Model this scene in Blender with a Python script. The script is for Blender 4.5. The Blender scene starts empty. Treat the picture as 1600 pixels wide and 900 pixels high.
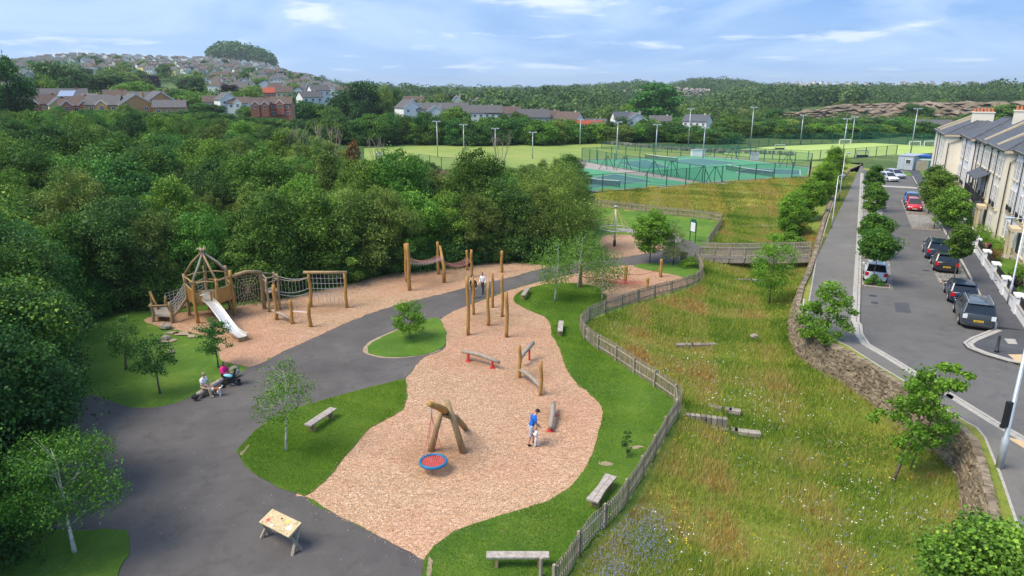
import bpy, bmesh, math, random
import numpy as np
from mathutils import Vector, Matrix, noise
R = math.radians
# ---------------------------------------------------------------- camera, sky, sun, exposure
sc = bpy.context.scene
C = sc.collection
CAMZ = 16.0; PITCH = 16.45; FPX = 1066.67
cam = bpy.data.cameras.new('camera'); cam.lens = 24; cam.sensor_width = 36; cam.clip_start = .5; cam.clip_end = 30000
camo = bpy.data.objects.new('camera', cam); C.objects.link(camo)
camo.location = (0, 0, CAMZ); camo.rotation_euler = (R(90 - PITCH), 0, 0); sc.camera = camo
SUN_EL, SUN_AZ = 56, 248          # azimuth measured clockwise from +Y (behind the camera, to the left)
w = bpy.data.worlds.new('World'); sc.world = w; w.use_nodes = True
nt = w.node_tree; nt.nodes.clear()
def wn(t, **k):
    n = nt.nodes.new(t)
    for a, b in k.items(): setattr(n, a, b)
    return n
sky = wn('ShaderNodeTexSky', sky_type='NISHITA'); sky.sun_disc = False
sky.sun_elevation = R(SUN_EL); sky.sun_rotation = R(SUN_AZ); sky.air_density = 1.0; sky.dust_density = .6; sky.ozone_density = 1.5
geo = wn('ShaderNodeTexCoord')
sep = wn('ShaderNodeSeparateXYZ'); nt.links.new(geo.outputs['Generated'], sep.inputs[0])
def wmath(op, a, b=None, clamp=False):
    n = wn('ShaderNodeMath', operation=op); n.use_clamp = clamp
    for i, x in enumerate((a, b)):
        if x is None: continue
        if isinstance(x, (int, float)): n.inputs[i].default_value = x
        else: nt.links.new(x, n.inputs[i])
    return n.outputs[0]
zz = wmath('MAXIMUM', sep.outputs[2], 0.0); zd = wmath('ADD', zz, 0.10)
cx = wmath('DIVIDE', sep.outputs[0], zd); cy = wmath('DIVIDE', sep.outputs[1], zd)
comb = wn('ShaderNodeCombineXYZ'); nt.links.new(cx, comb.inputs[0]); nt.links.new(cy, comb.inputs[1])
def cloud(scale, detail, lo, hi, off, dist=0.3):
    mp = wn('ShaderNodeMapping'); mp.inputs['Location'].default_value = off; nt.links.new(comb.outputs[0], mp.inputs[0])
    n = wn('ShaderNodeTexNoise'); n.inputs['Scale'].default_value = scale; n.inputs['Detail'].default_value = detail
    n.inputs['Roughness'].default_value = .6; n.inputs['Distortion'].default_value = dist
    nt.links.new(mp.outputs[0], n.inputs[0])
    r = wn('ShaderNodeMapRange', interpolation_type='SMOOTHSTEP'); r.inputs[1].default_value = lo; r.inputs[2].default_value = hi
    nt.links.new(n.outputs[0], r.inputs[0]); return r.outputs[0]
def wmix(f, a, b):
    m = wn('ShaderNodeMix', data_type='RGBA')
    for s, x in ((0, f), (6, a), (7, b)):
        if isinstance(x, (int, float)): m.inputs[s].default_value = x
        elif isinstance(x, tuple): m.inputs[s].default_value = x
        else: nt.links.new(x, m.inputs[s])
    return m.outputs[2]
SKYK = .10
def sc_(c): return (c[0] / SKYK, c[1] / SKYK, c[2] / SKYK, 1)
veil = cloud(.20, 7, .28, .60, (3.1, 1.7, 0), .6)
band = cloud(.42, 9, .42, .64, (1.4, 5.2, 0), .9)
cum = cloud(.95, 11, .54, .68, (7.3, 2.2, 0), .25)
blue = wmix(.75, sky.outputs[0], sc_((.085, .28, .74)))
c1 = wmix(wmath('MULTIPLY', veil, .70), blue, sc_((.44, .61, .86)))
c2 = wmix(wmath('MULTIPLY', band, .58), c1, sc_((.58, .72, .89)))
c3 = wmix(wmath('MULTIPLY', cum, .75), c2, sc_((.86, .90, .97)))
# paler towards the horizon, as air does
hz = wmath('POWER', wmath('SUBTRACT', 1.0, wmath('MULTIPLY', zz, 3.2), True), 3.0)
c4 = wmix(wmath('MULTIPLY', hz, .55), c3, sc_((.40, .60, .86)))
bg = wn('ShaderNodeBackground'); bg.inputs[1].default_value = SKYK
nt.links.new(c4, bg.inputs[0]); out = wn('ShaderNodeOutputWorld'); nt.links.new(bg.outputs[0], out.inputs[0])
sl = bpy.data.lights.new('sun', 'SUN'); sl.energy = 4.0; sl.angle = R(32); sl.color = (1, .90, .74)
so = bpy.data.objects.new('sun', sl); C.objects.link(so)
_sd = Vector((math.sin(R(SUN_AZ)) * math.cos(R(SUN_EL)), math.cos(R(SUN_AZ)) * math.cos(R(SUN_EL)), math.sin(R(SUN_EL))))
so.rotation_euler = _sd.to_track_quat('Z', 'Y').to_euler()
sc.view_settings.view_transform = 'Standard'; sc.view_settings.look = 'None'
sc.view_settings.exposure = 0.38; sc.view_settings.gamma = 1
sc.render.engine = 'CYCLES'
sc.cycles.max_bounces = 5; sc.cycles.diffuse_bounces = 2; sc.cycles.glossy_bounces = 2; sc.cycles.transmission_bounces = 3
sc.cycles.transparent_max_bounces = 8; sc.cycles.volume_bounces = 0
sc.cycles.caustics_reflective = False; sc.cycles.caustics_refractive = False
# ---------------------------------------------------------------- photo ray <-> ground helpers
CP, SP = math.cos(R(PITCH)), math.sin(R(PITCH))
def ray(px, py):
    v = (py - 450) / FPX
    return ((px - 800) / FPX, CP - v * SP, -(SP + v * CP))
U = (.446, .895); N = (.895, -.446)
def un(u, n): return (u * U[0] + n * N[0], u * U[1] + n * N[1])
def to_un(x, y): return (x * U[0] + y * U[1], x * N[0] + y * N[1])
def sm(t): t = np.clip(t, 0, 1); return t * t * (3 - 2 * t)
def RZ(u): return 1.5 - .7 * sm((np.asarray(u, float) - 65) / 75)
def Gz(px, py, z=0.0):
    d = ray(px, py); t = (CAMZ - z) / -d[2]; return (d[0] * t, d[1] * t)
def Groad(px, py):
    z = 1.5
    for i in range(12):
        x, y = Gz(px, py, z); z = float(RZ(to_un(x, y)[0]))
    return (x, y)
def P(px, py, zc):
    d = ray(px, py); return (d[0] * zc, d[1] * zc, CAMZ + d[2] * zc)
def zat(x, y, py):
    v = (py - 450) / FPX
    return CAMZ - y * (SP + v * CP) / (CP - v * SP)
def proj(x, y, z):
    zc = y * CP + (CAMZ - z) * SP
    return (800 + FPX * x / zc, 450 + FPX * (-y * SP + (CAMZ - z) * CP) / zc, zc)
# ---------------------------------------------------------------- materials
MATS = {}
def newmat(name, rough=.8):
    m = bpy.data.materials.new(name); m.use_nodes = True
    b = m.node_tree.nodes['Principled BSDF']; b.inputs['Roughness'].default_value = rough
    b.inputs['Specular IOR Level'].default_value = .3
    return m, m.node_tree, b
class NB:
    """tiny node helper"""
    def __init__(s, nt): s.nt = nt; s.co = nt.nodes.new('ShaderNodeTexCoord').outputs['Object']
    def n(s, t, **k):
        x = s.nt.nodes.new(t)
        for a, b in k.items(): setattr(x, a, b)
        return x
    def l(s, a, b): s.nt.links.new(a, b)
    def pos(s): s.co = s.n('ShaderNodeNewGeometry').outputs['Position']; return s
    def noise(s, scale, detail=4, rough=.55, vec=None, dist=0):
        x = s.n('ShaderNodeTexNoise'); x.inputs['Scale'].default_value = scale; x.inputs['Detail'].default_value = detail
        x.inputs['Roughness'].default_value = rough; x.inputs['Distortion'].default_value = dist
        s.l(vec or s.co, x.inputs[0]); return x.outputs[0]
    def vor(s, scale, out='Color', feature='F1', vec=None, rnd=1):
        x = s.n('ShaderNodeTexVoronoi', feature=feature); x.inputs['Scale'].default_value = scale
        x.inputs['Randomness'].default_value = rnd
        s.l(vec or s.co, x.inputs[0]); return x.outputs[out]
    def scaled(s, v, rot=(0, 0, 0)):
        x = s.n('ShaderNodeMapping'); x.inputs['Scale'].default_value = v; x.inputs['Rotation'].default_value = rot; s.l(s.co, x.inputs[0]); return x.outputs[0]
    def ramp(s, f, stops, interp='LINEAR'):
        x = s.n('ShaderNodeValToRGB'); x.color_ramp.interpolation = interp
        e = x.color_ramp.elements
        while len(e) < len(stops): e.new(.5)
        for i, (p, c) in enumerate(stops):
            e[i].position = p; e[i].color = (*c, 1) if len(c) == 3 else c
        s.l(f, x.inputs[0]); return x.outputs[0]
    def mr(s, f, a, b, c=0, d=1):
        x = s.n('ShaderNodeMapRange'); 
        for i, v in enumerate((a, b, c, d)): x.inputs[i + 1].default_value = v
        s.l(f, x.inputs[0]); return x.outputs[0]
    def mix(s, f, a, b, mode='MIX'):
        x = s.n('ShaderNodeMix', data_type='RGBA', blend_type=mode)
        for i, v in ((0, f), (6, a), (7, b)):
            if isinstance(v, (int, float)): x.inputs[i].default_value = v
            elif isinstance(v, tuple): x.inputs[i].default_value = (*v, 1) if len(v) == 3 else v
            else: s.l(v, x.inputs[i])
        return x.outputs[2]
    def math(s, op, a, b=None):
        x = s.n('ShaderNodeMath', operation=op)
        for i, v in enumerate((a, b)):
            if v is None: continue
            if isinstance(v, (int, float)): x.inputs[i].default_value = v
            else: s.l(v, x.inputs[i])
        return x.outputs[0]
    def bump(s, b, h, strength=.4, dist=.02):
        x = s.n('ShaderNodeBump'); x.inputs['Strength'].default_value = strength; x.inputs['Distance'].default_value = dist
        s.l(h, x.inputs['Height']); s.l(x.outputs[0], b.inputs['Normal'])
def pm(name, c1, c2, scale=3, rough=.8, bump=.3, metal=0, spec=.3, world=False, stretch=None, detail=5):
    if name in MATS: return MATS[name]
    m, t, b = newmat(name, rough); k = NB(t)
    if world: k.pos()
    vec = k.scaled(stretch) if stretch else None
    f = k.noise(scale, detail, .6, vec)
    k.l(k.ramp(f, [(.3, c1), (.7, c2)]), b.inputs['Base Color'])
    b.inputs['Metallic'].default_value = metal; b.inputs['Specular IOR Level'].default_value = spec
    if bump: k.bump(b, k.noise(scale * 6, 3, .6, vec), bump, .01)
    MATS[name] = m; return m
def flat(name, c, rough=.6, metal=0, spec=.4):
    return pm(name, tuple(x * .88 for x in c), tuple(min(1, x * 1.1) for x in c), 4, rough, 0, metal, spec)
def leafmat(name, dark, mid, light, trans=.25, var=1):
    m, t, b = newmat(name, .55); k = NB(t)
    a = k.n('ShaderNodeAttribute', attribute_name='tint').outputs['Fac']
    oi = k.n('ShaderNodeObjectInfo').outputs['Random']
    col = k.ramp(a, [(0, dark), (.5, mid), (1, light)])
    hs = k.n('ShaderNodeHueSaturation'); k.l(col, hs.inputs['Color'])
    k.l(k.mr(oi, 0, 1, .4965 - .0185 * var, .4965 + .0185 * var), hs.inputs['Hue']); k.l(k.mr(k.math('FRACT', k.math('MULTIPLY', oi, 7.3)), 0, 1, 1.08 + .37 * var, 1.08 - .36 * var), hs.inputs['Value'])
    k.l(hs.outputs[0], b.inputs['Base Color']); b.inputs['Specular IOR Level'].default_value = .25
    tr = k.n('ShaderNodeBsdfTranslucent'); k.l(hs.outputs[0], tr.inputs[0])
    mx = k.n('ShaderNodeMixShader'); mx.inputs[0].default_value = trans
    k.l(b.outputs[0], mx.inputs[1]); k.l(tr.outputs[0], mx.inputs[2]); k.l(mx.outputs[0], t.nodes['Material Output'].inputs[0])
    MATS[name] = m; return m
leafmat('leaf_oak', (0.046, 0.109, 0.014), (0.088, 0.209, 0.022), (0.207, 0.380, 0.036))
leafmat('leaf_dark', (0.027, 0.081, 0.017), (0.050, 0.141, 0.024), (0.126, 0.271, 0.036))
leafmat('leaf_olive', (.075, .135, .024), (.150, .240, .040), (.280, .400, .075))
leafmat('leaf_willow', (.095, .165, .026), (.180, .290, .045), (.310, .430, .085), .3, .2)
leafmat('leaf_maple', (.085, .195, .014), (.160, .330, .026), (.270, .470, .045), .42, .3)
leafmat('leaf_far', (.022, .062, .018), (.050, .118, .030), (.120, .215, .050))
leafmat('leaf_birch', (.060, .150, .018), (.120, .255, .032), (.230, .400, .060), .3, .3)
leafmat('leaf_pine', (0.081, 0.128, 0.036), (0.161, 0.217, 0.067), (0.275, 0.326, 0.097))
leafmat('leaf_purple', (.012, .008, .014), (.030, .016, .026), (.055, .028, .040))
leafmat('leaf_red', (.08, .07, .02), (.14, .12, .03), (.42, .10, .04))
leafmat('leaf_fresh', (.055, .135, .014), (.120, .250, .025), (.240, .400, .045))
M_bark = pm('bark', (.09, .07, .05), (.20, .17, .13), 6, .9, .5, stretch=(1, 1, .3))
M_birchbark = pm('birch_bark', (.30, .28, .25), (.75, .73, .70), 5, .8, .3, stretch=(1, 1, 2.5))
M_bare = pm('bare_bark', (.22, .18, .12), (.38, .33, .25), 6, .9, .3)
# --- lawn
m, t, b = newmat('lawn_grass', .85); k = NB(t).pos()
big = k.noise(.35, 5, .6); fine = k.noise(14, 4, .7); fiber = k.noise(55, 2, .7)
big2 = k.noise(2.2, 5, .7); c = k.ramp(big, [(.36, (.105, .215, .010)), (.5, (.165, .295, .016)), (.62, (.27, .37, .035))])
c = k.mix(k.mr(big2, .4, .65, 0, .6), c, (.070, .180, .014))
c = k.mix(k.mr(fine, .3, .7, 0, .7), c, (.055, .150, .014))
c = k.mix(k.mr(fiber, .45, .75, 0, .55), c, (.14, .28, .04))
vd = k.vor(8, 'Distance'); clov = k.math('MULTIPLY', k.math('LESS_THAN', vd, .19), k.mr(k.noise(.6, 3), .48, .58))
c = k.mix(k.math('MULTIPLY', clov, .5), c, (.45, .52, .36))
dirt = k.mr(k.noise(.7, 6, .68, dist=1), .66, .72)
c = k.mix(k.math('MULTIPLY', dirt, .7), c, (.30, .24, .13))
k.l(c, b.inputs['Base Color']); k.bump(b, k.noise(22, 4, .75), 1, .12); MATS['lawn'] = m
# --- meadow ground
m, t, b = newmat('meadow_ground', .9); k = NB(t).pos()
c = k.ramp(k.noise(.16, 6, .65), [(.30, (.13, .22, .022)), (.48, (.25, .31, .035)), (.60, (.40, .37, .06)), (.74, (.50, .40, .11))])
c = k.mix(k.mr(k.noise(3, 6, .75), .35, .7, 0, .6), c, (.07, .12, .02))
c = k.mix(k.mr(k.noise(20, 3, .75), .5, .8, 0, .5), c, (.36, .34, .12))
k.l(c, b.inputs['Base Color']); k.bump(b, k.noise(8, 4, .7), 1, .15); MATS['meadow'] = m
# --- rough far grass / countryside
m, t, b = newmat('countryside', .9); k = NB(t).pos()
c = k.ramp(k.noise(.02, 6, .65), [(.32, (.035, .085, .020)), (.5, (.075, .130, .030)), (.62, (.14, .19, .05)), (.75, (.20, .20, .09))])
c = k.mix(k.mr(k.noise(.25, 5, .7), .4, .7, 0, .7), c, (.03, .07, .018))
k.l(c, b.inputs['Base Color']); k.bump(b, k.noise(.4, 4), .8, 2.5); MATS['country'] = m
# --- undergrowth
m, t, b = newmat('woodland_floor', .9); k = NB(t).pos()
c = k.ramp(k.noise(.7, 6, .65), [(.3, (.012, .035, .008)), (.6, (.028, .075, .014)), (.8, (.05, .10, .02))])
k.l(c, b.inputs['Base Color']); k.bump(b, k.noise(6, 4), 1, .2); MATS['floor'] = m
# --- sports grass
def field(name, a, bb, cc):
    m, t, b = newmat(name, .85); k = NB(t).pos()
    c = k.ramp(k.noise(.06, 5, .6), [(.3, a), (.5, bb), (.7, cc)])
    c = k.mix(k.mr(k.noise(1.5, 4, .7), .4, .8, 0, .5), c, tuple(x * .8 for x in a))
    k.l(c, b.inputs['Base Color']); MATS[name] = m
field('playing_field', (.17, .25, .05), (.24, .31, .065), (.33, .35, .10))
field('synthetic_turf', (.32, .43, .11), (.37, .48, .12), (.42, .52, .15))
field('court_green', (.06, .26, .13), (.085, .30, .15), (.12, .34, .19))
field('court_blue', (.055, .15, .14), (.075, .18, .17), (.10, .22, .20))
# --- asphalt
def asph(name, a, bb, speck=.15):
    m, t, b = newmat(name, .88); k = NB(t).pos()
    c = k.ramp(k.noise(.22, 6, .6), [(.3, a), (.7, bb)])
    c = k.mix(k.mr(k.noise(60, 3, .8), .45, .8, 0, .5), c, tuple(min(1, x * 1.7) for x in bb))
    c = k.mix(k.mr(k.noise(.8, 6, .75, dist=.6), .5, .72, 0, .5), c, tuple(x * .62 for x in a))
    c = k.mix(k.mr(k.noise(.33, 5, .7, dist=.4), .55, .7, 0, .35), c, tuple(x * 1.5 for x in bb))
    lit = k.math('MULTIPLY', k.math('LESS_THAN', k.vor(1.7, 'Distance'), .035), speck * 3)
    c = k.mix(lit, c, (.45, .43, .38))
    k.l(c, b.inputs['Base Color']); k.bump(b, k.noise(90, 2), .35, .01); MATS[name] = m
asph('path_asphalt', (.070, .063, .060), (.118, .107, .101))
asph('road_asphalt', (.093, .088, .084), (.133, .127, .121), .02)
asph('pavement_asphalt', (.125, .117, .105), (.17, .16, .145), .03)
asph('pavement_dark', (.055, .056, .062), (.085, .086, .092), .02)
asph('plaza', (.26, .23, .21), (.33, .30, .27), .02)
# --- wood chips
m, t, b = newmat('wood_chips', .9); k = NB(t).pos()
wrp = k.n('ShaderNodeVectorMath', operation='ADD'); nz = k.n('ShaderNodeTexNoise'); nz.inputs['Scale'].default_value = 5; k.l(k.co, nz.inputs[0])
k.l(k.co, wrp.inputs[0]); k.l(nz.outputs[1], wrp.inputs[1])
s1 = k.n('ShaderNodeMapping'); s1.inputs['Scale'].default_value = (1, 2.2, 1); s1.inputs['Rotation'].default_value = (0, 0, .6); k.l(wrp.outputs[0], s1.inputs[0])
sp1 = k.n('ShaderNodeSeparateColor'); k.l(k.vor(19, 'Color', vec=s1.outputs[0]), sp1.inputs[0])
c = k.ramp(sp1.outputs[0], [(0, (.17, .075, .028)), (.22, (.44, .205, .075)), (.5, (.78, .455, .26)), (.8, (.93, .645, .43)), (1, (.97, .84, .64))])
pink = k.mr(k.noise(.09, 4, .6), .4, .6)
c = k.mix(k.math('MULTIPLY', pink, .30), c, (.78, .34, .22))
c = k.mix(k.mr(k.noise(.35, 6, .75), .5, .8, 0, .30), c, (.36, .20, .09))
CHIP_NODES = (k, b, c, sp1, m); MATS['chips'] = m
# --- rock / stone
def stone(name, a, bb, cc, s=2.0):
    m, t, b = newmat(name, .92); k = NB(t)
    c = k.ramp(k.noise(s, 6, .7), [(.3, a), (.5, bb), (.7, cc)])
    oi = k.n('ShaderNodeAttribute', attribute_name='tint').outputs['Fac']
    c = k.mix(k.mr(oi, 0, 1, 0, .55), c, tuple(x * .35 for x in a))
    k.l(c, b.inputs['Base Color']); k.bump(b, k.noise(s * 5, 5, .7), .9, .05); MATS[name] = m
stone('dry_stone', (.17, .13, .085), (.31, .245, .165), (.46, .38, .28))
stone('boulder', (.20, .17, .13), (.34, .29, .23), (.46, .42, .36))
stone('quarry', (.09, .080, .045), (.22, .165, .11), (.36, .29, .21), .12)
stone('quarry_grey', (.16, .14, .12), (.28, .25, .22), (.40, .37, .33), .06)
# --- wood
def wood(name, a, bb, s=2.0, st=(9, 9, 1)):
    m, t, b = newmat(name, .75); k = NB(t)
    g = k.noise(s, 6, .65, k.scaled(st)); c = k.ramp(g, [(.3, a), (.7, bb)])
    c = k.mix(k.mr(k.noise(1.3, 4, .6), .5, .8, 0, .5), c, tuple(x * .55 for x in a))
    at = k.n('ShaderNodeAttribute', attribute_name='tint').outputs['Fac']; c = k.mix(k.math('MULTIPLY', at, .55), c, tuple(x * .6 for x in a))
    k.l(c, b.inputs['Base Color']); k.bump(b, g, .5, .01); MATS[name] = m; return m
wood('new_wood', (.30, .15, .035), (.52, .30, .09))
wood('mid_wood', (.24, .16, .075), (.44, .32, .17))
wood('grey_wood', (.20, .165, .13), (.42, .37, .31), 2.2)
wood('bench_wood', (.24, .20, .17), (.52, .46, .41), 2.2, (3, 3, 3))
wood('fence_wood', (.24, .205, .145), (.46, .405, .31), 1.5, (6, 6, 1))
pm('panel_wood', (.42, .32, .17), (.62, .50, .30), 9, .55, .2)
# --- building
def render_mat(name, c, dirt=.6):
    m, t, b = newmat(name, .85); k = NB(t)
    cc = k.ramp(k.noise(.5, 5, .6), [(.3, tuple(x * .92 for x in c)), (.7, c)])
    st = k.mr(k.noise(1.0, 5, .7, k.scaled((2.2, 2.2, .25))), .52, .75, 0, dirt * .5)
    cc = k.mix(st, cc, tuple(x * .55 for x in c))
    k.l(cc, b.inputs['Base Color']); k.bump(b, k.noise(20, 3), .2, .01); MATS[name] = m
render_mat('cream_render', (.84, .78, .64), .3); render_mat('white_render', (.84, .84, .84), .4); render_mat('stone_trim', (.60, .50, .34))
render_mat('pale_wall', (.55, .52, .46)); render_mat('white_wall', (.80, .80, .78), .3); render_mat('yellow_wall', (.70, .62, .30), .3)
def tiles(name, a, bb, s=3.0):
    m, t, b = newmat(name, .7); k = NB(t)
    br = k.n('ShaderNodeTexBrick'); br.inputs['Scale'].default_value = s; br.inputs['Color1'].default_value = (*a, 1); br.inputs['Color2'].default_value = (*bb, 1)
    br.inputs['Mortar'].default_value = (*[x * .45 for x in a], 1); br.inputs['Mortar Size'].default_value = .02; br.inputs['Brick Width'].default_value = .9; br.inputs['Row Height'].default_value = .6
    k.l(k.co, br.inputs[0])
    c = k.mix(k.mr(k.noise(.8, 5, .7), .4, .8, 0, .5), br.outputs[0], tuple(x * .65 for x in a))
    k.l(c, b.inputs['Base Color']); k.bump(b, br.outputs[1], -.4, .01); MATS[name] = m
tiles('slate', (.080, .088, .105), (.120, .130, .150)); tiles('brown_tiles', (.10, .070, .055), (.15, .105, .085)); tiles('grey_tiles', (.095, .09, .09), (.145, .14, .14)); tiles('red_tiles', (.36, .07, .035), (.45, .10, .05))
def brick(name, a, bb):
    m, t, b = newmat(name, .85); k = NB(t)
    mp = k.n('ShaderNodeMapping'); mp.inputs['Rotation'].default_value = (R(90), 0, 0); k.l(k.co, mp.inputs[0])
    br = k.n('ShaderNodeTexBrick'); br.inputs['Scale'].default_value = 4; br.inputs['Color1'].default_value = (*a, 1); br.inputs['Color2'].default_value = (*bb, 1)
    br.inputs['Mortar'].default_value = (.35, .30, .25, 1); br.inputs['Mortar Size'].default_value = .015
    k.l(mp.outputs[0], br.inputs[0]); c = k.mix(k.mr(k.noise(1, 5), .4, .8, 0, .4), br.outputs[0], tuple(x * .6 for x in a))
    k.l(c, b.inputs['Base Color']); MATS[name] = m
brick('red_brick', (.42, .11, .05), (.50, .16, .08)); brick('orange_brick', (.56, .28, .09), (.64, .36, .13))
pm('kerb_stone', (.30, .28, .25), (.46, .43, .38), 5, .85, .3, world=True)
m, t, b = newmat('cobbles', .85); k = NB(t).pos()
vc = k.vor(7, 'Distance', 'DISTANCE_TO_EDGE', rnd=.5); sp = k.n('ShaderNodeSeparateColor'); k.l(k.vor(7, 'Color', rnd=.5), sp.inputs[0])
c = k.ramp(sp.outputs[0], [(0, (.20, .19, .17)), (1, (.40, .38, .34))]); c = k.mix(k.math('LESS_THAN', vc, .07), c, (.12, .11, .10))
k.l(c, b.inputs['Base Color']); k.bump(b, vc, .8, .03); MATS['cobbles'] = m
pm('soil', (.10, .06, .035), (.22, .14, .08), 8, .95, .8); pm('tactile_paving', (.50, .36, .20), (.60, .44, .26), 6, .85, .3)
pm('bare_earth', (.27, .20, .13), (.42, .33, .23), 2, .95, .5, world=True)
flat('black_paint', (.022, .024, .028), .45); flat('galvanised', (.52, .55, .58), .45, .5); flat('white_paint', (.80, .80, .80), .5)
flat('green_paint', (.015, .12, .075), .5); flat('sign_white', (.75, .78, .78), .4); flat('rubber', (.018, .018, .018), .8)
flat('steel', (.74, .71, .67), .36, .55); flat('dark_steel', (.10, .11, .13), .3, .6); flat('red_paint', (.60, .05, .045), .45); flat('blue_rope', (.01, .16, .34), .6)
flat('red_rope', (.60, .11, .10), .7); flat('pink_rope', (.52, .25, .22), .8); flat('tan_rope', (.48, .36, .24), .8); flat('grey_rope', (.42, .40, .38), .8); flat('yellow_rope', (.55, .50, .16), .7)
flat('terracotta', (.55, .17, .08), .8); flat('shed_grey', (.42, .47, .52), .5); flat('container_green', (.02, .20, .19), .5); flat('blue_trim', (.03, .10, .42), .5)
flat('skin', (.55, .30, .21), .6, 0, .3); flat('hair_dark', (.04, .025, .018), .6); flat('hair_grey', (.35, .28, .22), .7); flat('cloth_white', (.78, .78, .80), .85); flat('cloth_blue', (.01, .13, .55), .85)
flat('cloth_grey', (.42, .44, .50), .85); flat('cloth_pink', (.80, .02, .25), .8); flat('cloth_black', (.02, .02, .025), .85); flat('cloth_khaki', (.50, .38, .26), .9); flat('cloth_maroon', (.16, .03, .06), .9)
flat('cloth_cyan', (.25, .62, .75), .8); flat('cloth_olive', (.17, .18, .11), .85); flat('fur_white', (.80, .76, .72), .9); flat('fur_brown', (.33, .10, .03), .9)
flat('yellow_plate', (.85, .55, .02), .4); flat('white_plate', (.8, .8, .8), .4); flat('tail_red', (.55, .01, .015), .25); flat('lamp_clear', (.75, .77, .80), .15); flat('plastic_black', (.02, .02, .022), .55)
flat('yellow_paint', (.85, .65, .03), .4); flat('orange_fruit', (.8, .3, .02), .6); flat('solar', (.12, .20, .36), .25)
def glass(name, c, r=.06):
    m, t, b = newmat(name, r); b.inputs['Base Color'].default_value = (*c, 1); b.inputs['Specular IOR Level'].default_value = .9; MATS[name] = m
glass('window_glass', (.07, .085, .10), .08); glass('car_glass', (.012, .015, .018), .04)
def paint(name, c):
    m, t, b = newmat(name, .28); k = NB(t); k.l(k.ramp(k.noise(3, 3), [(.3, tuple(x * .93 for x in c)), (.7, c)]), b.inputs['Base Color'])
    b.inputs['Coat Weight'].default_value = .8; b.inputs['Coat Roughness'].default_value = .05; MATS[name] = m
for nm, c in dict(car_white=(.75, .76, .78), car_charcoal=(.045, .055, .065), car_black=(.018, .020, .024), car_navy=(.015, .030, .060), car_blue=(.03, .12, .40), car_red=(.60, .015, .02), car_silver=(.45, .47, .50)).items(): paint(nm, c)
def MT(x): return MATS[x] if isinstance(x, str) else x
# ---------------------------------------------------------------- mesh builder
def mesh_from(name, V, F, mat, smooth=False, tint=None):
    me = bpy.data.meshes.new(name)
    V = np.asarray(V, np.float32).reshape(-1, 3)
    if isinstance(F, np.ndarray):
        k = F.shape[1]; me.vertices.add(len(V)); me.vertices.foreach_set('co', V.ravel())
        me.loops.add(F.size); me.loops.foreach_set('vertex_index', F.astype(np.int32).ravel())
        me.polygons.add(len(F)); me.polygons.foreach_set('loop_start', np.arange(0, F.size, k, dtype=np.int32))
        me.update(calc_edges=True)
    else:
        me.from_pydata(V.tolist(), [], F); me.update()
    for mm in (mat if isinstance(mat, (list, tuple)) else [mat]): me.materials.append(MT(mm))
    if smooth: me.polygons.foreach_set('use_smooth', np.ones(len(me.polygons), bool))
    if tint is not None:
        a = me.attributes.new('tint', 'FLOAT', 'FACE'); a.data.foreach_set('value', np.asarray(tint, np.float32))
    return me
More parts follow.
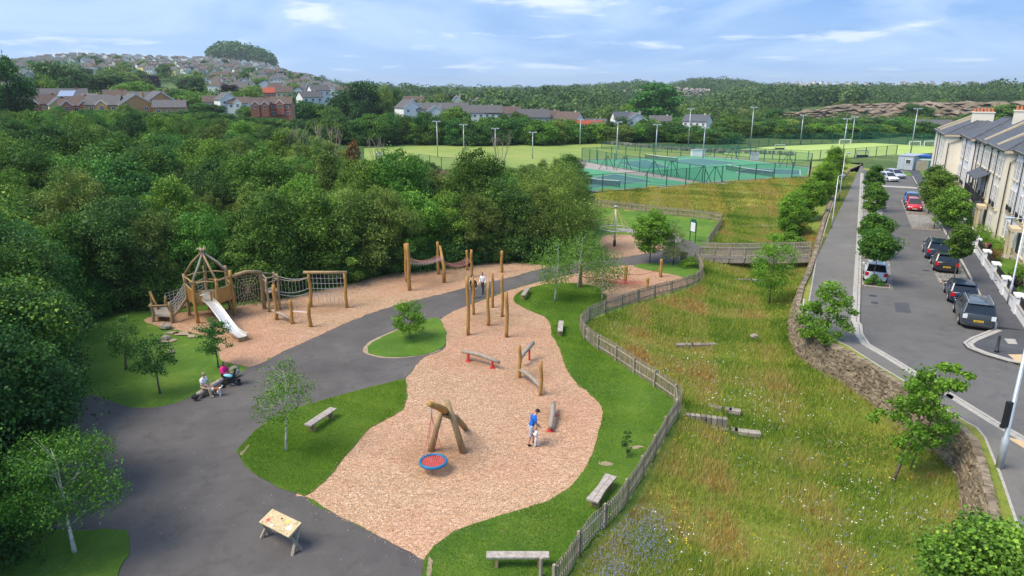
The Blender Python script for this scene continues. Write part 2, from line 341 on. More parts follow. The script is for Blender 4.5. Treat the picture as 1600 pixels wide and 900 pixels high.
class MB:
    def __init__(s): s.v = []; s.f = []; s.t = []; s.tv = 0.0
    def add(s, V, F):
        o = len(s.v); s.v += [tuple(map(float, p)) for p in V]; s.f += [tuple(i + o for i in f) for f in F]; s.t += [s.tv] * len(F); return s
    def box(s, c, d, rz=0, rot=None, ch=0):
        x, y, z = d[0] / 2, d[1] / 2, d[2] / 2
        V = [Vector((sx * x, sy * y, sz * z)) for sz in (-1, 1) for sy in (-1, 1) for sx in (-1, 1)]
        m = (rot.to_3x3() if rot is not None else Matrix.Rotation(rz, 3, 'Z'))
        V = [m @ p + Vector(c) for p in V]
        return s.add(V, [(0, 2, 3, 1), (4, 5, 7, 6), (0, 1, 5, 4), (2, 6, 7, 3), (0, 4, 6, 2), (1, 3, 7, 5)])
    def bar(s, a, b, w, h):   # box beam from a to b
        a, b = Vector(a), Vector(b); d = b - a
        q = d.to_track_quat('Y', 'Z').to_matrix()
        return s.box((a + b) / 2, (w, d.length, h), rot=q)
    def tube(s, pts, rad, n=8, cap=True, jit=0):
        pts = [Vector(p) for p in pts]; m = len(pts)
        if isinstance(rad, (int, float)): rad = [rad] * m
        o = len(s.v); up = None
        for i, p in enumerate(pts):
            d = (pts[min(i + 1, m - 1)] - pts[max(i - 1, 0)]).normalized()
            if up is None: up = d.orthogonal().normalized()
            up = (up - d * up.dot(d)).normalized(); sd = d.cross(up)
            for k in range(n):
                a = 2 * math.pi * k / n; r = rad[i] * (1 + (jit * math.sin(3 * a + i * 1.7) if jit else 0))
                s.v.append(tuple(p + (up * math.cos(a) + sd * math.sin(a)) * r))
        F = [(o + i * n + k, o + i * n + (k + 1) % n, o + (i + 1) * n + (k + 1) % n, o + (i + 1) * n + k) for i in range(m - 1) for k in range(n)]
        if cap: F += [tuple(o + k for k in reversed(range(n))), tuple(o + (m - 1) * n + k for k in range(n))]
        s.f += F; s.t += [s.tv] * len(F); return s
    def cyl(s, a, b, r, r2=None, n=10): return s.tube([a, b], [r, r if r2 is None else r2], n)
    def prism(s, poly, z0, z1):
        n = len(poly); V = [(x, y, z0) for x, y in poly] + [(x, y, z1) for x, y in poly]
        return s.add(V, [tuple(reversed(range(n))), tuple(range(n, 2 * n))] + [(i, (i + 1) % n, n + (i + 1) % n, n + i) for i in range(n)])
    def ell(s, c, r, n=10, m=7, rot=None):
        V = []; F = []
        for i in range(m + 1):
            th = math.pi * i / m
            for k in range(n):
                a = 2 * math.pi * k / n; p = Vector((r[0] * math.sin(th) * math.cos(a), r[1] * math.sin(th) * math.sin(a), r[2] * math.cos(th)))
                if rot is not None: p = rot @ p
                V.append(p + Vector(c))
        F = [(i * n + k, (i + 1) * n + k, (i + 1) * n + (k + 1) % n, i * n + (k + 1) % n) for i in range(m) for k in range(n)]
        return s.add(V, F)
    def torus(s, c, R0, r, n=32, m=8, rot=None):
        V = []
        for i in range(n):
            a = 2 * math.pi * i / n
            for k in range(m):
                b = 2 * math.pi * k / m; p = Vector(((R0 + r * math.cos(b)) * math.cos(a), (R0 + r * math.cos(b)) * math.sin(a), r * math.sin(b)))
                if rot is not None: p = rot @ p
                V.append(p + Vector(c))
        return s.add(V, [(i * m + k, ((i + 1) % n) * m + k, ((i + 1) % n) * m + (k + 1) % m, i * m + (k + 1) % m) for i in range(n) for k in range(m)])
    def build(s, name, mat, parent=None, smooth=False, off=None):
        V = s.v
        if off is not None: V = [(a - off[0], b - off[1], c - off[2]) for a, b, c in V]
        me = mesh_from(name, V, s.f, mat, smooth, s.t if any(s.t) else None)
        o = bpy.data.objects.new(name, me); C.objects.link(o)
        if parent is not None: o.parent = parent
        return o
def tag(o, label=None, cat=None, group=None, kind=None):
    for k_, v_ in (('label', label), ('category', cat), ('group', group), ('kind', kind)):
        if v_: o[k_] = v_
    return o
def thing(name, label, cat, loc=(0, 0, 0), rz=0, group=None):
    o = bpy.data.objects.new(name, None); o.empty_display_size = .2; C.objects.link(o)
    o.location = loc; o.rotation_euler = (0, 0, rz); return tag(o, label, cat, group)
def copy_tree(o, loc, rz=0, scale=None, label=None, group=None):
    c = o.copy(); C.objects.link(c); c.location = loc; c.rotation_euler = (0, 0, rz)
    if scale is not None: c.scale = (scale, scale, scale) if isinstance(scale, (int, float)) else scale
    tag(c, label, None, group)
    for ch in list(o.children):
        d = ch.copy(); C.objects.link(d); d.parent = c
        for g in list(ch.children):
            e = g.copy(); C.objects.link(e); e.parent = d
    return c
def crom(pts, k=4, closed=True):
    pts = [Vector((*p[:2], 0)) for p in pts]; n = len(pts); out = []
    for i in range(n if closed else n - 1):
        g = (lambda j: pts[j % n]) if closed else (lambda j: pts[max(0, min(n - 1, j))])
        p0, p1, p2, p3 = g(i - 1), g(i), g(i + 1), g(i + 2)
        for j in range(k):
            t = j / k
            q = .5 * ((2 * p1) + (p2 - p0) * t + (2 * p0 - 5 * p1 + 4 * p2 - p3) * t * t + (3 * p1 - p0 - 3 * p2 + p3) * t ** 3)
            out.append((q.x, q.y))
    if not closed: out.append((pts[-1].x, pts[-1].y))
    return out
# ---------------------------------------------------------------- terrain heights
FENCE_PX = [(868, 925), (887, 900), (922, 847), (956, 817), (982, 782), (1005, 745), (1024, 712), (1046, 672), (1064, 640), (1050, 624), (1025, 606), (1000, 590), (975, 573), (950, 556), (925, 541), (909, 524), (910, 512), (925, 499), (960, 486), (985, 477), (1030, 463), (1065, 454), (1090, 443), (1098, 432), (1093, 420), (1086, 408)]
FENCE2_PX = [(1107, 383), (1118, 366), (1127, 349), (1100, 345), (1060, 341), (1025, 338), (985, 333), (950, 330), (915, 327)]
FENCE = [Gz(*p) for p in FENCE_PX]; FENCE2 = [Gz(*p) for p in FENCE2_PX]
WALL_PX = [(1345, 258), (1327, 266), (1312, 284), (1300, 310), (1286, 350), (1276, 388), (1263, 428), (1252, 450), (1246, 475), (1250, 500), (1262, 518), (1290, 537), (1322, 553), (1360, 575), (1412, 609), (1457, 641), (1500, 671), (1520, 694), (1534, 737), (1543, 775), (1552, 815), (1560, 870), (1570, 940)]
WALL = [Groad(*p) for p in WALL_PX]
def dist_poly(x, y, pts):
    d = np.full(np.shape(x), 1e9)
    for (ax, ay), (bx, by) in zip(pts[:-1], pts[1:]):
        vx, vy = bx - ax, by - ay; t = np.clip(((x - ax) * vx + (y - ay) * vy) / (vx * vx + vy * vy + 1e-9), 0, 1)
        d = np.minimum(d, np.hypot(x - ax - t * vx, y - ay - t * vy))
    return d
def inpoly(x, y, pts):
    x = np.asarray(x, float); y = np.asarray(y, float); r = np.zeros(x.shape, bool); n = len(pts)
    for i in range(n):
        (ax, ay), (bx, by) = pts[i], pts[(i + 1) % n]
        c = ((ay > y) != (by > y)); r ^= c & (x < (bx - ax) * (y - ay) / (by - ay + 1e-12) + ax)
    return r
_w = WALL
def offset_line(pts, d):
    out = []
    for i, p in enumerate(pts):
        a = pts[max(0, i - 1)]; b = pts[min(len(pts) - 1, i + 1)]
        tx, ty = b[0] - a[0], b[1] - a[1]; L = math.hypot(tx, ty); out.append((p[0] - ty / L * d, p[1] + tx / L * d))
    return out
# the wall runs from far to near; the road lies on its left-hand side when walking that way
ROADEDGE = offset_line(WALL, 1.3)
ROADPOLY = ROADEDGE + [(30, -20), (120, -20), un(140, 60), un(150, 9), un(146, -2)]
MEADOW = [(4.0, 10)] + FENCE + FENCE2 + [Gz(918, 300), Gz(1240, 282)] + WALL + [(30, 10)]
# far relief: columns (photo px) x distance -> ground height
_R = [0, 60, 120, 220, 400, 700, 1300, 2500, 7000]
_T = {-700: [0, 0, 2, 6, 12, 26, 42, 30, 10], -100: [0, 0, 2, 6, 12, 26, 42, 30, 10], 0: [0, 0, 2, 6, 12, 27, 47, 30, 10], 130: [0, 0, 1.5, 6, 12, 29, 59, 30, 10],
      330: [0, 0, 1, 6, 11, 28, 57, 30, 10], 400: [0, 0, .5, 5, 9, 25, 53, 30, 10], 470: [0, 0, .6, 2, 7, 19, 32, 20, 10], 540: [0, 0, .8, 1, 5, 10, 12, 10, 8], 640: [0, 0, .8, .8, 3, 5, 5, 6, 8],
      820: [0, 0, .8, .8, 2, 3, 4, 6, 12], 920: [0, 0, .8, .8, 1, 2, 6, 9, 12], 1000: [0, 0, .8, .8, 1, 1, 12, 10, 12], 1110: [0, 0, .8, .8, 1, 1, 19, 10, 12], 1160: [0, 0, .8, .8, 1, 1, 13, 10, 12],
      1220: [0, 0, .8, .8, 1, 4, 5, 10, 12], 1400: [0, 0, .8, .8, .5, 7, 6, 12, 12], 1700: [0, 0, .8, .8, .5, 8, 8, 12, 12], 2400: [0, 0, .8, .8, .5, 8, 8, 12, 12]}
_K = sorted(_T); _TA = np.array([_T[k_] for k_ in _K], float); _K = np.array(_K, float)
def farH(x, y):
    x = np.asarray(x, float); y = np.asarray(y, float)
    ya = np.maximum(y, 1.0); px = np.clip(800 + 1112.3 * x / ya, -700, 2400); r = np.clip(np.hypot(x, y), 0, 6999)
    i = np.clip(np.searchsorted(_K, px) - 1, 0, len(_K) - 2); tx = sm((px - _K[i]) / (_K[i + 1] - _K[i]))
    j = np.clip(np.searchsorted(_R, r, 'right') - 1, 0, len(_R) - 2); Ra = np.array(_R, float); tr = (r - Ra[j]) / (Ra[j + 1] - Ra[j])
    a = _TA[i, j] * (1 - tr) + _TA[i, j + 1] * tr; b_ = _TA[i + 1, j] * (1 - tr) + _TA[i + 1, j + 1] * tr
    h = a * (1 - tx) + b_ * tx
    # sports ground is level at 0.8 m
    lvl = np.where(px > 560, .8 * sm((r - 78) / 26), h)
    return np.where((px > 560) & (r < 215), lvl, h)
def H(x, y):
    x = np.asarray(x, float); y = np.asarray(y, float)
    h = farH(x, y); near = (np.hypot(x, y) < 175)
    inm = near & inpoly(x, y, MEADOW)
    df = np.minimum(dist_poly(x, y, FENCE), dist_poly(x, y, FENCE2)); dw = dist_poly(x, y, WALL)
    dip = .8 * np.sin(np.pi * np.clip(df / (df + dw + 1e-6), 0, 1)) ** 1.0 * np.clip((df + dw) / 10, 0, 1) * np.clip((95 - y) / 25, 0, 1)
    h = np.where(inm, h - dip, h)
    inr = inpoly(x, y, ROADPOLY); u = x * U[0] + y * U[1]
    return np.where(inr, RZ(u) - .2, h)
def H1(x, y): return float(H(np.array([x]), np.array([y]))[0])
def G(px, py, lift=0.0):
    d = ray(px, py); ts = 14 * 1.012 ** np.arange(560)
    x, y, z = d[0] * ts, d[1] * ts, CAMZ + d[2] * ts
    below = z < H(x, y) + lift
    i = int(np.argmax(below)) if below.any() else len(ts) - 1
    a, b_ = ts[max(i - 1, 0)], ts[i]
    for _ in range(14):
        mid = (a + b_) / 2
        if CAMZ + d[2] * mid < H1(d[0] * mid, d[1] * mid) + lift: b_ = mid
        else: a = mid
    t_ = (a + b_) / 2; return (d[0] * t_, d[1] * t_, CAMZ + d[2] * t_)
# ---------------------------------------------------------------- ground sheet
WOODEDGE_PX = [(-300, 1000), (20, 880), (40, 760), (60, 690), (85, 620), (95, 560), (110, 510), (165, 486), (230, 478), (300, 474), (370, 470), (430, 462), (480, 452), (540, 440), (580, 434), (650, 423), (730, 413), (800, 408), (848, 407), (880, 396), (905, 372), (914, 345)]
WOODEDGE = [Gz(*p) for p in WOODEDGE_PX]
WOOD = WOODEDGE + [Gz(912, 300), (Gz(912, 278)), (-2, 118), (-30, 128), (-48, 170), (-80, 225), (-260, 215), (-260, -30), (-24, -30)]
na, nr = 620, 460
az = np.radians(np.linspace(-72, 72, na)); rr = 6 * (7000 / 6) ** (np.arange(nr) / (nr - 1))
A, RR = np.meshgrid(az, rr); X = RR * np.sin(A); Y = RR * np.cos(A)
def fbm2(x, y, s, seed=0):
    r = 0
    for o in range(4):
        k_ = s * 2 ** o; r = r + (np.sin(x * k_ * 1.3 + y * k_ * .7 + seed + o * 1.9) * np.cos(y * k_ * 1.1 - x * k_ * .5 + seed * 2 + o)) / 2 ** o
    return r
Z = H(X, Y) + np.where(RR > 230, fbm2(X, Y, .006) * np.clip((RR - 230) / 600, 0, 2) * .9, 0)
inm = inpoly(X, Y, MEADOW) & (RR < 175)
Z += np.where(inm & (np.minimum(dist_poly(X, Y, FENCE), dist_poly(X, Y, WALL)) > .6), fbm2(X, Y, .5, 3) * .07, 0)
V = np.stack([X, Y, Z], -1).reshape(-1, 3)
i0 = (np.arange(nr - 1)[:, None] * na + np.arange(na - 1)[None, :]).ravel()
F = np.stack([i0, i0 + 1, i0 + na + 1, i0 + na], -1)
me = mesh_from('ground', V, F, ['lawn', 'meadow', 'floor', 'country'], True)
cxx, cyy = V[F].mean(1)[:, 0], V[F].mean(1)[:, 1]; cr = np.hypot(cxx, cyy)
mi = np.zeros(len(F), np.int32); mi[cr > 60] = 0
mi[(cr > 92) | (cxx > 30)] = 3
mi[inpoly(cxx, cyy, MEADOW)] = 1
mi[inpoly(cxx, cyy, WOOD)] = 2
mi[(cr > 92) & (cr < 150) & (cxx > 10) & (cxx < 75) & (mi == 3)] = 1
me.polygons.foreach_set('material_index', mi)
go = bpy.data.objects.new('ground', me); C.objects.link(go); tag(go, kind='structure')
# scuffed, damper bark where the equipment stands
k, b, c, sp1, _m = CHIP_NODES
for (px_, py_, rad_, amt_) in ((690, 712, 2.2, .55), (384, 530, 1.3, .5), (514, 482, 2.0, .4), (450, 500, 1.6, .35), (332, 490, 3.0, .4), (665, 440, 3.0, .3), (765, 500, 2.6, .3), (750, 562, 1.6, .35), (830, 585, 1.8, .35), (862, 650, 1.4, .35), (985, 445, 2.6, .4), (960, 386, 2.4, .4)):
    gx, gy = Gz(px_, py_); dn = k.n('ShaderNodeVectorMath', operation='DISTANCE'); k.l(k.co, dn.inputs[0]); dn.inputs[1].default_value = (gx, gy, .022)
    ed = k.math('ADD', dn.outputs['Value'], k.math('MULTIPLY', k.noise(1.6, 4, .7), rad_ * .9))
    f_ = k.mr(ed, rad_ * .75, rad_ * 1.45, amt_, 0); c = k.mix(f_, c, (.34, .18, .085))
k.l(c, b.inputs['Base Color']); k.bump(b, sp1.outputs[1], 1, .05)
# ---------------------------------------------------------------- sheets
def rough(pts, amp, step=.22, seed=0):
    out = []; n = len(pts)
    for i in range(n):
        a, b_ = pts[i], pts[(i + 1) % n]; L = math.hypot(b_[0] - a[0], b_[1] - a[1]); k_ = max(1, min(12, int(L / step)))
        for j in range(k_):
            x, y = a[0] + (b_[0] - a[0]) * j / k_, a[1] + (b_[1] - a[1]) * j / k_
            out.append((x + amp * (noise.noise(Vector((x * 1.3, y * 1.3, 3))) + .7 * noise.noise(Vector((x * 5, y * 5, 7)))), y + amp * (noise.noise(Vector((x * 1.3, y * 1.3, 13))) + .7 * noise.noise(Vector((x * 5, y * 5, 17))))))
    return out
def sheet(name, pts, z, off, mat, skirt=.06, cuts=None, kind='structure'):
    if mat in ('lawn', 'chips') and name != 'garden' and name != 'far_verge': pts = rough(pts, .10)
    bm = bmesh.new(); vs = [bm.verts.new((p[0], p[1], 0)) for p in pts]
    f = bm.faces.new(vs); 
    if f.normal.z < 0: f.normal_flip()
    bmesh.ops.triangulate(bm, faces=bm.faces[:], quad_method='BEAUTY', ngon_method='EAR_CLIP')
    if cuts:
        for u in np.arange(*cuts):
            bmesh.ops.bisect_plane(bm, geom=bm.verts[:] + bm.edges[:] + bm.faces[:], plane_co=(*un(u, 0), 0), plane_no=(U[0], U[1], 0))
    bmesh.ops.recalc_face_normals(bm, faces=bm.faces[:])
    if bm.faces and sum(f.normal.z for f in bm.faces) < 0: bmesh.ops.reverse_faces(bm, faces=bm.faces[:])
    edges = [e for e in bm.edges if e.is_boundary]
    top = [(v, z(v.co.x, v.co.y) if callable(z) else z) for v in bm.verts]
    for v, zv in top: v.co.z = zv + off
    r = bmesh.ops.extrude_edge_only(bm, edges=edges)
    for v in [g for g in r['geom'] if isinstance(g, bmesh.types.BMVert)]: v.co.z -= skirt
    me = bpy.data.meshes.new(name); bm.to_mesh(me); bm.free(); me.materials.append(MT(mat))
    o = bpy.data.objects.new(name, me); C.objects.link(o); tag(o, kind=kind); return o
def gpts(px, f=Gz): return [f(*p)[:2] for p in px]
asphalt_px = [(60, 640), (100, 622), (145, 618), (170, 626), (200, 636), (240, 637), (280, 628), (310, 614), (340, 600), (372, 584), (400, 568), (450, 545), (500, 523), (550, 500), (600, 482), (650, 468), (700, 456), (750, 443), (800, 432), (850, 420), (900, 411), (950, 403), (1000, 396), (1040, 388), (1060, 381), (1062, 374), (1075, 375), (1090, 382), (1100, 392), (1094, 402), (1086, 402), (1084, 410), (1060, 411), (1030, 412), (990, 415), (950, 417), (900, 427), (850, 438), (800, 452), (740, 474), (690, 500), (700, 540), (664, 558), (640, 584), (632, 600), (560, 640), (480, 700), (478, 776), (520, 801), (560, 822), (600, 842), (640, 862), (661, 874), (659, 900), (650, 960), (-60, 960), (-60, 700)]
sheet('path', crom(gpts(asphalt_px), 3), 0, .012, 'path_asphalt', .02)
sheet('wood_chips', crom(gpts([(225, 500), (260, 491), (320, 486), (370, 479), (430, 469), (470, 460), (540, 446), (580, 435), (625, 426), (680, 419), (730, 414), (775, 410), (810, 411), (850, 415), (856, 418), (830, 424), (800, 433), (750, 444), (700, 457), (650, 469), (600, 483), (550, 501), (500, 524), (450, 546), (400, 571), (378, 571), (355, 566), (342, 560), (341, 545), (335, 530), (300, 520), (255, 512)]), 3), 0, .022, 'chips', .03)
chipsB = [(633, 594), (645, 578), (664, 558), (690, 548), (698, 530), (690, 508), (690, 498), (720, 482), (765, 466), (800, 453), (850, 439), (900, 428), (950, 418), (990, 415), (1035, 425), (1085, 436), (1070, 447), (1040, 458), (1000, 470), (950, 480), (905, 470), (860, 460), (850, 475), (880, 500), (910, 560), (960, 625), (960, 680), (940, 730), (920, 760), (895, 785), (860, 805), (810, 820), (770, 830), (725, 845), (695, 865), (662, 874), (640, 862), (600, 842), (560, 822), (520, 801), (480, 776), (470, 760), (600, 640)]
sheet('play_bark', crom(gpts(chipsB), 3), 0, .022, 'chips', .03)
sheet('climber_bark', crom(gpts([(940, 371), (958, 367), (990, 368), (1012, 376), (1042, 386), (1030, 392), (1000, 398), (975, 402), (952, 403), (942, 396), (938, 384)]), 3), 0, .026, 'chips', .03)
sheet('plaza', crom(gpts([(890, 338), (912, 333), (945, 336), (955, 344), (985, 350), (1010, 358), (1050, 364), (1066, 376), (1050, 378), (1010, 365), (985, 364), (960, 358), (930, 352), (905, 352), (890, 350)]), 3), 0, .014, 'plaza', .02)
lawnC = [(373, 702), (385, 689), (400, 673), (425, 656), (470, 637), (520, 622), (560, 611), (600, 601), (633, 594), (635, 612), (632, 636), (615, 650), (580, 668), (560, 690), (540, 712), (520, 740), (502, 758), (480, 774), (455, 769), (430, 758), (405, 746), (385, 729), (374, 714)]
sheet('birch_lawn', crom(gpts(lawnC), 4), 0, .05, 'lawn', .06)
sheet('island_lawn', crom(gpts([(575, 549), (575, 542), (590, 531), (620, 517), (645, 507), (682, 497), (694, 513), (698, 531), (690, 544), (670, 553), (632, 558), (600, 558), (582, 554)]), 4), 0, .05, 'lawn', .06)
sheet('lawn_edge_earth', crom(gpts([(567, 549), (571, 540), (584, 530.5), (618, 516), (644, 506.5), (683, 496.5), (695, 516), (690, 544), (669, 553.5), (632, 559), (600, 559.5), (578, 555)]), 4), 0, .018, 'bare_earth', .02)
lawnE = [(805, 474), (803, 465), (815, 455), (850, 445), (895, 443), (930, 448), (942, 458), (948, 467), (940, 486)] 
lawnE_R = [(912, 508), (909, 524), (925, 541), (950, 556), (975, 573), (1000, 590), (1025, 606), (1050, 624), (1064, 640), (1046, 672), (1024, 712), (1005, 745), (982, 782), (956, 817), (922, 847), (887, 900), (868, 925), (850, 960), (660, 960), (662, 900), (664, 872), (687, 848), (725, 826), (775, 809), (800, 802), (850, 787), (885, 767), (907, 745), (925, 712), (936, 675), (942, 645), (937, 632), (920, 615), (897, 595), (882, 570), (875, 547), (862, 522), (860, 505), (850, 495), (825, 485)]
sheet('meander_lawn', crom(gpts(lawnE), 3, False) + crom(gpts(lawnE_R), 3, False), 0, .05, 'lawn', .06)
sheet('tree_lawn', crom(gpts([(990, 416), (1015, 412), (1060, 411), (1084, 411), (1090, 424), (1096, 434), (1080, 437), (1055, 430), (1020, 424)]), 3), 0, .05, 'lawn', .06)
sheet('corner_lawn', crom(gpts([(-60, 960), (-60, 800), (60, 826), (110, 829), (190, 829), (201, 838), (203, 850), (199, 868), (188, 885), (180, 910), (178, 960)]), 3), 0, .05, 'lawn', .06)
for nm_, c_, rx_, ry_ in (('bare_patch', (284, 522), 1.0, .4), ('bare_patch', (268, 521), .5, .25), ('bare_patch', (300, 526), .45, .3), ('bare_patch', (258, 533), .7, .5), ('bare_patch', (382, 706), .12, .5), ('bare_patch', (672, 886), .16, .5), ('bare_patch', (994, 700), .3, .16), ('bare_patch', (948, 726), .35, .2)):
    gx, gy = Gz(*c_); rg = random.Random(c_[0])
    sheet(nm_, crom([(gx + rx_ * math.cos(a_ * .698) * rg.uniform(.4, 1.3), gy + ry_ * math.sin(a_ * .698) * rg.uniform(.6, 1.2)) for a_ in range(9)], 3), 0, .056, 'bare_earth', .01)
# ---------------------------------------------------------------- sports ground
ZS = .8
def sp(px): return gpts(px, lambda a, b_: Gz(a, b_, ZS))
sheet('playing_field', sp([(430, 262), (470, 236), (560, 232), (660, 228), (760, 226), (880, 223), (905, 221), (950, 226), (1040, 233), (1110, 239), (1150, 243), (1300, 254), (1266, 262), (1262, 276), (1100, 291), (905, 302), (800, 290), (600, 285)]), ZS, .02, 'playing_field')
sheet('court_path', sp([(905, 250), (1085, 242.5), (1150, 247), (1268, 261), (1264, 278), (1090, 290), (909, 302), (897, 302), (895, 252)]), ZS, .03, 'plaza')
sheet('tennis_court', sp([(911, 251.5), (1084, 244), (1150, 249), (1263, 262.5), (1260, 275), (1099, 284.5)]), ZS, .04, 'court_green')
sheet('tennis_court', sp([(900, 261), (1086, 287), (1060, 289), (909, 299.5)]), ZS, .04, 'court_green')
sheet('court_surround', sp([(1150, 270.5), (1168, 262.5), (1250, 266), (1250, 274)]), ZS, .05, 'court_blue', .01)
sheet('court_surround', sp([(960, 254), (1010, 250), (1050, 262), (1000, 264)]), ZS, .05, 'court_blue', .01)
sheet('court_surround', sp([(1040, 251), (1090, 247.5), (1160, 255), (1090, 260)]), ZS, .05, 'court_blue', .01)
sheet('court_surround', sp([(905, 282), (960, 272), (1020, 283), (925, 294)]), ZS, .05, 'court_blue', .01)
sheet('red_court', sp([(600, 275), (655, 266), (735, 268), (740, 283), (640, 286)]), ZS, .045, flat('court_red', (.48, .09, .06)))
sheet('hockey_pitch', sp([(1130, 236), (1200, 229.5), (1300, 225), (1362, 223.5), (1475, 230), (1480, 238), (1335, 246), (1262, 250), (1180, 247), (1130, 241)]), ZS, .045, 'synthetic_turf')
def stripe(a, b_, w_, z_, off, mat='white_paint', name='court_line', f=None):
    f = f or (lambda p: Gz(p[0], p[1], z_)); (ax, ay), (bx, by) = f(a), f(b_); L = math.hypot(bx - ax, by - ay); nx, ny = -(by - ay) / L * w_ / 2, (bx - ax) / L * w_ / 2
    return [(ax + nx, ay + ny), (bx + nx, by + ny), (bx - nx, by - ny), (ax - nx, ay - ny)]
lm = MB()
for a_, b_ in (((1150, 270.5), (1168, 262.5)), ((1168, 262.5), (1250, 266)), ((1250, 266), (1250, 274)), ((1150, 270.5), (1250, 274)), ((960, 254), (1010, 250)), ((1010, 250), (1050, 262)), ((960, 254), (1000, 264)), ((1040, 251), (1090, 247.5)), ((1090, 247.5), (1160, 255)), ((905, 276), (1040, 290)), ((905, 282), (960, 272)), ((960, 272), (1020, 283)),
               ((1160, 236), (1400, 244)), ((1250, 229), (1400, 226)), ((1200, 233), (1440, 231))):
    q = stripe(a_, b_, .12, ZS, .06); lm.add([(x_, y_, ZS + .06) for x_, y_ in q], [(0, 1, 2, 3)])
o = lm.build('court_lines', 'white_paint'); tag(o, kind='structure')
# ---------------------------------------------------------------- street
def rz(x, y): return float(RZ(to_un(x, y)[0]))
def runn(L): return [un(*p) for p in L]
road_near = [Groad(*p) for p in [(1347, 508), (1349, 522), (1360, 538), (1400, 561), (1450, 592), (1500, 622), (1562, 660), (1604, 684), (1680, 735)]]
nib = [Groad(*p) for p in [(1680, 590), (1604, 570), (1575, 564), (1537, 553), (1512, 543), (1505, 535), (1515, 528), (1553, 513)]]
sheet('road', [un(142, 1.5), un(142, 9.2), un(49.9, 9.2)] + nib[::-1] + [(62, 34)] + road_near[::-1] + [un(46, 1.5)], rz, -.12, 'road_asphalt', .05, (50, 142, 4))
sheet('car_park', runn([(141, 1.5), (141, 10), (158, 10), (158, 1.5)]), rz, -.118, 'road_asphalt', .05)
pav_l = [Groad(*p) for p in [(1258, 498), (1270, 515), (1300, 530), (1325, 542), (1375, 574), (1417, 599), (1460, 629), (1500, 655), (1525, 669), (1537, 684), (1550, 717), (1560, 740), (1572, 775), (1590, 830), (1610, 900)]]
pav = [un(160, -2.1), un(160, 1.35), un(46, 1.35)] + offset_line(road_near, -.15)[0:] + [(58, 22), (40, 10)] + pav_l[::-1] + [un(62, -2.1), un(80, -2.1), un(110, -2.1)]
sheet('pavement', pav, rz, 0, 'pavement_asphalt', .3, (48, 160, 4))
verge = [un(160, -2.1)] + [un(110, -2.1), un(80, -2.1), un(62, -2.1)] + pav_l + [(32, 12)] + WALL[::-1] + [un(160, -3)]
sheet('verge', verge, rz, .02, 'meadow', .25, (40, 160, 4))
sheet('corner_pavement', [Groad(1553, 513), Groad(1515, 528), Groad(1505, 535), Groad(1512, 543), Groad(1537, 553), Groad(1575, 564), Groad(1604, 570), Groad(1680, 590), Groad(1700, 560), un(46, 11), un(49.85, 11)], rz, 0, 'pavement_dark', .3)
sheet('far_pavement', [un(150, 9.2), un(150, 11), un(49.9, 11), un(49.9, 9.2)], rz, 0, 'pavement_dark', .3, (40, 150, 4))
sheet('garden', runn([(30, 10.85), (150, 10.85), (150, 30), (30, 30)]), rz, .03, 'lawn', .3, (34, 150, 4))
sheet('far_verge', runn([(146, 5.2), (146, 10.5), (141.8, 10.5), (141.8, 6.0)]), rz, -.02, 'lawn', .2)
def ribbon(mb, line, w_, h0, h1, zf=rz):
    L = offset_line(line, w_)
    for i in range(len(line) - 1):
        q = [line[i], line[i + 1], L[i + 1], L[i]]
        V = [(x_, y_, zf(x_, y_) + h0) for x_, y_ in q] + [(x_, y_, zf(x_, y_) + h1) for x_, y_ in q]
        mb.add(V, [(0, 1, 2, 3)[::-1], (4, 5, 6, 7), (0, 1, 5, 4), (1, 2, 6, 5), (2, 3, 7, 6), (3, 0, 4, 7)])
kb = MB()
ribbon(kb, [un(u, 1.5) for u in range(141, 46, -2)] + road_near, -.16, -.2, .012)
ribbon(kb, [un(u, 1.30) for u in range(141, 46, -2)] + offset_line(road_near, -.20), -.30, -.2, .006)
ribbon(kb, nib + [un(u, 9.2) for u in np.arange(50.5, 141, 2)], -.16, -.2, .012)
ribbon(kb, offset_line(nib, -.2), -.28, -.2, .006)
o = kb.build('kerb', 'kerb_stone'); tag(o, kind='structure')
stn = MB()
ribbon(stn, [un(u, -2.1) for u in range(160, 62, -2)] + pav_l, .1, -.1, .03); o = stn.build('path_edging', 'kerb_stone'); tag(o, kind='structure')
# parking bays: cobbled strips with planted pits
sheet('parking_bay', runn([(56.5, 1.52), (56.5, 3.7), (118, 3.7), (118, 1.52)]), rz, -.105, 'cobbles', .03, (58, 118, 4))
sheet('parking_bay', runn([(63, 6.9), (75, 6.6), (75, 9.1), (56, 9.1), (60, 6.9)]), rz, -.105, 'cobbles', .03, (58, 75, 4))
sheet('parking_bay', runn([(84, 6.3), (108, 6.2), (108, 9.1), (84, 9.1)]), rz, -.105, 'cobbles', .03, (86, 108, 4))
sheet('crossing_strip', runn([(123, 1.5), (123, 9.1), (125, 9.1), (125, 1.5)]), rz, -.108, 'kerb_stone', .02)
pits = [(56.6, 57.9, 1.6, 3.5), (66.5, 67.6, 1.6, 2.6), (75, 76, 1.6, 3.2), (83, 84.2, 1.6, 3.2), (94, 95.2, 1.6, 3.2), (59.9, 61.3, 7.0, 8.2), (73.6, 74.8, 6.7, 9.0), (84.3, 85.4, 6.4, 9.0), (95, 96.2, 6.4, 9.0)]
for a_, b_, n0, n1 in pits:
    sheet('planting_pit', runn([(a_, n0), (a_, n1), (b_, n1), (b_, n0)]), rz, -.06, 'soil', .06)
    pk_ = MB(); ribbon(pk_, runn([(a_, n0), (a_, n1), (b_, n1), (b_, n0), (a_, n0)]), .12, -.14, 0.0); o = pk_.build('pit_kerb', 'kerb_stone'); tag(o, kind='structure')
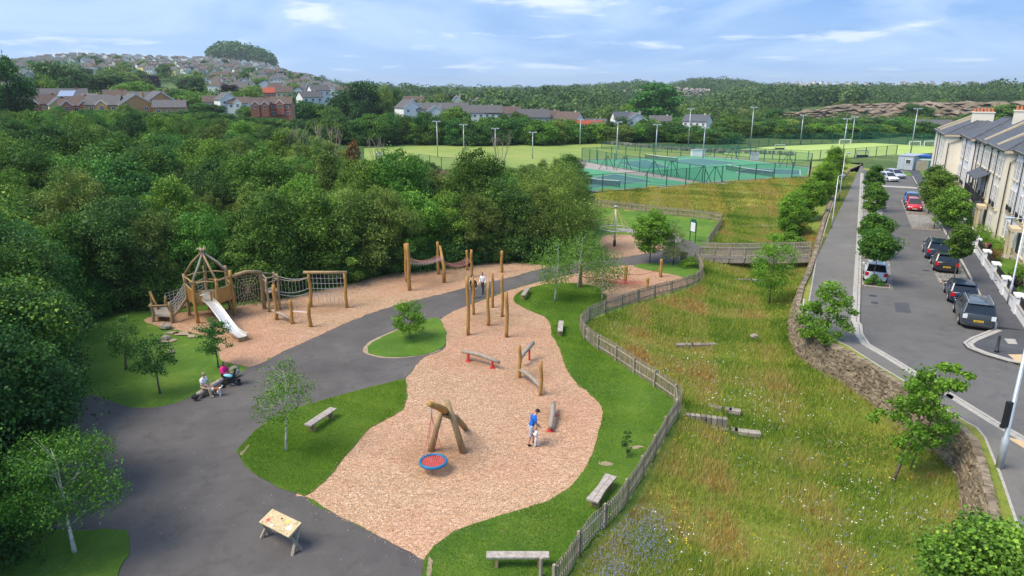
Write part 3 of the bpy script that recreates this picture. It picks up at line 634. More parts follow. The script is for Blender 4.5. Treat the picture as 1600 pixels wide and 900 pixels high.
for q in ([(1475 + 100, 554), (1600, 554), (1600, 569), (1590, 566)], [(1569, 529), (1586, 530), (1590, 538), (1575, 537)], [(1572, 683), (1604, 690), (1604, 703)]):
    sheet('tactile_slab', [Groad(*p) for p in q], rz, .012, 'tactile_paving' if q[0][1] != 529 else 'kerb_stone', .02)

sheet('road_patch', [Groad(*p) for p in ((1398, 470), (1420, 471), (1424, 486), (1400, 485))], rz, -.114, 'pavement_dark', .004)
sheet('road_patch', runn([(75, 4.3), (75, 5.0), (78.5, 5.0), (78.5, 4.3)]), rz, -.114, 'pavement_dark', .004)
for a_, b_ in ((52.2, 2.2), (54, 2.1), (64, 6.1), (86, 5.4), (100, 4.2)):
    sheet('drain_cover', runn([(a_, b_), (a_, b_ + .45), (a_ + .5, b_ + .45), (a_ + .5, b_)]), rz, -.113, 'dark_steel', .004)
sheet('drain_cover', [Groad(*p) for p in ((1480, 615), (1492, 618), (1488, 624), (1476, 621))], rz, .006, 'dark_steel', .004)
# ---------------------------------------------------------------- trees
def leaves(rng, cen, rad, n_per, size, flat_=.55, up=.35, aspect=.55, droop=0.0, shell=.5, spray=.35):
    """cen (k,3), rad (k,) -> quads (diamond leaves) scattered in each clump"""
    k = len(cen); n = k * n_per
    c = np.repeat(cen, n_per, 0); r = np.repeat(rad, n_per)
    d = rng.normal(size=(n, 3)); d /= np.linalg.norm(d, axis=1)[:, None]
    q = rng.random(n) ** (1 / 3 * (1 - shell)) * np.where(rng.random(n) < spray, rng.uniform(1.0, 1.5, n), 1); an_ = rng.normal(size=(k, 3)) * np.array([1, 1, .8]) * .45 * (spray > 0); q = q * (1 + np.abs((d * np.repeat(an_, n_per, 0)).sum(1))) ; off = d * (r * q)[:, None]; off[:, 2] *= flat_
    if droop: off[:, 2] -= droop * (rng.random(n) ** 2) * r
    p = c + off
    nrm = d * .6 + rng.normal(size=(n, 3)) * .55; nrm[:, 2] += up; nrm /= np.linalg.norm(nrm, axis=1)[:, None]
    t = np.cross(nrm, rng.normal(size=(n, 3))); 
    if droop: t[:, 2] -= 1.0
    t -= nrm * (t * nrm).sum(1)[:, None]; t /= np.linalg.norm(t, axis=1)[:, None] + 1e-9
    s = np.cross(nrm, t); L = size * rng.uniform(.6, 1.3, n)[:, None]; W = L * aspect
    V = np.stack([p, p + t * L * .45 + s * W * .5 + nrm * L * .06, p + t * L - nrm * L * .08, p + t * L * .45 - s * W * .5 + nrm * L * .06], 1).reshape(-1, 3)
    F = np.arange(n * 4, dtype=np.int32).reshape(-1, 4)
    tc = np.repeat(rng.normal(0, .15, k), n_per)
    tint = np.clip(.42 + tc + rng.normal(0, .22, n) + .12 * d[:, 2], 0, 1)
    return V, F, tint
def crown_clumps(rng, h, base, R0, k, prof, rc=(.5, .9), lean=(0, 0), jitter=.25, inner=.25):
    """clumps laid out inside a crown whose radius follows prof(t), t=0 base .. 1 top"""
    C_ = []; Rc = []
    tries = 0
    while len(C_) < k and tries < k * 30:
        tries += 1
        t = rng.random(); rp = prof(t)
        if rng.random() > rp ** 1.2 + .05: continue
        a = rng.random() * 2 * math.pi; q = math.sqrt(rng.uniform(inner, 1)); lump = 1 + jitter * math.sin(a * 3 + t * 5 + rng.random())
        r = R0 * rp * q * lump
        z = base + (h - base) * t
        C_.append((r * math.cos(a) + lean[0] * t, r * math.sin(a) + lean[1] * t, z)); Rc.append(rng.uniform(*rc) * R0 * .36)
    return np.array(C_), np.array(Rc)
def skeleton(mb, rng, cen, h, base, r0, lean=(0, 0), nb=14, top=.85, wob=.12, forks=True):
    pts = []; m = 7
    for i in range(m):
        t = i / (m - 1); pts.append((lean[0] * t + rng.normal() * wob * t * .6, lean[1] * t + rng.normal() * wob * t * .6, h * top * t - (.15 if i == 0 else 0)))
    mb.tube(pts, [r0 * (1.35 if i == 0 else (1 - .85 * i / (m - 1))) for i in range(m)], 8)
    idx = rng.choice(len(cen), min(nb, len(cen)), replace=False)
    for i in idx:
        c = cen[i]; zt = max(base * .6, min(h * top * .9, c[2] - math.hypot(c[0], c[1]) * .7)); t = zt / (h * top); s = (lean[0] * t, lean[1] * t, zt)
        mid = ((s[0] + c[0]) / 2, (s[1] + c[1]) / 2, (zt + c[2]) / 2 + .1 * abs(c[2] - zt))
        rb = max(.012, r0 * .42 * (1 - t * .6)); mb.tube([s, mid, tuple(c)], [rb, rb * .6, rb * .2], 5)
PROF = dict(oval=lambda t: max(0, math.sin(math.pi * min(1, t * .92 + .08)) ** .6), round=lambda t: max(0, 1 - (2 * t - .9) ** 2) ** .5 if abs(2 * t - .9) < 1 else 0,
            cone=lambda t: (1 - t) ** .75 * min(1, t * 8 + .3), spread=lambda t: max(0, 1 - (1.7 * t - .75) ** 2) ** .6 if abs(1.7 * t - .75) < 1 else 0, low=lambda t: (1 - t ** 2.2) ** .5)
def make_tree(name, seed, h, R0, base, k, per, size, leaf, prof='oval', r0=None, bark=None, rc=(.5, .9), lean=(0, 0), nb=14, flat_=.55, droop=0, aspect=.55, up=.35, shell=.5, inner=.25, jitter=.25, top=.85, wob=.12):
    rng = np.random.default_rng(seed)
    cen, rad = crown_clumps(rng, h * .97, base, R0, k, PROF[prof], rc, lean, jitter, inner)
    t = thing(name, None, None)
    mb = MB(); skeleton(mb, rng, cen, h, base, r0 or h * .018, lean, nb, top, wob); mb.build('trunk', bark or M_bark, t, True)
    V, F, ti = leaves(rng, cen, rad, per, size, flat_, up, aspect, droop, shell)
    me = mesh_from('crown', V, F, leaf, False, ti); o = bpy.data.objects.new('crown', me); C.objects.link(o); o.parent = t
    return t
_used = set()
def put(proto, loc, rz=0, s=1, label=None, cat='tree', group=None):
    if proto.name not in _used:
        _used.add(proto.name); o = proto; o.location = loc; o.rotation_euler = (0, 0, rz); o.scale = (s, s, s) if isinstance(s, (int, float)) else s
        tag(o, label, None, group)
    else: o = copy_tree(proto, loc, rz, s, label, group)
    o['category'] = cat; return o
rnd = random.Random(7)
# --- woodland left of the play area
LM = ['leaf_oak', 'leaf_dark', 'leaf_olive']
protos = []
for i, (kind, h, R0, base, prof, leaf, asp) in enumerate([('broadleaf_tree', 8.5, 2.9, .8, 'oval', 'leaf_oak', .6), ('broadleaf_tree', 8, 3.1, .6, 'round', 'leaf_oak', .6), ('broadleaf_tree', 8, 2.8, .7, 'oval', 'leaf_dark', .6),
                                                 ('broadleaf_tree', 9, 3.2, 1.0, 'spread', 'leaf_dark', .6), ('willow_tree', 8, 2.9, .6, 'oval', 'leaf_olive', .32), ('willow_tree', 8.5, 2.7, .7, 'oval', 'leaf_olive', .32), ('broadleaf_tree', 7.5, 2.9, .5, 'low', 'leaf_oak', .6), ('ash_tree', 8.5, 2.6, .8, 'cone', 'leaf_olive', .45), ('hazel_tree', 8, 2.8, .5, 'oval', 'leaf_fresh', .65)]):
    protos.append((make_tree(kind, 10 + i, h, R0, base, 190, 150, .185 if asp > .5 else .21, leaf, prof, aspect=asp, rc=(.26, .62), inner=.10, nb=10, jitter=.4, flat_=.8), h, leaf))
def caprow(px):
    return float(np.interp(px, [-200, 0, 120, 200, 330, 400, 480, 520, 560, 600, 640, 680, 720, 760, 800, 830, 870, 905, 920], [172, 172, 170, 172, 182, 190, 205, 222, 240, 242, 236, 256, 262, 244, 262, 256, 234, 240, 262]))
pts = []
def wood_pts(spacing, tries, f, lim):
    for _ in range(tries):
        px = rnd.uniform(-330, 925); yd = rnd.uniform(*lim)
        x = (px - 800) / 1112.3 * yd; y = yd
        if not f(px, x, y): continue
        if all((x - a) ** 2 + (y - b) ** 2 > (spacing * (1 + max(0, y - 50) / 110)) ** 2 for a, b in pts): pts.append((x, y))
woodx = lambda px, x, y: bool(inpoly(np.array([x]), np.array([y]), WOOD)[0])
# front row exactly along the edge
acc = 0
E_ = offset_line(WOODEDGE, 1.9)
for (ax, ay), (bx, by) in zip(E_[:-1], E_[1:]):
    L = math.hypot(bx - ax, by - ay); 
    while acc < L:
        t = acc / L; x, y = ax + (bx - ax) * t, ay + (by - ay) * t
        if y > 16: pts.append((x + rnd.uniform(-.4, .4), y + rnd.uniform(-.4, .4)))
        acc += rnd.uniform(2.6, 3.4)
    acc -= L
nfront = len(pts)
wood_pts(3.1, 9000, woodx, (17, 195))
nw = 0
for i, (x, y) in enumerate(pts):
    if x < -12 and y < 14: continue
    gz = H1(x, y); px, _, zc = proj(x, y, gz + 6)
    if px < -230 - 0 * y or zc < 8: continue
    cap = caprow(px) + rnd.uniform(-6, 16) * (1 if y < 90 else .3)
    ztop = zat(x, y, cap); nat = rnd.uniform(5.4, 10.4) * (1 if i >= nfront else .84)
    if px > 500 and y > 84 and i >= nfront: nat *= .6
    hh = min(nat, ztop - gz)
    if hh < 2.2: continue
    # species mix: olive/willow towards the middle, dark oak at the left
    q = rnd.random(); mid = max(0, min(1, (px - 330) / 250)) * (1 if px < 900 else .5)
    if q < .5 * mid + .06: pr = protos[rnd.choice([4, 5, 7])]
    elif q < .5 * mid + .18: pr = protos[8]
    elif q < .5 * mid + .40: pr = protos[rnd.choice([2, 3])]
    else: pr = protos[rnd.choice([0, 1, 6])]
    t, h0, lf = pr; s = hh / h0; wdt = s * rnd.uniform(.72, 1.12) if hh > 5 else s * 1.5
    nm = {'leaf_oak': 'mid green broadleaf tree in the dense wood left of the play area', 'leaf_dark': 'dark green broadleaf tree in the dense wood left of the play area', 'leaf_olive': 'olive green willow in the dense wood behind the climbing posts', 'leaf_fresh': 'fresh yellow green tree in the dense wood left of the play area'}[lf]
    put(t, (x, y, gz - .1), rnd.uniform(0, 6.28), (wdt, wdt, s), nm, 'tree', nm.split(' in ')[0] + 's of the wood'); nw += 1
print('WOOD', nw)
# the dark hedge-like front of shrubs along the woodland foot
hb = make_tree('hedge_shrub', 55, 3.2, 1.9, .0, 60, 130, .16, 'leaf_dark', 'low', aspect=.6, rc=(.5, .9), inner=.2, nb=6)
acc = 0; nsh = 0
E2 = offset_line(WOODEDGE, .75)
for (ax, ay), (bx, by) in zip(E2[:-1], E2[1:]):
    L = math.hypot(bx - ax, by - ay)
    while acc < L:
        t = acc / L; x, y = ax + (bx - ax) * t, ay + (by - ay) * t
        if y > 18:
            s = rnd.uniform(.7, 1.15); put(hb, (x, y, -.05), rnd.uniform(0, 6.28), s, 'dark leafy shrub filling the foot of the wood', 'shrub', 'shrubs along the woodland edge'); nsh += 1
        acc += rnd.uniform(1.7, 2.5)
    acc -= L
# feature trees of the wood
wl = make_tree('willow_tree', 71, 9.6, 3.6, 1.0, 170, 190, .26, 'leaf_willow', 'oval', aspect=.22, rc=(.45, .8), droop=1.3, inner=.3, nb=12)
x, y = Gz(868, 398); put(wl, (x, y + 1.5, 0), 0, (1.05, 1.05, .95), 'tall pale weeping willow at the right end of the wood', 'tree')
for px_, py_, tr_, lab_ in ((626, 420, 226, 'upright dark green tree standing above the middle of the wood'), (745, 405, 226, 'round green tree rising above the wood before the floodlights'),):
    x, y = Gz(px_, py_); y += 5; x *= (y) / (y - 5); hh = zat(x, y, tr_); put(protos[0][0], (x, y, 0), 1.3, (hh / 8.5 * .8, hh / 8.5 * .8, hh / 8.5), lab_)
# bare trees
def bare(seed, h):
    rng = np.random.default_rng(seed); t = thing('bare_tree', None, None); mb = MB(); tw = MB()
    for j in range(6):
        a = j * 1.05 + rng.random(); top = (math.cos(a) * h * .28, math.sin(a) * h * .28, h * rng.uniform(.8, 1))
        mid = (top[0] * .35, top[1] * .35, h * .45); mb.tube([(0, 0, -.1), mid, top], [h * .016, h * .009, h * .003], 5)
        for q in range(7):
            f = rng.uniform(.35, .95); s = (np.array(mid) * (1 - f) + np.array(top) * f); e = s + rng.normal(size=3) * h * .07 + np.array([0, 0, h * .12]); tw.tube([s, e], [h * .005, h * .002], 4)
    mb.build('trunk', M_bare, t); tw.build('twigs', M_bare, t); return t
bt = bare(4, 8)
for i, (px, row, top, lb) in enumerate(((462, 300, 200, 'leftmost of the bare pale trees above the wood'), (487, 300, 205, 'bare tree between two others above the wood'), (521, 296, 196, 'widest bare tree with spreading pale branches above the wood'), (590, 290, 214, 'bare tree beside the basketball goal'), (783, 290, 208, 'thin bare tree right of the third floodlight'), (286, 370, 268, 'pale leafless birch left of centre inside the wood'), (334, 340, 262, 'second pale leafless birch inside the wood'), (395, 330, 240, 'bare grey tree in the left half of the wood'), (690, 330, 262, 'low bare tree behind the crooked posts'))):
    x, y = Gz(px, row); gz = H1(x, y); hh = zat(x, y, top) - gz; put(bt, (x, y, gz), i * 1.3, (hh / 8 * .8, hh / 8 * .8, hh / 8), lb, 'bare tree')
# rust coloured tree
rt = make_tree('rowan_tree', 91, 7, 2.0, 1, 60, 90, .3, 'leaf_red', 'oval'); x, y = Gz(560, 330); put(rt, (x, y, 0), 0, (.6, .6, (zat(x, y, 216)) / 7), 'slim rowan tree with rusty red leaves in the wood')
# --- big overhanging maple-like trees at the left edge (near)
big = make_tree('sycamore_tree', 33, 9, 3.6, .8, 200, 230, .17, 'leaf_dark', 'oval', aspect=.75, rc=(.4, .75), inner=.25, nb=16)
for (px, row, hh, s, lb) in ((55, 800, 8.2, .82, 'dark sycamore overhanging the tarmac at the left edge'), (80, 660, 7.5, .8, 'dark sycamore reaching over the tarmac beside the lawn'), (-60, 900, 8.0, .85, 'dark sycamore in the near left corner'), (60, 560, 8.6, .8, 'tall dark sycamore at the left end of the lawn'), (-20, 700, 8.8, .9, 'large dark sycamore behind the tarmac at far left')):
    x, y = Gz(px, row); put(big, (x - 1.6, y, 0), px * .1, (s, s, hh / 9), lb)
# small saplings and lawn trees
def lone(name, seed, base_px, top_row, R0, basef, k, per, size, leaf, prof, label, cat='tree', r0=.06, bark=None, z=None, **kw):
    x, y, gz = (G(*base_px) if z is None else (*Gz(*base_px, z), z)); h = zat(x, y, top_row) - gz
    t = make_tree(name, seed, h, R0, h * basef, k, per, size, leaf, prof, r0=r0, bark=bark, **kw); t.location = (x, y, gz); tag(t, label, cat); return t
birk = dict(aspect=.4, droop=.9, flat_=.8)
lone('birch_tree', 101, (447, 706), 556, 1.15, .42, 36, 75, .13, 'leaf_birch', 'oval', 'white stemmed birch on the lawn beside the slatted bench', r0=.055, bark=M_birchbark, lean=(.35, 0), nb=14, rc=(.6, 1.0), **birk)
lone('birch_tree', 102, (867, 471), 366, 1.5, .30, 40, 80, .16, 'leaf_birch', 'oval', 'leftmost birch on the lawn behind the log bench', r0=.07, bark=M_birchbark, lean=(.2, 0), nb=16, rc=(.6, 1.0), **birk)
lone('birch_tree', 103, (903, 450), 358, 1.9, .30, 46, 85, .16, 'leaf_birch', 'round', 'middle birch of three on the meandering lawn', r0=.07, bark=M_birchbark, lean=(.3, 0), nb=16, rc=(.6, 1.0), **birk)
lone('birch_tree', 104, (940, 470), 384, 1.5, .28, 40, 80, .16, 'leaf_birch', 'round', 'birch against the picket fence beside the red rope net', r0=.06, bark=M_birchbark, lean=(.1, 0), nb=16, rc=(.6, 1.0), **birk)
lone('maple_tree', 105, (1015, 412), 328, 1.55, .26, 80, 110, .17, 'leaf_maple', 'oval', 'round young maple beside the path behind the tall post', r0=.06, nb=14, aspect=.8)
lone('pine_tree', 106, (1052, 414), 343, 1.35, .18, 70, 120, .16, 'leaf_pine', 'cone', 'grey green pine next to the wooden litter bin', r0=.06, nb=14, aspect=.15, lean=(-.1, 0))
lone('bush', 107, (1077, 418), 402, .8, .0, 26, 110, .11, 'leaf_maple', 'low', 'low green bush by the fence near the footbridge', 'bush', r0=.02, nb=5)
lone('young_tree', 108, (641, 530), 467, .95, .18, 46, 95, .12, 'leaf_maple', 'oval', 'small leafy tree on the grass island in the path', r0=.03, nb=12)
lone('young_tree', 109, (251, 615), 522, 1.0, .30, 40, 60, .12, 'leaf_dark', 'round', 'small dark tree in the middle of the left lawn', r0=.06, nb=12, lean=(-.15, 0))
lone('young_tree', 110, (197, 577), 492, 1.0, .25, 38, 60, .12, 'leaf_dark', 'oval', 'small leaning tree at the back of the left lawn', r0=.07, nb=10, lean=(.35, 0))
lone('young_tree', 111, (341, 574), 492, .85, .30, 40, 85, .11, 'leaf_dark', 'oval', 'slender small tree in front of the steel slide', r0=.05, nb=10)
lone('birch_tree', 112, (117, 864), 672, 1.75, .34, 90, 150, .10, 'leaf_oak', 'round', 'leafy birch with a forked pale trunk in the near left corner', r0=.07, bark=M_birchbark, nb=20, rc=(.45, .8), aspect=.5, droop=.5)
lone('sapling', 113, (979, 717), 668, .22, .12, 12, 45, .08, 'leaf_dark', 'oval', 'thin sapling on the lawn by the picket fence', 'sapling', r0=.02, nb=6)
mp = dict(aspect=.8, rc=(.38, .7), droop=.15, jitter=.4)
lone('maple_tree', 120, (1274, 567), 438, 1.35, .26, 46, 110, .145, 'leaf_maple', 'oval', 'bright green maple beside the curved stone wall', r0=.06, nb=18, lean=(.5, 0), **mp)
lone('maple_tree', 121, (1395, 754), 575, 1.2, .30, 46, 95, .14, 'leaf_maple', 'spread', 'irregular green tree in the meadow below the stone wall', r0=.07, nb=18, lean=(.9, 0), **mp)
lone('maple_tree', 122, (1420, 735), 556, .8, .55, 26, 80, .17, 'leaf_maple', 'oval', 'small tree whose top hangs over the pavement edge', r0=.04, nb=10, lean=(1.1, 0), **mp)
t = make_tree('maple_tree', 123, 3.8, 1.8, .6, 130, 170, .13, 'leaf_oak', 'round', r0=.09, nb=16, aspect=.85, rc=(.4, .8)); x, y = Gz(1545, 1010, -.2); t.location = (x + .3, y + .7, -.2); tag(t, 'large leaved maple filling the near right corner', 'tree')
lone('ash_tree', 124, (1201, 478), 362, 1.5, .25, 54, 105, .15, 'leaf_maple', 'oval', 'light green young tree standing beside the footbridge', r0=.06, nb=16, aspect=.5)
lone('maple_tree', 125, (1228, 400), 362, 1.7, .05, 44, 95, .2, 'leaf_maple', 'low', 'leafy tree hiding the right end of the footbridge', r0=.06, nb=8, **mp)
for i, (bp, tr, R0, lb) in enumerate((((1235, 372), 298, 1.6, 'maple at the near end of the row along the footway'), ((1262, 345), 276, 1.45, 'second maple in the row along the footway'), ((1284, 318), 250, 1.4, 'third maple in the row along the footway'), ((1298, 296), 227, 1.55, 'tallest and farthest maple in the row along the footway'))):
    lone('maple_tree', 130 + i, bp, tr, R0, .1, 90, 160, .16, 'leaf_maple', 'oval', lb, r0=.07, nb=12, aspect=.75, rc=(.5, .9))
# --- street trees standing in the pits
def street(seed, u, n, top, R0, basef, lb, leaf='leaf_oak', base_h=None):
    x, y = un(u, n); gz = rz(x, y) - .08; h = zat(x, y, top) - gz
    t = make_tree('street_tree', seed, h, R0, h * basef, 90, 170, .145, leaf, 'oval', r0=.05, nb=14, aspect=.7, rc=(.45, .85), jitter=.15); t.location = (x, y, gz); tag(t, lb, 'tree')
street(140, 57.3, 2.3, 358, 1.2, .5, 'street tree over the white hatchback, nearest in the left bays')
street(141, 67, 2.3, 331, 1.2, .38, 'street tree behind the nearest one, beside the blue parked car')
street(142, 83.6, 2.3, 284, 1.05, .36, 'slim street tree in the middle of the left bays')
street(143, 94.6, 2.3, 254, 1.05, .30, 'farthest street tree of the left bays')
street(144, 60.6, 7.9, 348, .75, .45, 'small thin street tree growing from the cobbled bay')
street(145, 74.4, 8.5, 288, 1.35, .38, 'street tree over the dark estate car on the right')
street(146, 84.9, 8.4, 262, 1.6, .30, 'broad street tree behind the empty cobbled bay')
street(147, 95.8, 8.6, 256, 1.35, .30, 'street tree beside the red parked car')
for i, (u, n) in enumerate(((116, 10.2), (112, 4))):
    pass
x, y = un(57.2, 2.4); b_ = make_tree('low_bush', 150, .8, .55, 0, 22, 90, .09, 'leaf_oak', 'low', r0=.02, nb=4); b_.location = (x, y, rz(x, y) - .06); tag(b_, 'low round bush in the planting pit behind the white hatchback', 'bush')
# --- hedges and tree belts beyond
low = []
for i, (h, R0, leaf, prof) in enumerate(((8, 3.6, 'leaf_oak', 'round'), (8, 3.4, 'leaf_dark', 'round'), (8, 3.3, 'leaf_dark', 'oval'), (8, 3.5, 'leaf_olive', 'round'), (8, 3.6, 'leaf_purple', 'round'), (8, 3.5, 'leaf_maple', 'round'))):
    low.append(make_tree('distant_tree', 200 + i, h, R0, .2, 75, 150, .38, leaf, prof, aspect=.7, nb=4, rc=(.55, .95), inner=.2, r0=.14))
DN = ['mid green tree in the belts beyond the sports ground', 'dark green tree in the belts beyond the sports ground', 'dark upright tree in the belts beyond the sports ground', 'pale olive tree in the belts beyond the sports ground', 'purple leaved tree among the distant houses', 'bright green tree in the belts beyond the sports ground']
def dist_tree(kind, px, yd, top_row, width_px=None, label=None, dz=0, group=True):
    x = (px - 800) / 1112.3 * yd; y = yd; gz = H1(x, y); z = zat(x, y, top_row); hh = max(2.0, z - gz); s = hh / 8
    ww = s if width_px is None else (width_px / FPX * yd) / 7.0
    put(low[kind], (x, y, gz - .3), rnd.uniform(0, 6.28), (ww, ww, s), label or DN[kind], 'tree', DN[kind].split(' in ')[0] + 's far off' if group and not label else None)
# belt behind the playing field: px 440..1130 at ~205-225 m
nd = 0
for px in range(-60, 1150, 13):
    if px < 480:
        yd = rnd.uniform(196, 212); row = rnd.uniform(168, 176) if px < 300 else np.interp(px, [300, 480], [176, 186]) + rnd.uniform(-5, 5)
    else:
        yd = np.interp(px, [480, 900, 960, 1150], [188, 191, 198, 196]) + rnd.uniform(-4, 4); row = np.interp(px, [480, 600, 640, 760, 900, 960, 1130], [180, 176, 177, 180, 185, 193, 197]) + rnd.uniform(-6, 7)
    dist_tree(rnd.choice([0, 1, 1, 2, 0, 3 if px > 700 else 1]), px + rnd.uniform(-4, 4), yd, row, rnd.uniform(26, 40)); nd += 1
for px in range(1130, 1480, 13):
    dist_tree(rnd.choice([0, 1, 1, 2]), px, rnd.uniform(212, 228), rnd.uniform(184, 196), rnd.uniform(28, 42)); nd += 1
for px in range(500, 1160, 17):
    if 880 < px < 945: continue
    dist_tree(rnd.choice([0, 1, 3, 0, 5 if px > 950 else 0]), px, rnd.uniform(240, 262), rnd.uniform(176, 190) if px < 640 or px > 960 else rnd.uniform(184, 191), rnd.uniform(26, 40)); nd += 1
for px in range(1150, 1700, 18):
    dist_tree(rnd.choice([0, 1, 1, 3]), px, rnd.uniform(255, 275), rnd.uniform(181, 190), rnd.uniform(26, 40)); nd += 1
print('DIST', nd)
for (k_, px, yd, top, wd, lb) in ((2, 1027, 300, 128, 76, 'huge dark round tree standing above the white houses'), (1, 92, 300, 90, 70, 'big dark tree on the slope above the brick houses'), (1, 62, 290, 108, 46, 'dark tree left of the biggest one above the brick houses'), (2, 5, 170, 84, 60, 'tall dark tree at the left edge of the photo'), (1, 130, 320, 112, 60, 'wide dark tree right of the biggest one above the brick houses'),
                             (1, 175, 330, 112, 52, 'dark round tree above the orange brick gable'), (0, 70, 250, 112, 32, 'mid green pointed tree before the biggest dark tree'), (0, 205, 300, 124, 50, 'mid green tree behind the brick houses'), (4, 236, 420, 115, 24, 'purple tree left of two among the hillside houses'), (4, 302, 420, 121, 26, 'purple tree right of two among the hillside houses'),
                             (0, 215, 235, 128, 26, 'bright tree between the brick houses'), (1, 270, 280, 136, 40, 'dark tree right of the orange brick house'), (0, 300, 250, 140, 50, 'mid green tree right of the brick houses'), (1, 345, 260, 150, 60, 'dark low tree before the white gable'), (0, 385, 300, 136, 30, 'green tree between the white gable and red brick house'),
                             (1, 568, 260, 120, 46, 'tall dark tree with a cedar like top'), (1, 540, 270, 134, 46, 'dark tree left of the cedar like one'), (3, 600, 262, 130, 24, 'ivy clad pale tree right of the cedar like one'), (2, 618, 270, 136, 22, 'slim tree right of the ivy clad one'), (1, 500, 300, 139, 50, 'dark tree in front of the yellow house'), (1, 465, 300, 141, 40, 'dark tree beside the red brick house'),
                             (3, 690, 330, 144, 28, 'pale rounded tree behind the long white roof'), (4, 723, 340, 146, 18, 'purple tree behind the long roof'), (4, 705, 345, 145, 12, 'small purple tree beside the pale rounded one'), (1, 655, 262, 164, 22, 'dark bush between two white gables'), (0, 710, 256, 160, 34, 'green tree before the long white roof'), (5, 985, 330, 160, 22, 'bright green tree left of the huge dark one'),
                             (1, 1370 + 65, 330, 160, 30, 'dark tree in front of the quarry face'), (1, 1452, 330, 164, 26, 'second dark tree in front of the quarry face'), (1, 1215, 300, 168, 26, 'round bush at the left end of the quarry face'), (0, 1590, 300, 160, 60, 'green tree behind the terrace roofs'), (0, 1545, 290, 172, 50, 'green tree behind the near chimney')):
    dist_tree(k_, px, yd, top, wd, lb)
# trees on the hillside among the houses
for _ in range(115):
    px = rnd.uniform(-20, 600); yd = rnd.uniform(330, 1200) if px < 480 else rnd.uniform(320, 700)
    x = (px - 800) / 1112.3 * yd; gz = H1(x, yd); row = proj(x, yd, gz + rnd.uniform(5, 10))[1]
    dist_tree(rnd.choice([0, 1, 1, 2, 3, 4 if rnd.random() < .2 else 0]), px, yd, row, rnd.uniform(9, 14) / yd * FPX * .8)
# --- far woods as one mass each
def forest(name, label, regions, leaf, seed):
    rng = np.random.default_rng(seed); P_ = []; S_ = []
    for (pa, pb, ya, yb, n, hs) in regions:
        px = rng.uniform(pa, pb, n); yd = ya * (yb / ya) ** rng.random(n); x = (px - 800) / 1112.3 * yd
        P_.append(np.stack([x, yd, H(x, yd)], 1)); S_.append(rng.uniform(hs[0], hs[1], n))
    P_ = np.concatenate(P_); S_ = np.concatenate(S_)
    gap = fbm2(P_[:, 0], P_[:, 1], .011, seed) + .4 * fbm2(P_[:, 0], P_[:, 1], .03, seed); kp = (gap < .50) | (P_[:, 1] > 1100); P_ = P_[kp]; S_ = S_[kp] * np.clip(1 + .4 * fbm2(P_[:, 0], P_[:, 1], .02, seed + 3), .55, 1.5)
    cen = P_ + np.stack([np.zeros(len(P_)), np.zeros(len(P_)), S_ * .5], 1)
    V1, F1, t1 = leaves(rng, cen, S_ * .55, 110, 1.0, .95, .5, .8, shell=.9, spray=0)
    # scale leaf size with crown
    L = np.repeat(S_ * .55, 110 * 4)[:, None] ; c4 = np.repeat(V1.reshape(-1, 4, 3)[:, 0], 4, 0); V1 = c4 + (V1 - c4) * L * .27
    me = mesh_from(name, V1, F1, leaf, False, np.clip(np.repeat(rng.normal(.38, .20, len(P_)), 110) + (t1 - .42) * .8, 0, 1)); o = bpy.data.objects.new(name, me); C.objects.link(o); tag(o, label, None, None, 'stuff'); return len(P_)
n1 = forest('far_wood', 'dark far woodland covering the low hills', [(520, 1150, 265, 420, 520, (5, 8)), (560, 1250, 420, 900, 1500, (6, 10)), (850, 1240, 900, 1500, 1300, (8, 12)), (1150, 1750, 480, 900, 1300, (6, 10)), (1150, 1750, 900, 1500, 900, (7, 11)), (500, 900, 900, 1500, 700, (7, 10))], 'leaf_far', 5)
n2 = forest('knoll_wood', 'dark wooded knoll on top of the town hill', [(338, 428, 1180, 1330, 420, (15, 24))], 'leaf_dark', 6)
n4 = forest('slope_scrub', 'scrubby green cover between the far hedges', [(1100, 1750, 275, 480, 700, (2, 4.5)), (900, 1150, 300, 600, 300, (3, 5)), (-60, 520, 215, 420, 420, (3, 5.5)), (-60, 560, 420, 1300, 500, (4, 7))], 'leaf_oak', 8)
print('FOREST', n1, n2, n4)
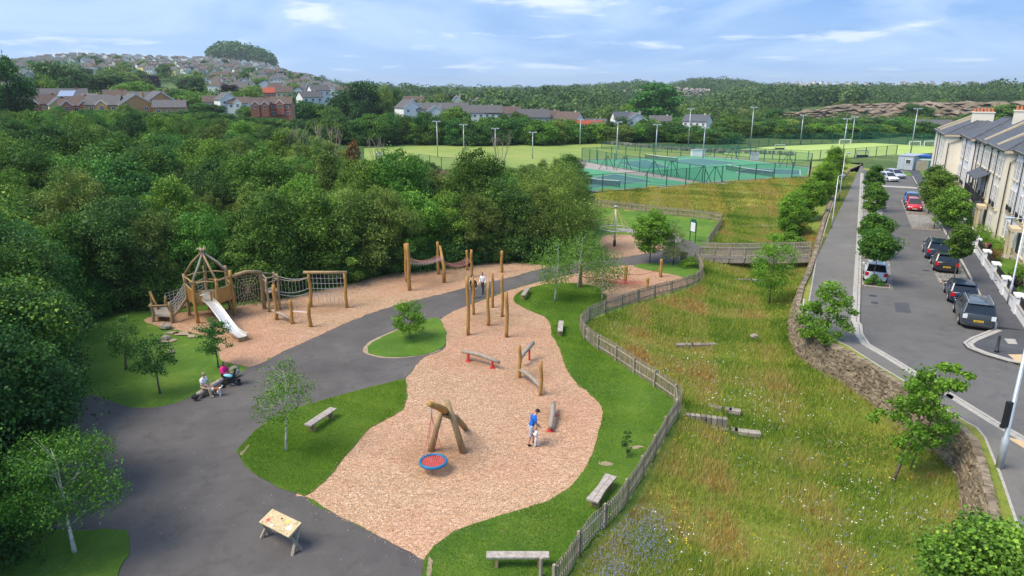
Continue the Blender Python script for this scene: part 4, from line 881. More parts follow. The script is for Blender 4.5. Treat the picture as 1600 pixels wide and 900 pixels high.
# --- meadow grass, flowers
def scatter(n, poly, seed, extra=None):
    rng = np.random.default_rng(seed); P_ = np.array(poly); lo, hi = P_.min(0), P_.max(0); out = []
    got = 0
    while got < n:
        q = rng.random((n, 2)) * (hi - lo) + lo; q = q[inpoly(q[:, 0], q[:, 1], poly)]
        if extra is not None: q = q[extra(q, rng)]
        out.append(q); got += len(q)
    return np.concatenate(out)[:n], rng
near_meadow = [(4.5, 14)] + offset_line(FENCE, -.35)[0:] + [FENCE[-1], Gz(1110, 384), Gz(1135, 352), Gz(1150, 330), Gz(1230, 330)] + offset_line(WALL[4:], -.40) + [(22, 12)]
def blades(name, label, poly, n, seed, hlo, hhi, wd, stops, keep=None, lift=0, zf=None):
    q, rng = scatter(n, poly, seed, keep); n = len(q); z = (zf or H)(q[:, 0], q[:, 1]) + lift
    a = rng.random(n) * 6.283; hh = rng.uniform(hlo, hhi, n) * (1 + .35 * fbm2(q[:, 0], q[:, 1], .35, 2)); hh = np.clip(hh, hlo * .6, None)
    w2 = wd * rng.uniform(.6, 1.3, n) * np.clip(q[:, 1] / 30, .8, 2.0); ln = rng.normal(0, .32, (n, 2)) * hh[:, None]
    b0 = np.stack([q[:, 0] - np.cos(a) * w2, q[:, 1] - np.sin(a) * w2, z - .02], 1); b1 = np.stack([q[:, 0] + np.cos(a) * w2, q[:, 1] + np.sin(a) * w2, z - .02], 1)
    tp = np.stack([q[:, 0] + ln[:, 0], q[:, 1] + ln[:, 1], z + hh], 1)
    V = np.stack([b0, b1, tp], 1).reshape(-1, 3); F = np.arange(3 * n, dtype=np.int32).reshape(-1, 3)
    patch = .59 + .28 * fbm2(q[:, 0], q[:, 1], .23, 5) + .22 * fbm2(q[:, 0], q[:, 1], .8, 9)
    ti = np.clip(patch + rng.normal(0, .18, n), 0, 1)
    m, t, b = newmat(name + '_mat', .8); k = NB(t); at = k.n('ShaderNodeAttribute', attribute_name='tint').outputs['Fac']
    col = k.ramp(at, stops); k.l(col, b.inputs['Base Color']); tr = k.n('ShaderNodeBsdfTranslucent'); k.l(col, tr.inputs[0]); mx = k.n('ShaderNodeMixShader'); mx.inputs[0].default_value = .25
    k.l(b.outputs[0], mx.inputs[1]); k.l(tr.outputs[0], mx.inputs[2]); k.l(mx.outputs[0], t.nodes['Material Output'].inputs[0])
    o = bpy.data.objects.new(name, mesh_from(name, V, F, m, False, ti)); C.objects.link(o); tag(o, label, None, None, 'stuff')
MS = [(0, (.10, .20, .018)), (.35, (.20, .32, .030)), (.58, (.35, .41, .055)), (.78, (.42, .40, .09)), (.90, (.55, .47, .20)), (1, (.45, .24, .06))]
blades('meadow_grass', 'tall mixed meadow grass between fence and stone wall', near_meadow, 330000, 3, .16, .42, .016, MS)
far_meadow = [Gz(1122, 362), Gz(1130, 346), Gz(1100, 343), Gz(1025, 336), Gz(920, 324), Gz(935, 308), Gz(1240, 284), Gz(1280, 284), Gz(1260, 330)]
blades('bank_grass', 'golden rough grass on the bank below the tennis courts', far_meadow, 60000, 4, .10, .26, .028, [(0, (.09, .17, .02)), (.35, (.18, .24, .03)), (.6, (.36, .33, .05)), (.85, (.50, .40, .07)), (1, (.42, .30, .12))])
lawn_poly = gpts(lawnE + lawnE_R)
blades('lawn_tufts', 'short lawn grass blades', lawn_poly, 110000, 5, .03, .07, .014, [(0, (.08, .18, .010)), (.6, (.165, .30, .018)), (1, (.32, .44, .05))], lift=.05)
blades('lawn_blades', 'short lawn grass blades around the birch', gpts(lawnC), 60000, 6, .03, .07, .014, [(0, (.08, .18, .010)), (.6, (.165, .30, .018)), (1, (.32, .44, .05))], lift=.05)
def flowers(name, label, n, seed, col, size, hgt, cx=None, poly=near_meadow, mult=1, k_patch=None):
    def keep(q, rng):
        if cx is not None:
            e = np.zeros(len(q))
            for (c0, r_) in cx:
                gx, gy = Gz(*c0); e = np.maximum(e, np.exp(-((q[:, 0] - gx) ** 2 + (q[:, 1] - gy) ** 2 * .8) / r_ ** 2))
            return rng.random(len(q)) < e
        f = fbm2(q[:, 0], q[:, 1], .45, seed); return f + rng.normal(0, .3, len(q)) > .55
    q, rng = scatter(n, poly, seed, keep); z = H(q[:, 0], q[:, 1]) + rng.uniform(.6, 1.15, len(q)) * hgt
    cen = np.stack([q[:, 0], q[:, 1], z], 1); V, F, ti = leaves(rng, cen, np.full(len(cen), size), 3, size * 1.1, .5, 1.2, .9)
    o = bpy.data.objects.new(name, mesh_from(name, V, F, col, False, None)); C.objects.link(o); tag(o, label, None, None, 'stuff')
flat('petal_white', (.80, .80, .78), .8); flat('petal_blue', (.19, .21, .36), .8); flat('petal_yellow', (.75, .55, .03), .8); flat('petal_rust', (.34, .20, .08), .9)
flowers('white_flowers', 'small white meadow flowers', 480, 21, 'petal_white', .032, .42)
flowers('white_flowers', 'white ox eye daisies near the lower edge', 330, 22, 'petal_white', .042, .42, [((1085, 860), 1.3), ((1370, 790), 2.2), ((1320, 820), .9), ((1080, 560), 2.0), ((1180, 620), 2.5)])
flowers('blue_flowers', 'blue borage patch by the picket fence', 1300, 23, 'petal_blue', .030, .45, [((1000, 845), 1.0), ((955, 890), .8), ((1020, 820), .6)])
flowers('blue_flowers', 'scattered blue meadow flowers', 260, 24, 'petal_blue', .04, .4, [((1460, 800), 1.5), ((1330, 805), 1.5), ((1360, 890), 2), ((1250, 700), 2)])
flowers('yellow_flowers', 'yellow meadow flowers', 800, 25, 'petal_yellow', .04, .42)
flowers('dock_stems', 'rust brown dock stems in the meadow', 700, 26, 'petal_rust', .045, .5, [((1040, 500), 1.8), ((990, 530), 1.5), ((1080, 480), 1.5), ((1360, 710), 2), ((1330, 585), 1)])

flat('loose_chip', (.62, .40, .23), .9); flat('dry_leaf', (.40, .33, .20), .9)
def litter(name, label, lines, n, spread, size, mat, seed, z0=.03, poly=None):
    rng = np.random.default_rng(seed); P_ = []
    for L in lines:
        L = np.array(L); d = np.hypot(*(L[1:] - L[:-1]).T); cs = np.concatenate([[0], np.cumsum(d)]); s_ = rng.random(int(n * cs[-1] / 100)) * cs[-1]; i = np.clip(np.searchsorted(cs, s_) - 1, 0, len(d) - 1); t_ = ((s_ - cs[i]) / d[i])[:, None]
        P_.append(L[i] * (1 - t_) + L[i + 1] * t_ + rng.normal(0, spread, (len(s_), 2)))
    q = np.concatenate(P_); cen = np.stack([q[:, 0], q[:, 1], np.full(len(q), z0)], 1)
    V, F, ti = leaves(rng, cen, np.full(len(cen), .01), 1, size, .2, 2.5, .5); o = bpy.data.objects.new(name, mesh_from(name, V, F, mat, False, None)); C.objects.link(o); tag(o, label, None, None, 'stuff')
pl = [crom(gpts([(480, 776), (520, 801), (560, 822), (600, 842), (640, 862), (661, 874)]), 3, False), crom(gpts([(390, 574), (450, 546), (500, 524), (550, 501), (600, 483), (650, 469), (700, 457), (750, 444), (800, 433)]), 3, False), crom(gpts([(690, 498), (720, 482), (765, 466), (800, 453), (850, 439), (900, 428)]), 3, False), crom(gpts([(633, 594), (645, 578), (664, 558), (690, 548)]), 3, False)]
litter('loose_chips', 'wood chips kicked onto the tarmac', pl, 2600, .16, .05, 'loose_chip', 31, .025)
pl2 = [crom(gpts([(633, 594), (632, 636), (580, 668), (540, 712), (502, 758), (480, 774)]), 3, False), crom(gpts([(850, 495), (875, 547), (897, 595), (937, 632), (940, 675), (925, 712), (907, 745), (885, 767), (850, 787), (800, 802), (725, 826), (664, 872)]), 3, False), crom(gpts([(342, 560), (341, 545), (335, 530), (300, 520)]), 3, False)]
litter('edge_chips', 'wood chips scattered over the lawn edges', pl2, 1500, .10, .045, 'loose_chip', 32, .066)
litter('fallen_leaves', 'few dry leaves lying on the tarmac', [gpts([(150, 640), (300, 700), (420, 800), (600, 880)]), gpts([(230, 880), (250, 760), (200, 680), (160, 640)]), gpts([(420, 620), (560, 560), (700, 480)])], 260, 1.2, .06, 'dry_leaf', 33, .02)
# ---------------------------------------------------------------- dry stone wall
def stone_course(mb, rng, p0, p1, z0, z1, nrm, batter, depth=.25):
    """rows of rough stones on the face between two plan points; nrm points outwards"""
    L = math.hypot(p1[0] - p0[0], p1[1] - p0[1]); tx, ty = (p1[0] - p0[0]) / L, (p1[1] - p0[1]) / L; hgt = z1 - z0; z = 0
    while z < hgt:
        rh = rng.uniform(.09, .19); s = -rng.uniform(0, .3)
        while s < L:
            w_ = rng.uniform(.14, .5); cz = z + rh / 2; out_ = batter * (1 - cz / hgt) + rng.uniform(-.03, .07)
            c = (p0[0] + tx * (s + w_ / 2) + nrm[0] * out_, p0[1] + ty * (s + w_ / 2) + nrm[1] * out_, z0 + cz)
            rot = Matrix.Rotation(math.atan2(ty, tx) + rng.uniform(-.12, .12), 3, 'Z') @ Matrix.Rotation(rng.uniform(-.12, .12), 3, 'X') @ Matrix.Rotation(rng.uniform(-.1, .1), 3, 'Y')
            mb.tv = rng.random(); a = len(mb.v); mb.box(c, (w_ * .95, depth, rh * .93), rot=rot)
            for i in range(a, a + 8):
                x, y, zz_ = mb.v[i]; mb.v[i] = (x + rng.uniform(-.025, .025), y + rng.uniform(-.025, .025), zz_ + rng.uniform(-.02, .02))
            s += w_
        z += rh
wr = random.Random(3); wt = thing('stone_wall', 'long curved dry stone retaining wall between meadow and pavement', 'wall', (*WALL[10], 0))
wm = MB(); cp_ = MB()
WL = []
for (a, b_) in zip(WALL[:-1], WALL[1:]):
    n_ = max(1, int(math.hypot(b_[0] - a[0], b_[1] - a[1]) / 2.5)); WL += [(a[0] + (b_[0] - a[0]) * i / n_, a[1] + (b_[1] - a[1]) * i / n_) for i in range(n_)]
WL.append(WALL[-1]); WOUT = offset_line(WL, -1.0)
for i in range(len(WL) - 1):
    a, b_ = WL[i], WL[i + 1]; nx, ny = WOUT[i][0] - a[0], WOUT[i][1] - a[1]
    zf = min(H1(*WOUT[i]), H1(*WOUT[i + 1])) - .15; zt = rz(*a) + .10
    stone_course(wm, wr, a, b_, zf, zt, (nx, ny), .42)
    L = math.hypot(b_[0] - a[0], b_[1] - a[1]); s = 0
    while s < L:
        w_ = wr.uniform(.18, .45); t = (s + w_ / 2) / L; cp_.tv = wr.random()
        cp_.box((a[0] + (b_[0] - a[0]) * t - nx * .05, a[1] + (b_[1] - a[1]) * t - ny * .05, zt + .03 + wr.uniform(-.03, .05)), (w_ * .92, .30, .12), rz=math.atan2(b_[1] - a[1], b_[0] - a[0]) + wr.uniform(-.15, .15)); s += w_
wm.build('stone_face', 'dry_stone', wt, off=wt.location); cp_.build('coping', 'dry_stone', wt, off=wt.location)
# rocks and stone edges in the swale
for i, (px, row, L, rzv, lb) in enumerate(((1093, 543, 2.6, .05, 'flat grey stone edge across the middle of the meadow'), (1150, 679, 2.8, -.28, 'long flat grey stone slab in the lower meadow'), (1138, 646, 1.4, -.4, 'short broken stone slab above the long one'), (1172, 441, 2.6, -.1, 'pale stone slab under the footbridge'), (1185, 356, 4.0, -.1, 'line of pale stones on the golden bank'))):
    x, y, z = G(px, row); sm_ = MB(); r_ = random.Random(i)
    s = -L / 2
    while s < L / 2:
        w_ = r_.uniform(.3, .7); sm_.tv = r_.random(); sm_.box((s * math.cos(rzv), s * math.sin(rzv), .10), (w_, .38, .2), rz=rzv + r_.uniform(-.15, .15)); s += w_
    o = sm_.build('stone_slab', 'boulder'); o.location = (x, y, z + .08); tag(o, lb, 'stone', 'stone edges in the meadow')
x, y, z = G(1101, 659); gb = MB(); r_ = random.Random(9)
for i in range(8): gb.tv = r_.random(); gb.box((-.9 + i * .25, -i * .07, .2), (.2, .3, .5), rz=r_.uniform(-.2, .2))
o = gb.build('stone_steps', 'boulder'); o.location = (x, y, z); tag(o, 'row of upright brown stones set in the meadow', 'stone')
def rock(px, row, r, lb, seed):
    rng = random.Random(seed); m = MB(); m.ell((0, 0, r * .3), (r, r * .7, r * .55), 10, 7); 
    m.v = [(a * rng.uniform(.88, 1.1), b_ * rng.uniform(.88, 1.1), c * rng.uniform(.85, 1.08)) for a, b_, c in m.v]
    o = m.build('boulder', 'boulder', None, False); x, y = Gz(px, row); o.location = (x, y, .05); tag(o, lb, 'boulder')
rock(259, 514, .45, 'large pale boulder at the edge of the bark under the low platform', 1); rock(260, 531, .32, 'flat boulder on the left lawn near the small tree', 2); rock(268, 552, .22, 'small boulder on the left lawn', 3)
rock(1178, 528, .3, 'grey boulder in the upper meadow', 4)
# ---------------------------------------------------------------- picket fences
def picket(line, name, lb, hgt, zf, side=1, step=.155, postgap=2.0):
    dl = [line[0]]
    acc_ = 0; pts_ = []
    L = [0]
    for a, b_ in zip(line[:-1], line[1:]): L.append(L[-1] + math.hypot(b_[0] - a[0], b_[1] - a[1]))
    def at(s):
        s = max(0, min(L[-1], s)); i = max(0, min(len(line) - 2, int(np.searchsorted(L, s)) - 1)); t = (s - L[i]) / (L[i + 1] - L[i] + 1e-9)
        a, b_ = line[i], line[i + 1]; d = (b_[0] - a[0], b_[1] - a[1]); q = math.hypot(*d); return (a[0] + d[0] * t, a[1] + d[1] * t, d[0] / q, d[1] / q)
    x0, y0, _, _ = at(L[-1] / 2); t = thing(name, lb, 'fence', (x0, y0, 0)); rg = random.Random(5)
    n_ = int(L[-1] / postgap); pm_ = MB()
    for i in range(n_ + 1):
        s = i * L[-1] / n_; x, y, tx, ty = at(s); z = zf(x, y); nx, ny = ty * side, -tx * side
        m = MB(); m.box((x + nx * .07, y + ny * .07, z + hgt * .5 - .05), (.10, .10, hgt + .08), rz=math.atan2(ty, tx)); m.build('post', 'fence_wood', t, off=t.location)
    for r_ in (.28, .80):
        m = MB()
        for i in range(n_):
            a = at(i * L[-1] / n_ + .001); b_ = at((i + 1) * L[-1] / n_ - .001); z0, z1 = zf(a[0], a[1]), zf(b_[0], b_[1])
            m.bar((a[0] + a[3] * side * .03, a[1] - a[2] * side * .03, z0 + hgt * r_), (b_[0] + b_[3] * side * .03, b_[1] - b_[2] * side * .03, z1 + hgt * r_), .035, .08)
        m.build('rail', 'fence_wood', t, off=t.location)
    s = .05
    while s < L[-1]:
        x, y, tx, ty = at(s); z = zf(x, y); pm_.tv = rg.random(); h = hgt + rg.uniform(-.03, .03)
        pm_.box((x, y, z + .06 + h / 2), (.075, .02, h), rz=math.atan2(ty, tx) + rg.uniform(-.05, .05)); s += step
    pm_.build('pickets', 'fence_wood', t, off=t.location); return t
fl = crom(FENCE, 4, False)
picket(fl, 'picket_fence', 'long weathered picket fence curving between lawn and meadow', 1.05, lambda x, y: 0.0, side=-1)
picket(crom(FENCE2, 2, False), 'picket_fence', 'weathered picket fence around the lawn with the green notice board', 1.0, lambda x, y: H1(x, y), side=-1)
m = MB(); x, y = Gz(845, 903); m.cyl((x, y, 0), (x, y, .8), .07, .06, 8); o = m.build('stub_post', 'fence_wood'); tag(o, 'short wooden post at the near end of the picket fence', 'post')
# ---------------------------------------------------------------- footbridge
A = Gz(1091, 404); B = Gz(1262, 421); bt_ = thing('footbridge', 'weathered timber footbridge with slatted sides crossing the swale', 'footbridge', (*A, 0))
dx, dy = B[0] - A[0], B[1] - A[1]; Lb = math.hypot(dx, dy); ang = math.atan2(dy, dx); bx, by = dx / Lb, dy / Lb; ox, oy = -by, bx
zb = lambda s: .02 + 1.0 * (s / Lb) ** 1.3
for sgn, nm_ in ((0, 'near'), (1.9, 'far')):
    pm_ = MB(); rl = MB(); s = 0
    while s <= Lb:
        c = (A[0] + bx * s + ox * sgn, A[1] + by * s + oy * sgn); pm_.box((c[0], c[1], zb(s) + .62), (.07, .03, 1.05), rz=ang); s += .14
    pm_.build('side_slats', 'grey_wood', bt_, off=bt_.location)
    for hz_ in (.35, 1.12):
        rl = MB(); k_ = -1 if sgn == 0 else 1
        for i in range(6):
            s0, s1 = Lb * i / 6, Lb * (i + 1) / 6; o0 = sgn + .05 * k_
            rl.bar((A[0] + bx * s0 + ox * o0, A[1] + by * s0 + oy * o0, zb(s0) + hz_), (A[0] + bx * s1 + ox * o0, A[1] + by * s1 + oy * o0, zb(s1) + hz_), .06, .10)
        rl.build('rail', 'grey_wood', bt_, off=bt_.location)
    for i in range(8):
        s = Lb * i / 7; m = MB(); k_ = -1 if sgn == 0 else 1; o0 = sgn + .11 * k_
        m.box((A[0] + bx * s + ox * o0, A[1] + by * s + oy * o0, zb(s) + .48), (.10, .10, 1.4), rz=ang); m.build('post', 'grey_wood', bt_, off=bt_.location)
dk = MB(); s = 0
while s < Lb: dk.box((A[0] + bx * s + ox * .95, A[1] + by * s + oy * .95, zb(s)), (.14, 1.9, .05), rz=ang); s += .155
dk.build('deck', 'grey_wood', bt_, off=bt_.location)
bm_ = MB()
for sgn in (.0, 1.9):
    for i in range(6):
        s0, s1 = Lb * i / 6, Lb * (i + 1) / 6; bm_.bar((A[0] + bx * s0 + ox * sgn, A[1] + by * s0 + oy * sgn, zb(s0) - .2), (A[0] + bx * s1 + ox * sgn, A[1] + by * s1 + oy * sgn, zb(s1) - .2), .12, .3)
bm_.build('beams', 'grey_wood', bt_, off=bt_.location)
# ---------------------------------------------------------------- play equipment
def up(bp, top_row, z0=0.0): x, y = Gz(*bp, z0); return (x, y, zat(x, y, top_row))
def logpost(bp, top_row, r, parent=None, name='post', mat='new_wood', top=None, n=9, off=None, wob=.03, z0=0):
    x, y = Gz(*bp, z0) if len(bp) == 2 else bp[:2]; z = zat(x, y, top_row) if top_row else top; rg = random.Random(int(x * 100))
    ph = rg.random() * 6; P_ = [(x + wob * math.sin(ph + i * 1.4), y + wob * math.cos(ph + i * 1.1), z0 - .1 + (z - z0 + .1) * i / 6) for i in range(7)]
    m = MB(); m.tube(P_, [r * (1.06 - .02 * i) for i in range(7)], n); return m.build(name, mat, parent, True, off), (P_[-1][0], P_[-1][1], z)
def rope(mb, a, b_, r=.02, sag=0.0, n=8):
    a, b_ = Vector(a), Vector(b_); mb.tube([a.lerp(b_, i / n) - Vector((0, 0, sag * 4 * (i / n) * (1 - i / n))) for i in range(n + 1)], r, 4)
# climbing posts
for i, (bp, tr, r, lb) in enumerate((((732, 524), 432, .12, 'tallest climbing post, at the left of the post group'), ((740, 492), 436, .11, 'post just behind and right of the tallest climbing post'), ((763, 509), 442, .12, 'middle front post of the climbing group'), ((770, 481), 427, .11, 'middle rear post of the climbing group'),
                                     ((785, 495), 428, .11, 'rear right post of the climbing group'), ((792, 527), 457, .12, 'nearest right post of the climbing group'), ((784, 426), 392, .13, 'lone post on the bark right of the net bridges'), ((817 + 90, 449), 413, .14, 'short post partly behind the birches'), ((977, 443), 415, .15, 'thick post with a notch on the bark by the red net'), ((1032, 433), 405, .13, 'post with a rope at the tree lawn'), ((1011, 450), 434, .14, 'shortest post behind the picket fence'))):
    o, tp = logpost(bp, tr, r); o.name = 'wooden_post'; tag(o, lb, 'post', 'upright playground posts')
# red rope net at low level between the short posts
pA, pB, pC, pD = up((977, 443), 428), up((1011, 450), 441), up((907, 449), 432), up((1032, 433), 420)
rn = MB()
for a, b_ in ((pA, pB), (pA, pC), (pC, pB), (pA, pD)):
    rope(rn, a, b_, .025, .25)
for i in range(1, 6):
    t = i / 6; rope(rn, Vector(pC).lerp(Vector(pA), t) - Vector((0, 0, .3)), Vector(pC).lerp(Vector(pB), t) - Vector((0, 0, .35)), .02, .1)
    rope(rn, Vector(pA).lerp(Vector(pB), t) - Vector((0, 0, .3)), Vector(pA).lerp(Vector(pC), t) - Vector((0, 0, .3)), .02, .1)
o = rn.build('rope_net', 'red_rope'); tag(o, 'low pink red rope net strung between the short posts', 'rope net')
# net bridges between tall posts
nb_ = thing('net_bridge', 'two hanging red rope nets between tall crooked posts by the wood', 'net bridge', (*Gz(690, 440), 0)); of = nb_.location
for bp, tr, r in (((640, 454), 380, .15), ((635.5, 441), 381, .13), ((685, 429), 378, .13), ((730, 422), 391, .12), ((737, 433), 390, .12)):
    logpost(bp, tr, r, nb_, 'post', 'new_wood', off=of)
x, y = Gz(694, 442); tz = zat(x, y, 398); x2, y2 = Gz(685, 429)
m = MB(); m.tube([(x, y, -.1), (x + .02, y, tz * .55), (x - .12, y + .4, tz * .78), (x2 + .25, y2 - .2, zat(x2, y2, 384))], [.15, .14, .13, .10], 9); m.build('post', 'new_wood', nb_, True, of)
def hang(A0, A1, B0, B1, parent, of, nx=7, nn=12, sag=.35, mat='red_rope', name='net', r=.018):
    A0, A1, B0, B1 = map(Vector, (A0, A1, B0, B1)); m = MB()
    def q(s, t): p = A0.lerp(A1, s).lerp(B0.lerp(B1, s), t); return p - Vector((0, 0, sag * 4 * t * (1 - t)))
    for j in range(nx + 1): m.tube([q(j / nx, i / nn) for i in range(nn + 1)], r, 4)
    for i in range(nn + 1): m.tube([q(j / nx, i / nn) - Vector((0, 0, .22 * math.sin(math.pi * j / nx))) for j in range(nx + 1)], r, 4)
    return m.build(name, mat, parent, False, of)
def atp(bp, row): x, y = Gz(*bp); return (x, y, zat(x, y, row))
hang(atp((640, 454), 402), atp((635.5, 441), 400), atp((694, 442), 402), atp((685, 429), 398), nb_, of, 5, 14, .45, 'pink_rope', r=.013)
hang(atp((640, 454), 412), atp((640, 450), 410), atp((694, 442), 404), atp((690, 440), 402), nb_, of, 2, 14, .2, 'grey_rope', r=.013)
hang(atp((694, 442), 407), atp((685, 429), 404), atp((737, 433), 408), atp((730, 422), 402), nb_, of, 5, 12, .5, 'pink_rope', r=.013)
# square climbing net frame
cf = thing('net_climber', 'square timber frame holding a grey climbing net', 'climbing frame', (*Gz(514, 481), 0)); of = cf.location
_, t0 = logpost((487, 480), 426, .12, cf, off=of); _, t1 = logpost((542, 481), 426, .12, cf, off=of)
m = MB(); m.tube([Vector(t0) + Vector((-.35, 0, .02)), Vector(t1) + Vector((.2, 0, .02))], .12, 9); m.build('beam', 'mid_wood', cf, True, of)
bl, br = Vector(atp((487, 480), 474)), Vector(atp((542, 481), 474)); tl, tr_ = Vector(t0), Vector(t1); m = MB()
for i in range(1, 9): rope(m, tl.lerp(tr_, i / 9), bl.lerp(br, i / 9), .018, 0, 1)
for i in (1, 2, 3, 4): rope(m, tl.lerp(bl, i / 6.), tr_.lerp(br, i / 6.), .018, .04)
m.build('net', 'grey_rope', cf, False, of)
# balance beams on posts (left)
bb = thing('balance_beams', 'three yellow posts joined by a weathered balance log', 'balance beam', (*Gz(457, 506), 0)); of = bb.location
for bp, tr in (((433, 500), 445), ((457, 506), 469), ((485, 511), 470)): logpost(bp, tr, .13, bb, off=of)
m = MB(); a = atp((433, 500), 488); b_ = atp((457, 506), 500); d = Vector(a) - Vector(b_); m.tube([Vector(a) + d * .25, Vector(a).lerp(Vector(b_), .5) + Vector((0, 0, .05)), b_], [.09, .12, .11], 9); m.build('log', 'grey_wood', bb, True, of)
m = MB(); rope(m, atp((457, 506), 486), atp((485, 511), 488), .03); m.build('rope', 'white_paint', bb, False, of)
# ---- tower with slide
def T(px, row, zz_): return (*Gz(px, row, zz_), zz_)
tc = Gz(331, 494); tw = thing('climbing_tower', 'hexagonal timber climbing tower with a pointed open log roof', 'climbing tower', (*tc, 0)); of = tw.location
Rt = 1.65; angs = [R(a) for a in (-100, -45, 5, 62, 118, 176)]; HP = 1.55; HE = 3.05; HA = 4.75
cor = [(tc[0] + Rt * math.cos(a), tc[1] + Rt * math.sin(a)) for a in angs]
apex = (tc[0] - .1, tc[1], HA)
for i, (x, y) in enumerate(cor): logpost((x, y, 0), None, .12, tw, 'post', 'new_wood' if i in (0, 1, 2) else 'mid_wood', top=HE + (.35 if i in (2, 3, 4) else .1), off=of, wob=.02)
for i, (x, y) in enumerate(cor):
    e = Vector(apex) + (Vector(apex) - Vector((x, y, HE))).normalized() * .45; m = MB(); md = Vector((x, y, HE)).lerp(Vector(apex), .5) + Vector(((-1) ** i * .08, .05, .12))
    m.tube([Vector((x, y, HE)) + (Vector((x, y, HE)) - Vector(apex)) * .06, md, e], [.085, .08, .055], 8); m.build('roof_log', 'mid_wood' if i % 2 else 'grey_wood', tw, True, of)
    x2, y2 = cor[(i + 1) % 6]
    m = MB(); m.tube([(x, y, HE - .12), ((x + x2) / 2, (y + y2) / 2, HE - .05), (x2, y2, HE - .12)], .06, 7); m.build('ring_log', 'mid_wood', tw, True, of)
    m = MB(); m.tube([(x, y, HP + .85), ((x + x2) / 2, (y + y2) / 2, HP + .80), (x2, y2, HP + .85)], .05, 7); m.build('rail', 'mid_wood', tw, True, of)
m = MB(); m.prism([(tc[0] + Rt * .98 * math.cos(a), tc[1] + Rt * .98 * math.sin(a)) for a in angs], HP - .1, HP); m.build('platform', 'grey_wood', tw, False, of)
for i in (5, 1):   # vertical board panels left and right of the slide
    (x, y), (x2, y2) = cor[i], cor[(i + 1) % 6]; m = MB(); an = math.atan2(y2 - y, x2 - x)
    for k_ in range(9): t = (k_ + .5) / 9; m.box((x + (x2 - x) * t, y + (y2 - y) * t, HP + .28), (.15, .05, 1.0 + .06 * (k_ % 2)), rz=an)
    m.build('board_panel', 'new_wood', tw, False, of)
(x, y), (x2, y2) = cor[0], cor[1]; m = MB()
for k_ in (0, 1, 2, 6, 7, 8): t = (k_ + .5) / 9; m.box((x + (x2 - x) * t, y + (y2 - y) * t, HP + .25), (.14, .05, .95), rz=math.atan2(y2 - y, x2 - x))
m.build('board_panel', 'new_wood', tw, False, of)
# slide
S0 = Vector(((cor[0][0] + cor[1][0]) / 2, (cor[0][1] + cor[1][1]) / 2, HP + .02)); S1 = Vector((*Gz(378, 527, .32), .32)); dS = (S1 - S0); dS.z = 0; L_ = dS.length; dS.normalize(); sd = Vector((-dS.y, dS.x, 0))
sl_ = thing('slide', 'shiny steel slide running down from the tower to the bark', 'slide', tuple(S1 - Vector((0, 0, .32)))); of2 = sl_.location
def sz(t): return .32 + (HP - .30) * (1 - sm(np.clip((t - .06) / .80, 0, 1))) if t < .86 else .32
nS = 26; m = MB(); rows_ = []
for i in range(nS + 1):
    t = i / nS; c = S0 + dS * (L_ * t); c.z = float(sz(t)); wS = .34
    rows_.append([c + sd * wS + Vector((0, 0, .20)), c + sd * wS * .98 + Vector((0, 0, .04)), c + sd * wS * .7, c, c - sd * wS * .7, c - sd * wS * .98 + Vector((0, 0, .04)), c - sd * wS + Vector((0, 0, .20))])
V = [p for r_ in rows_ for p in r_] + [p - Vector((0, 0, .02)) for r_ in rows_ for p in r_]; n0 = 7 * (nS + 1)
F = [(i * 7 + j, i * 7 + j + 1, (i + 1) * 7 + j + 1, (i + 1) * 7 + j) for i in range(nS) for j in range(6)]; F += [tuple(n0 + q for q in reversed(f)) for f in F]
m.add(V, F); m.build('chute', 'steel', sl_, True, of2)
for s_ in (1, -1):
    m = MB(); m.tube([(p[0 if s_ > 0 else 6]) for p in rows_], .028, 7); m.build('side_rail', 'steel', sl_, True, of2)
e = S0 + dS * (L_ * .95); m = MB(); m.box((e.x, e.y, .16), (.5, .5, .26), rz=math.atan2(dS.y, dS.x)); m.build('foot', 'mid_wood', sl_, False, of2)
m = MB(); p = S0 + Vector((0, 0, .55)) + dS * .1; m.cyl(p + sd * .45, p - sd * .45, .025, n=6); m.build('grab_bar', 'steel', sl_, True, of2)
# low platform and sloping net
lp = [T(241, 503, 0), T(270, 505, 0), T(262, 489, 0), T(240, 490, 0)]
pl = thing('low_platform', 'low wooden deck with posts at the left end of the play tower', 'platform', (*lp[0][:2], 0)); of3 = pl.location
m = MB(); m.prism([q[:2] for q in lp], .42, .50); m.build('deck', 'grey_wood', pl, False, of3)
tops = []
for q, hz_ in zip(lp, (1.35, 1.55, 1.3, 1.7)):
    o, tp = logpost((q[0], q[1], 0), None, .11, pl, 'post', 'mid_wood', top=hz_, off=of3); tops.append(Vector(tp))
m = MB(); m.tube([tops[0] - Vector((.2, 0, .15)), tops[1] - Vector((-.1, 0, .2))], .05, 7); m.build('rail', 'mid_wood', pl, True, of3)
m = MB(); m.tube([tops[3] - Vector((0, 0, .1)), tops[3] + Vector((.7, -.5, -1.2))], .08, 7); m.build('brace', 'new_wood', pl, True, of3)
nr_ = thing('net_ramp', 'sloping rope net ramp rising from the low deck to the tower', 'net ramp', (*lp[1][:2], 0)); of4 = nr_.location
c5 = cor[5]; e0 = Vector((c5[0], c5[1], HP)); c4 = cor[4]; e1 = Vector((c4[0], c4[1], HP)); b0, b1 = Vector((lp[1][0], lp[1][1], .5)), Vector((lp[2][0], lp[2][1], .5))
hang(b0, b1, e0, e1, nr_, of4, 5, 10, .12, 'tan_rope', 'net'); hang(b1 + Vector((0, 0, .1)), b1 + Vector((0, 0, 1.0)), e1 + Vector((0, 0, .1)), e1 + Vector((0, 0, 1.0)), nr_, of4, 4, 10, .12, 'grey_rope', 'side_net')
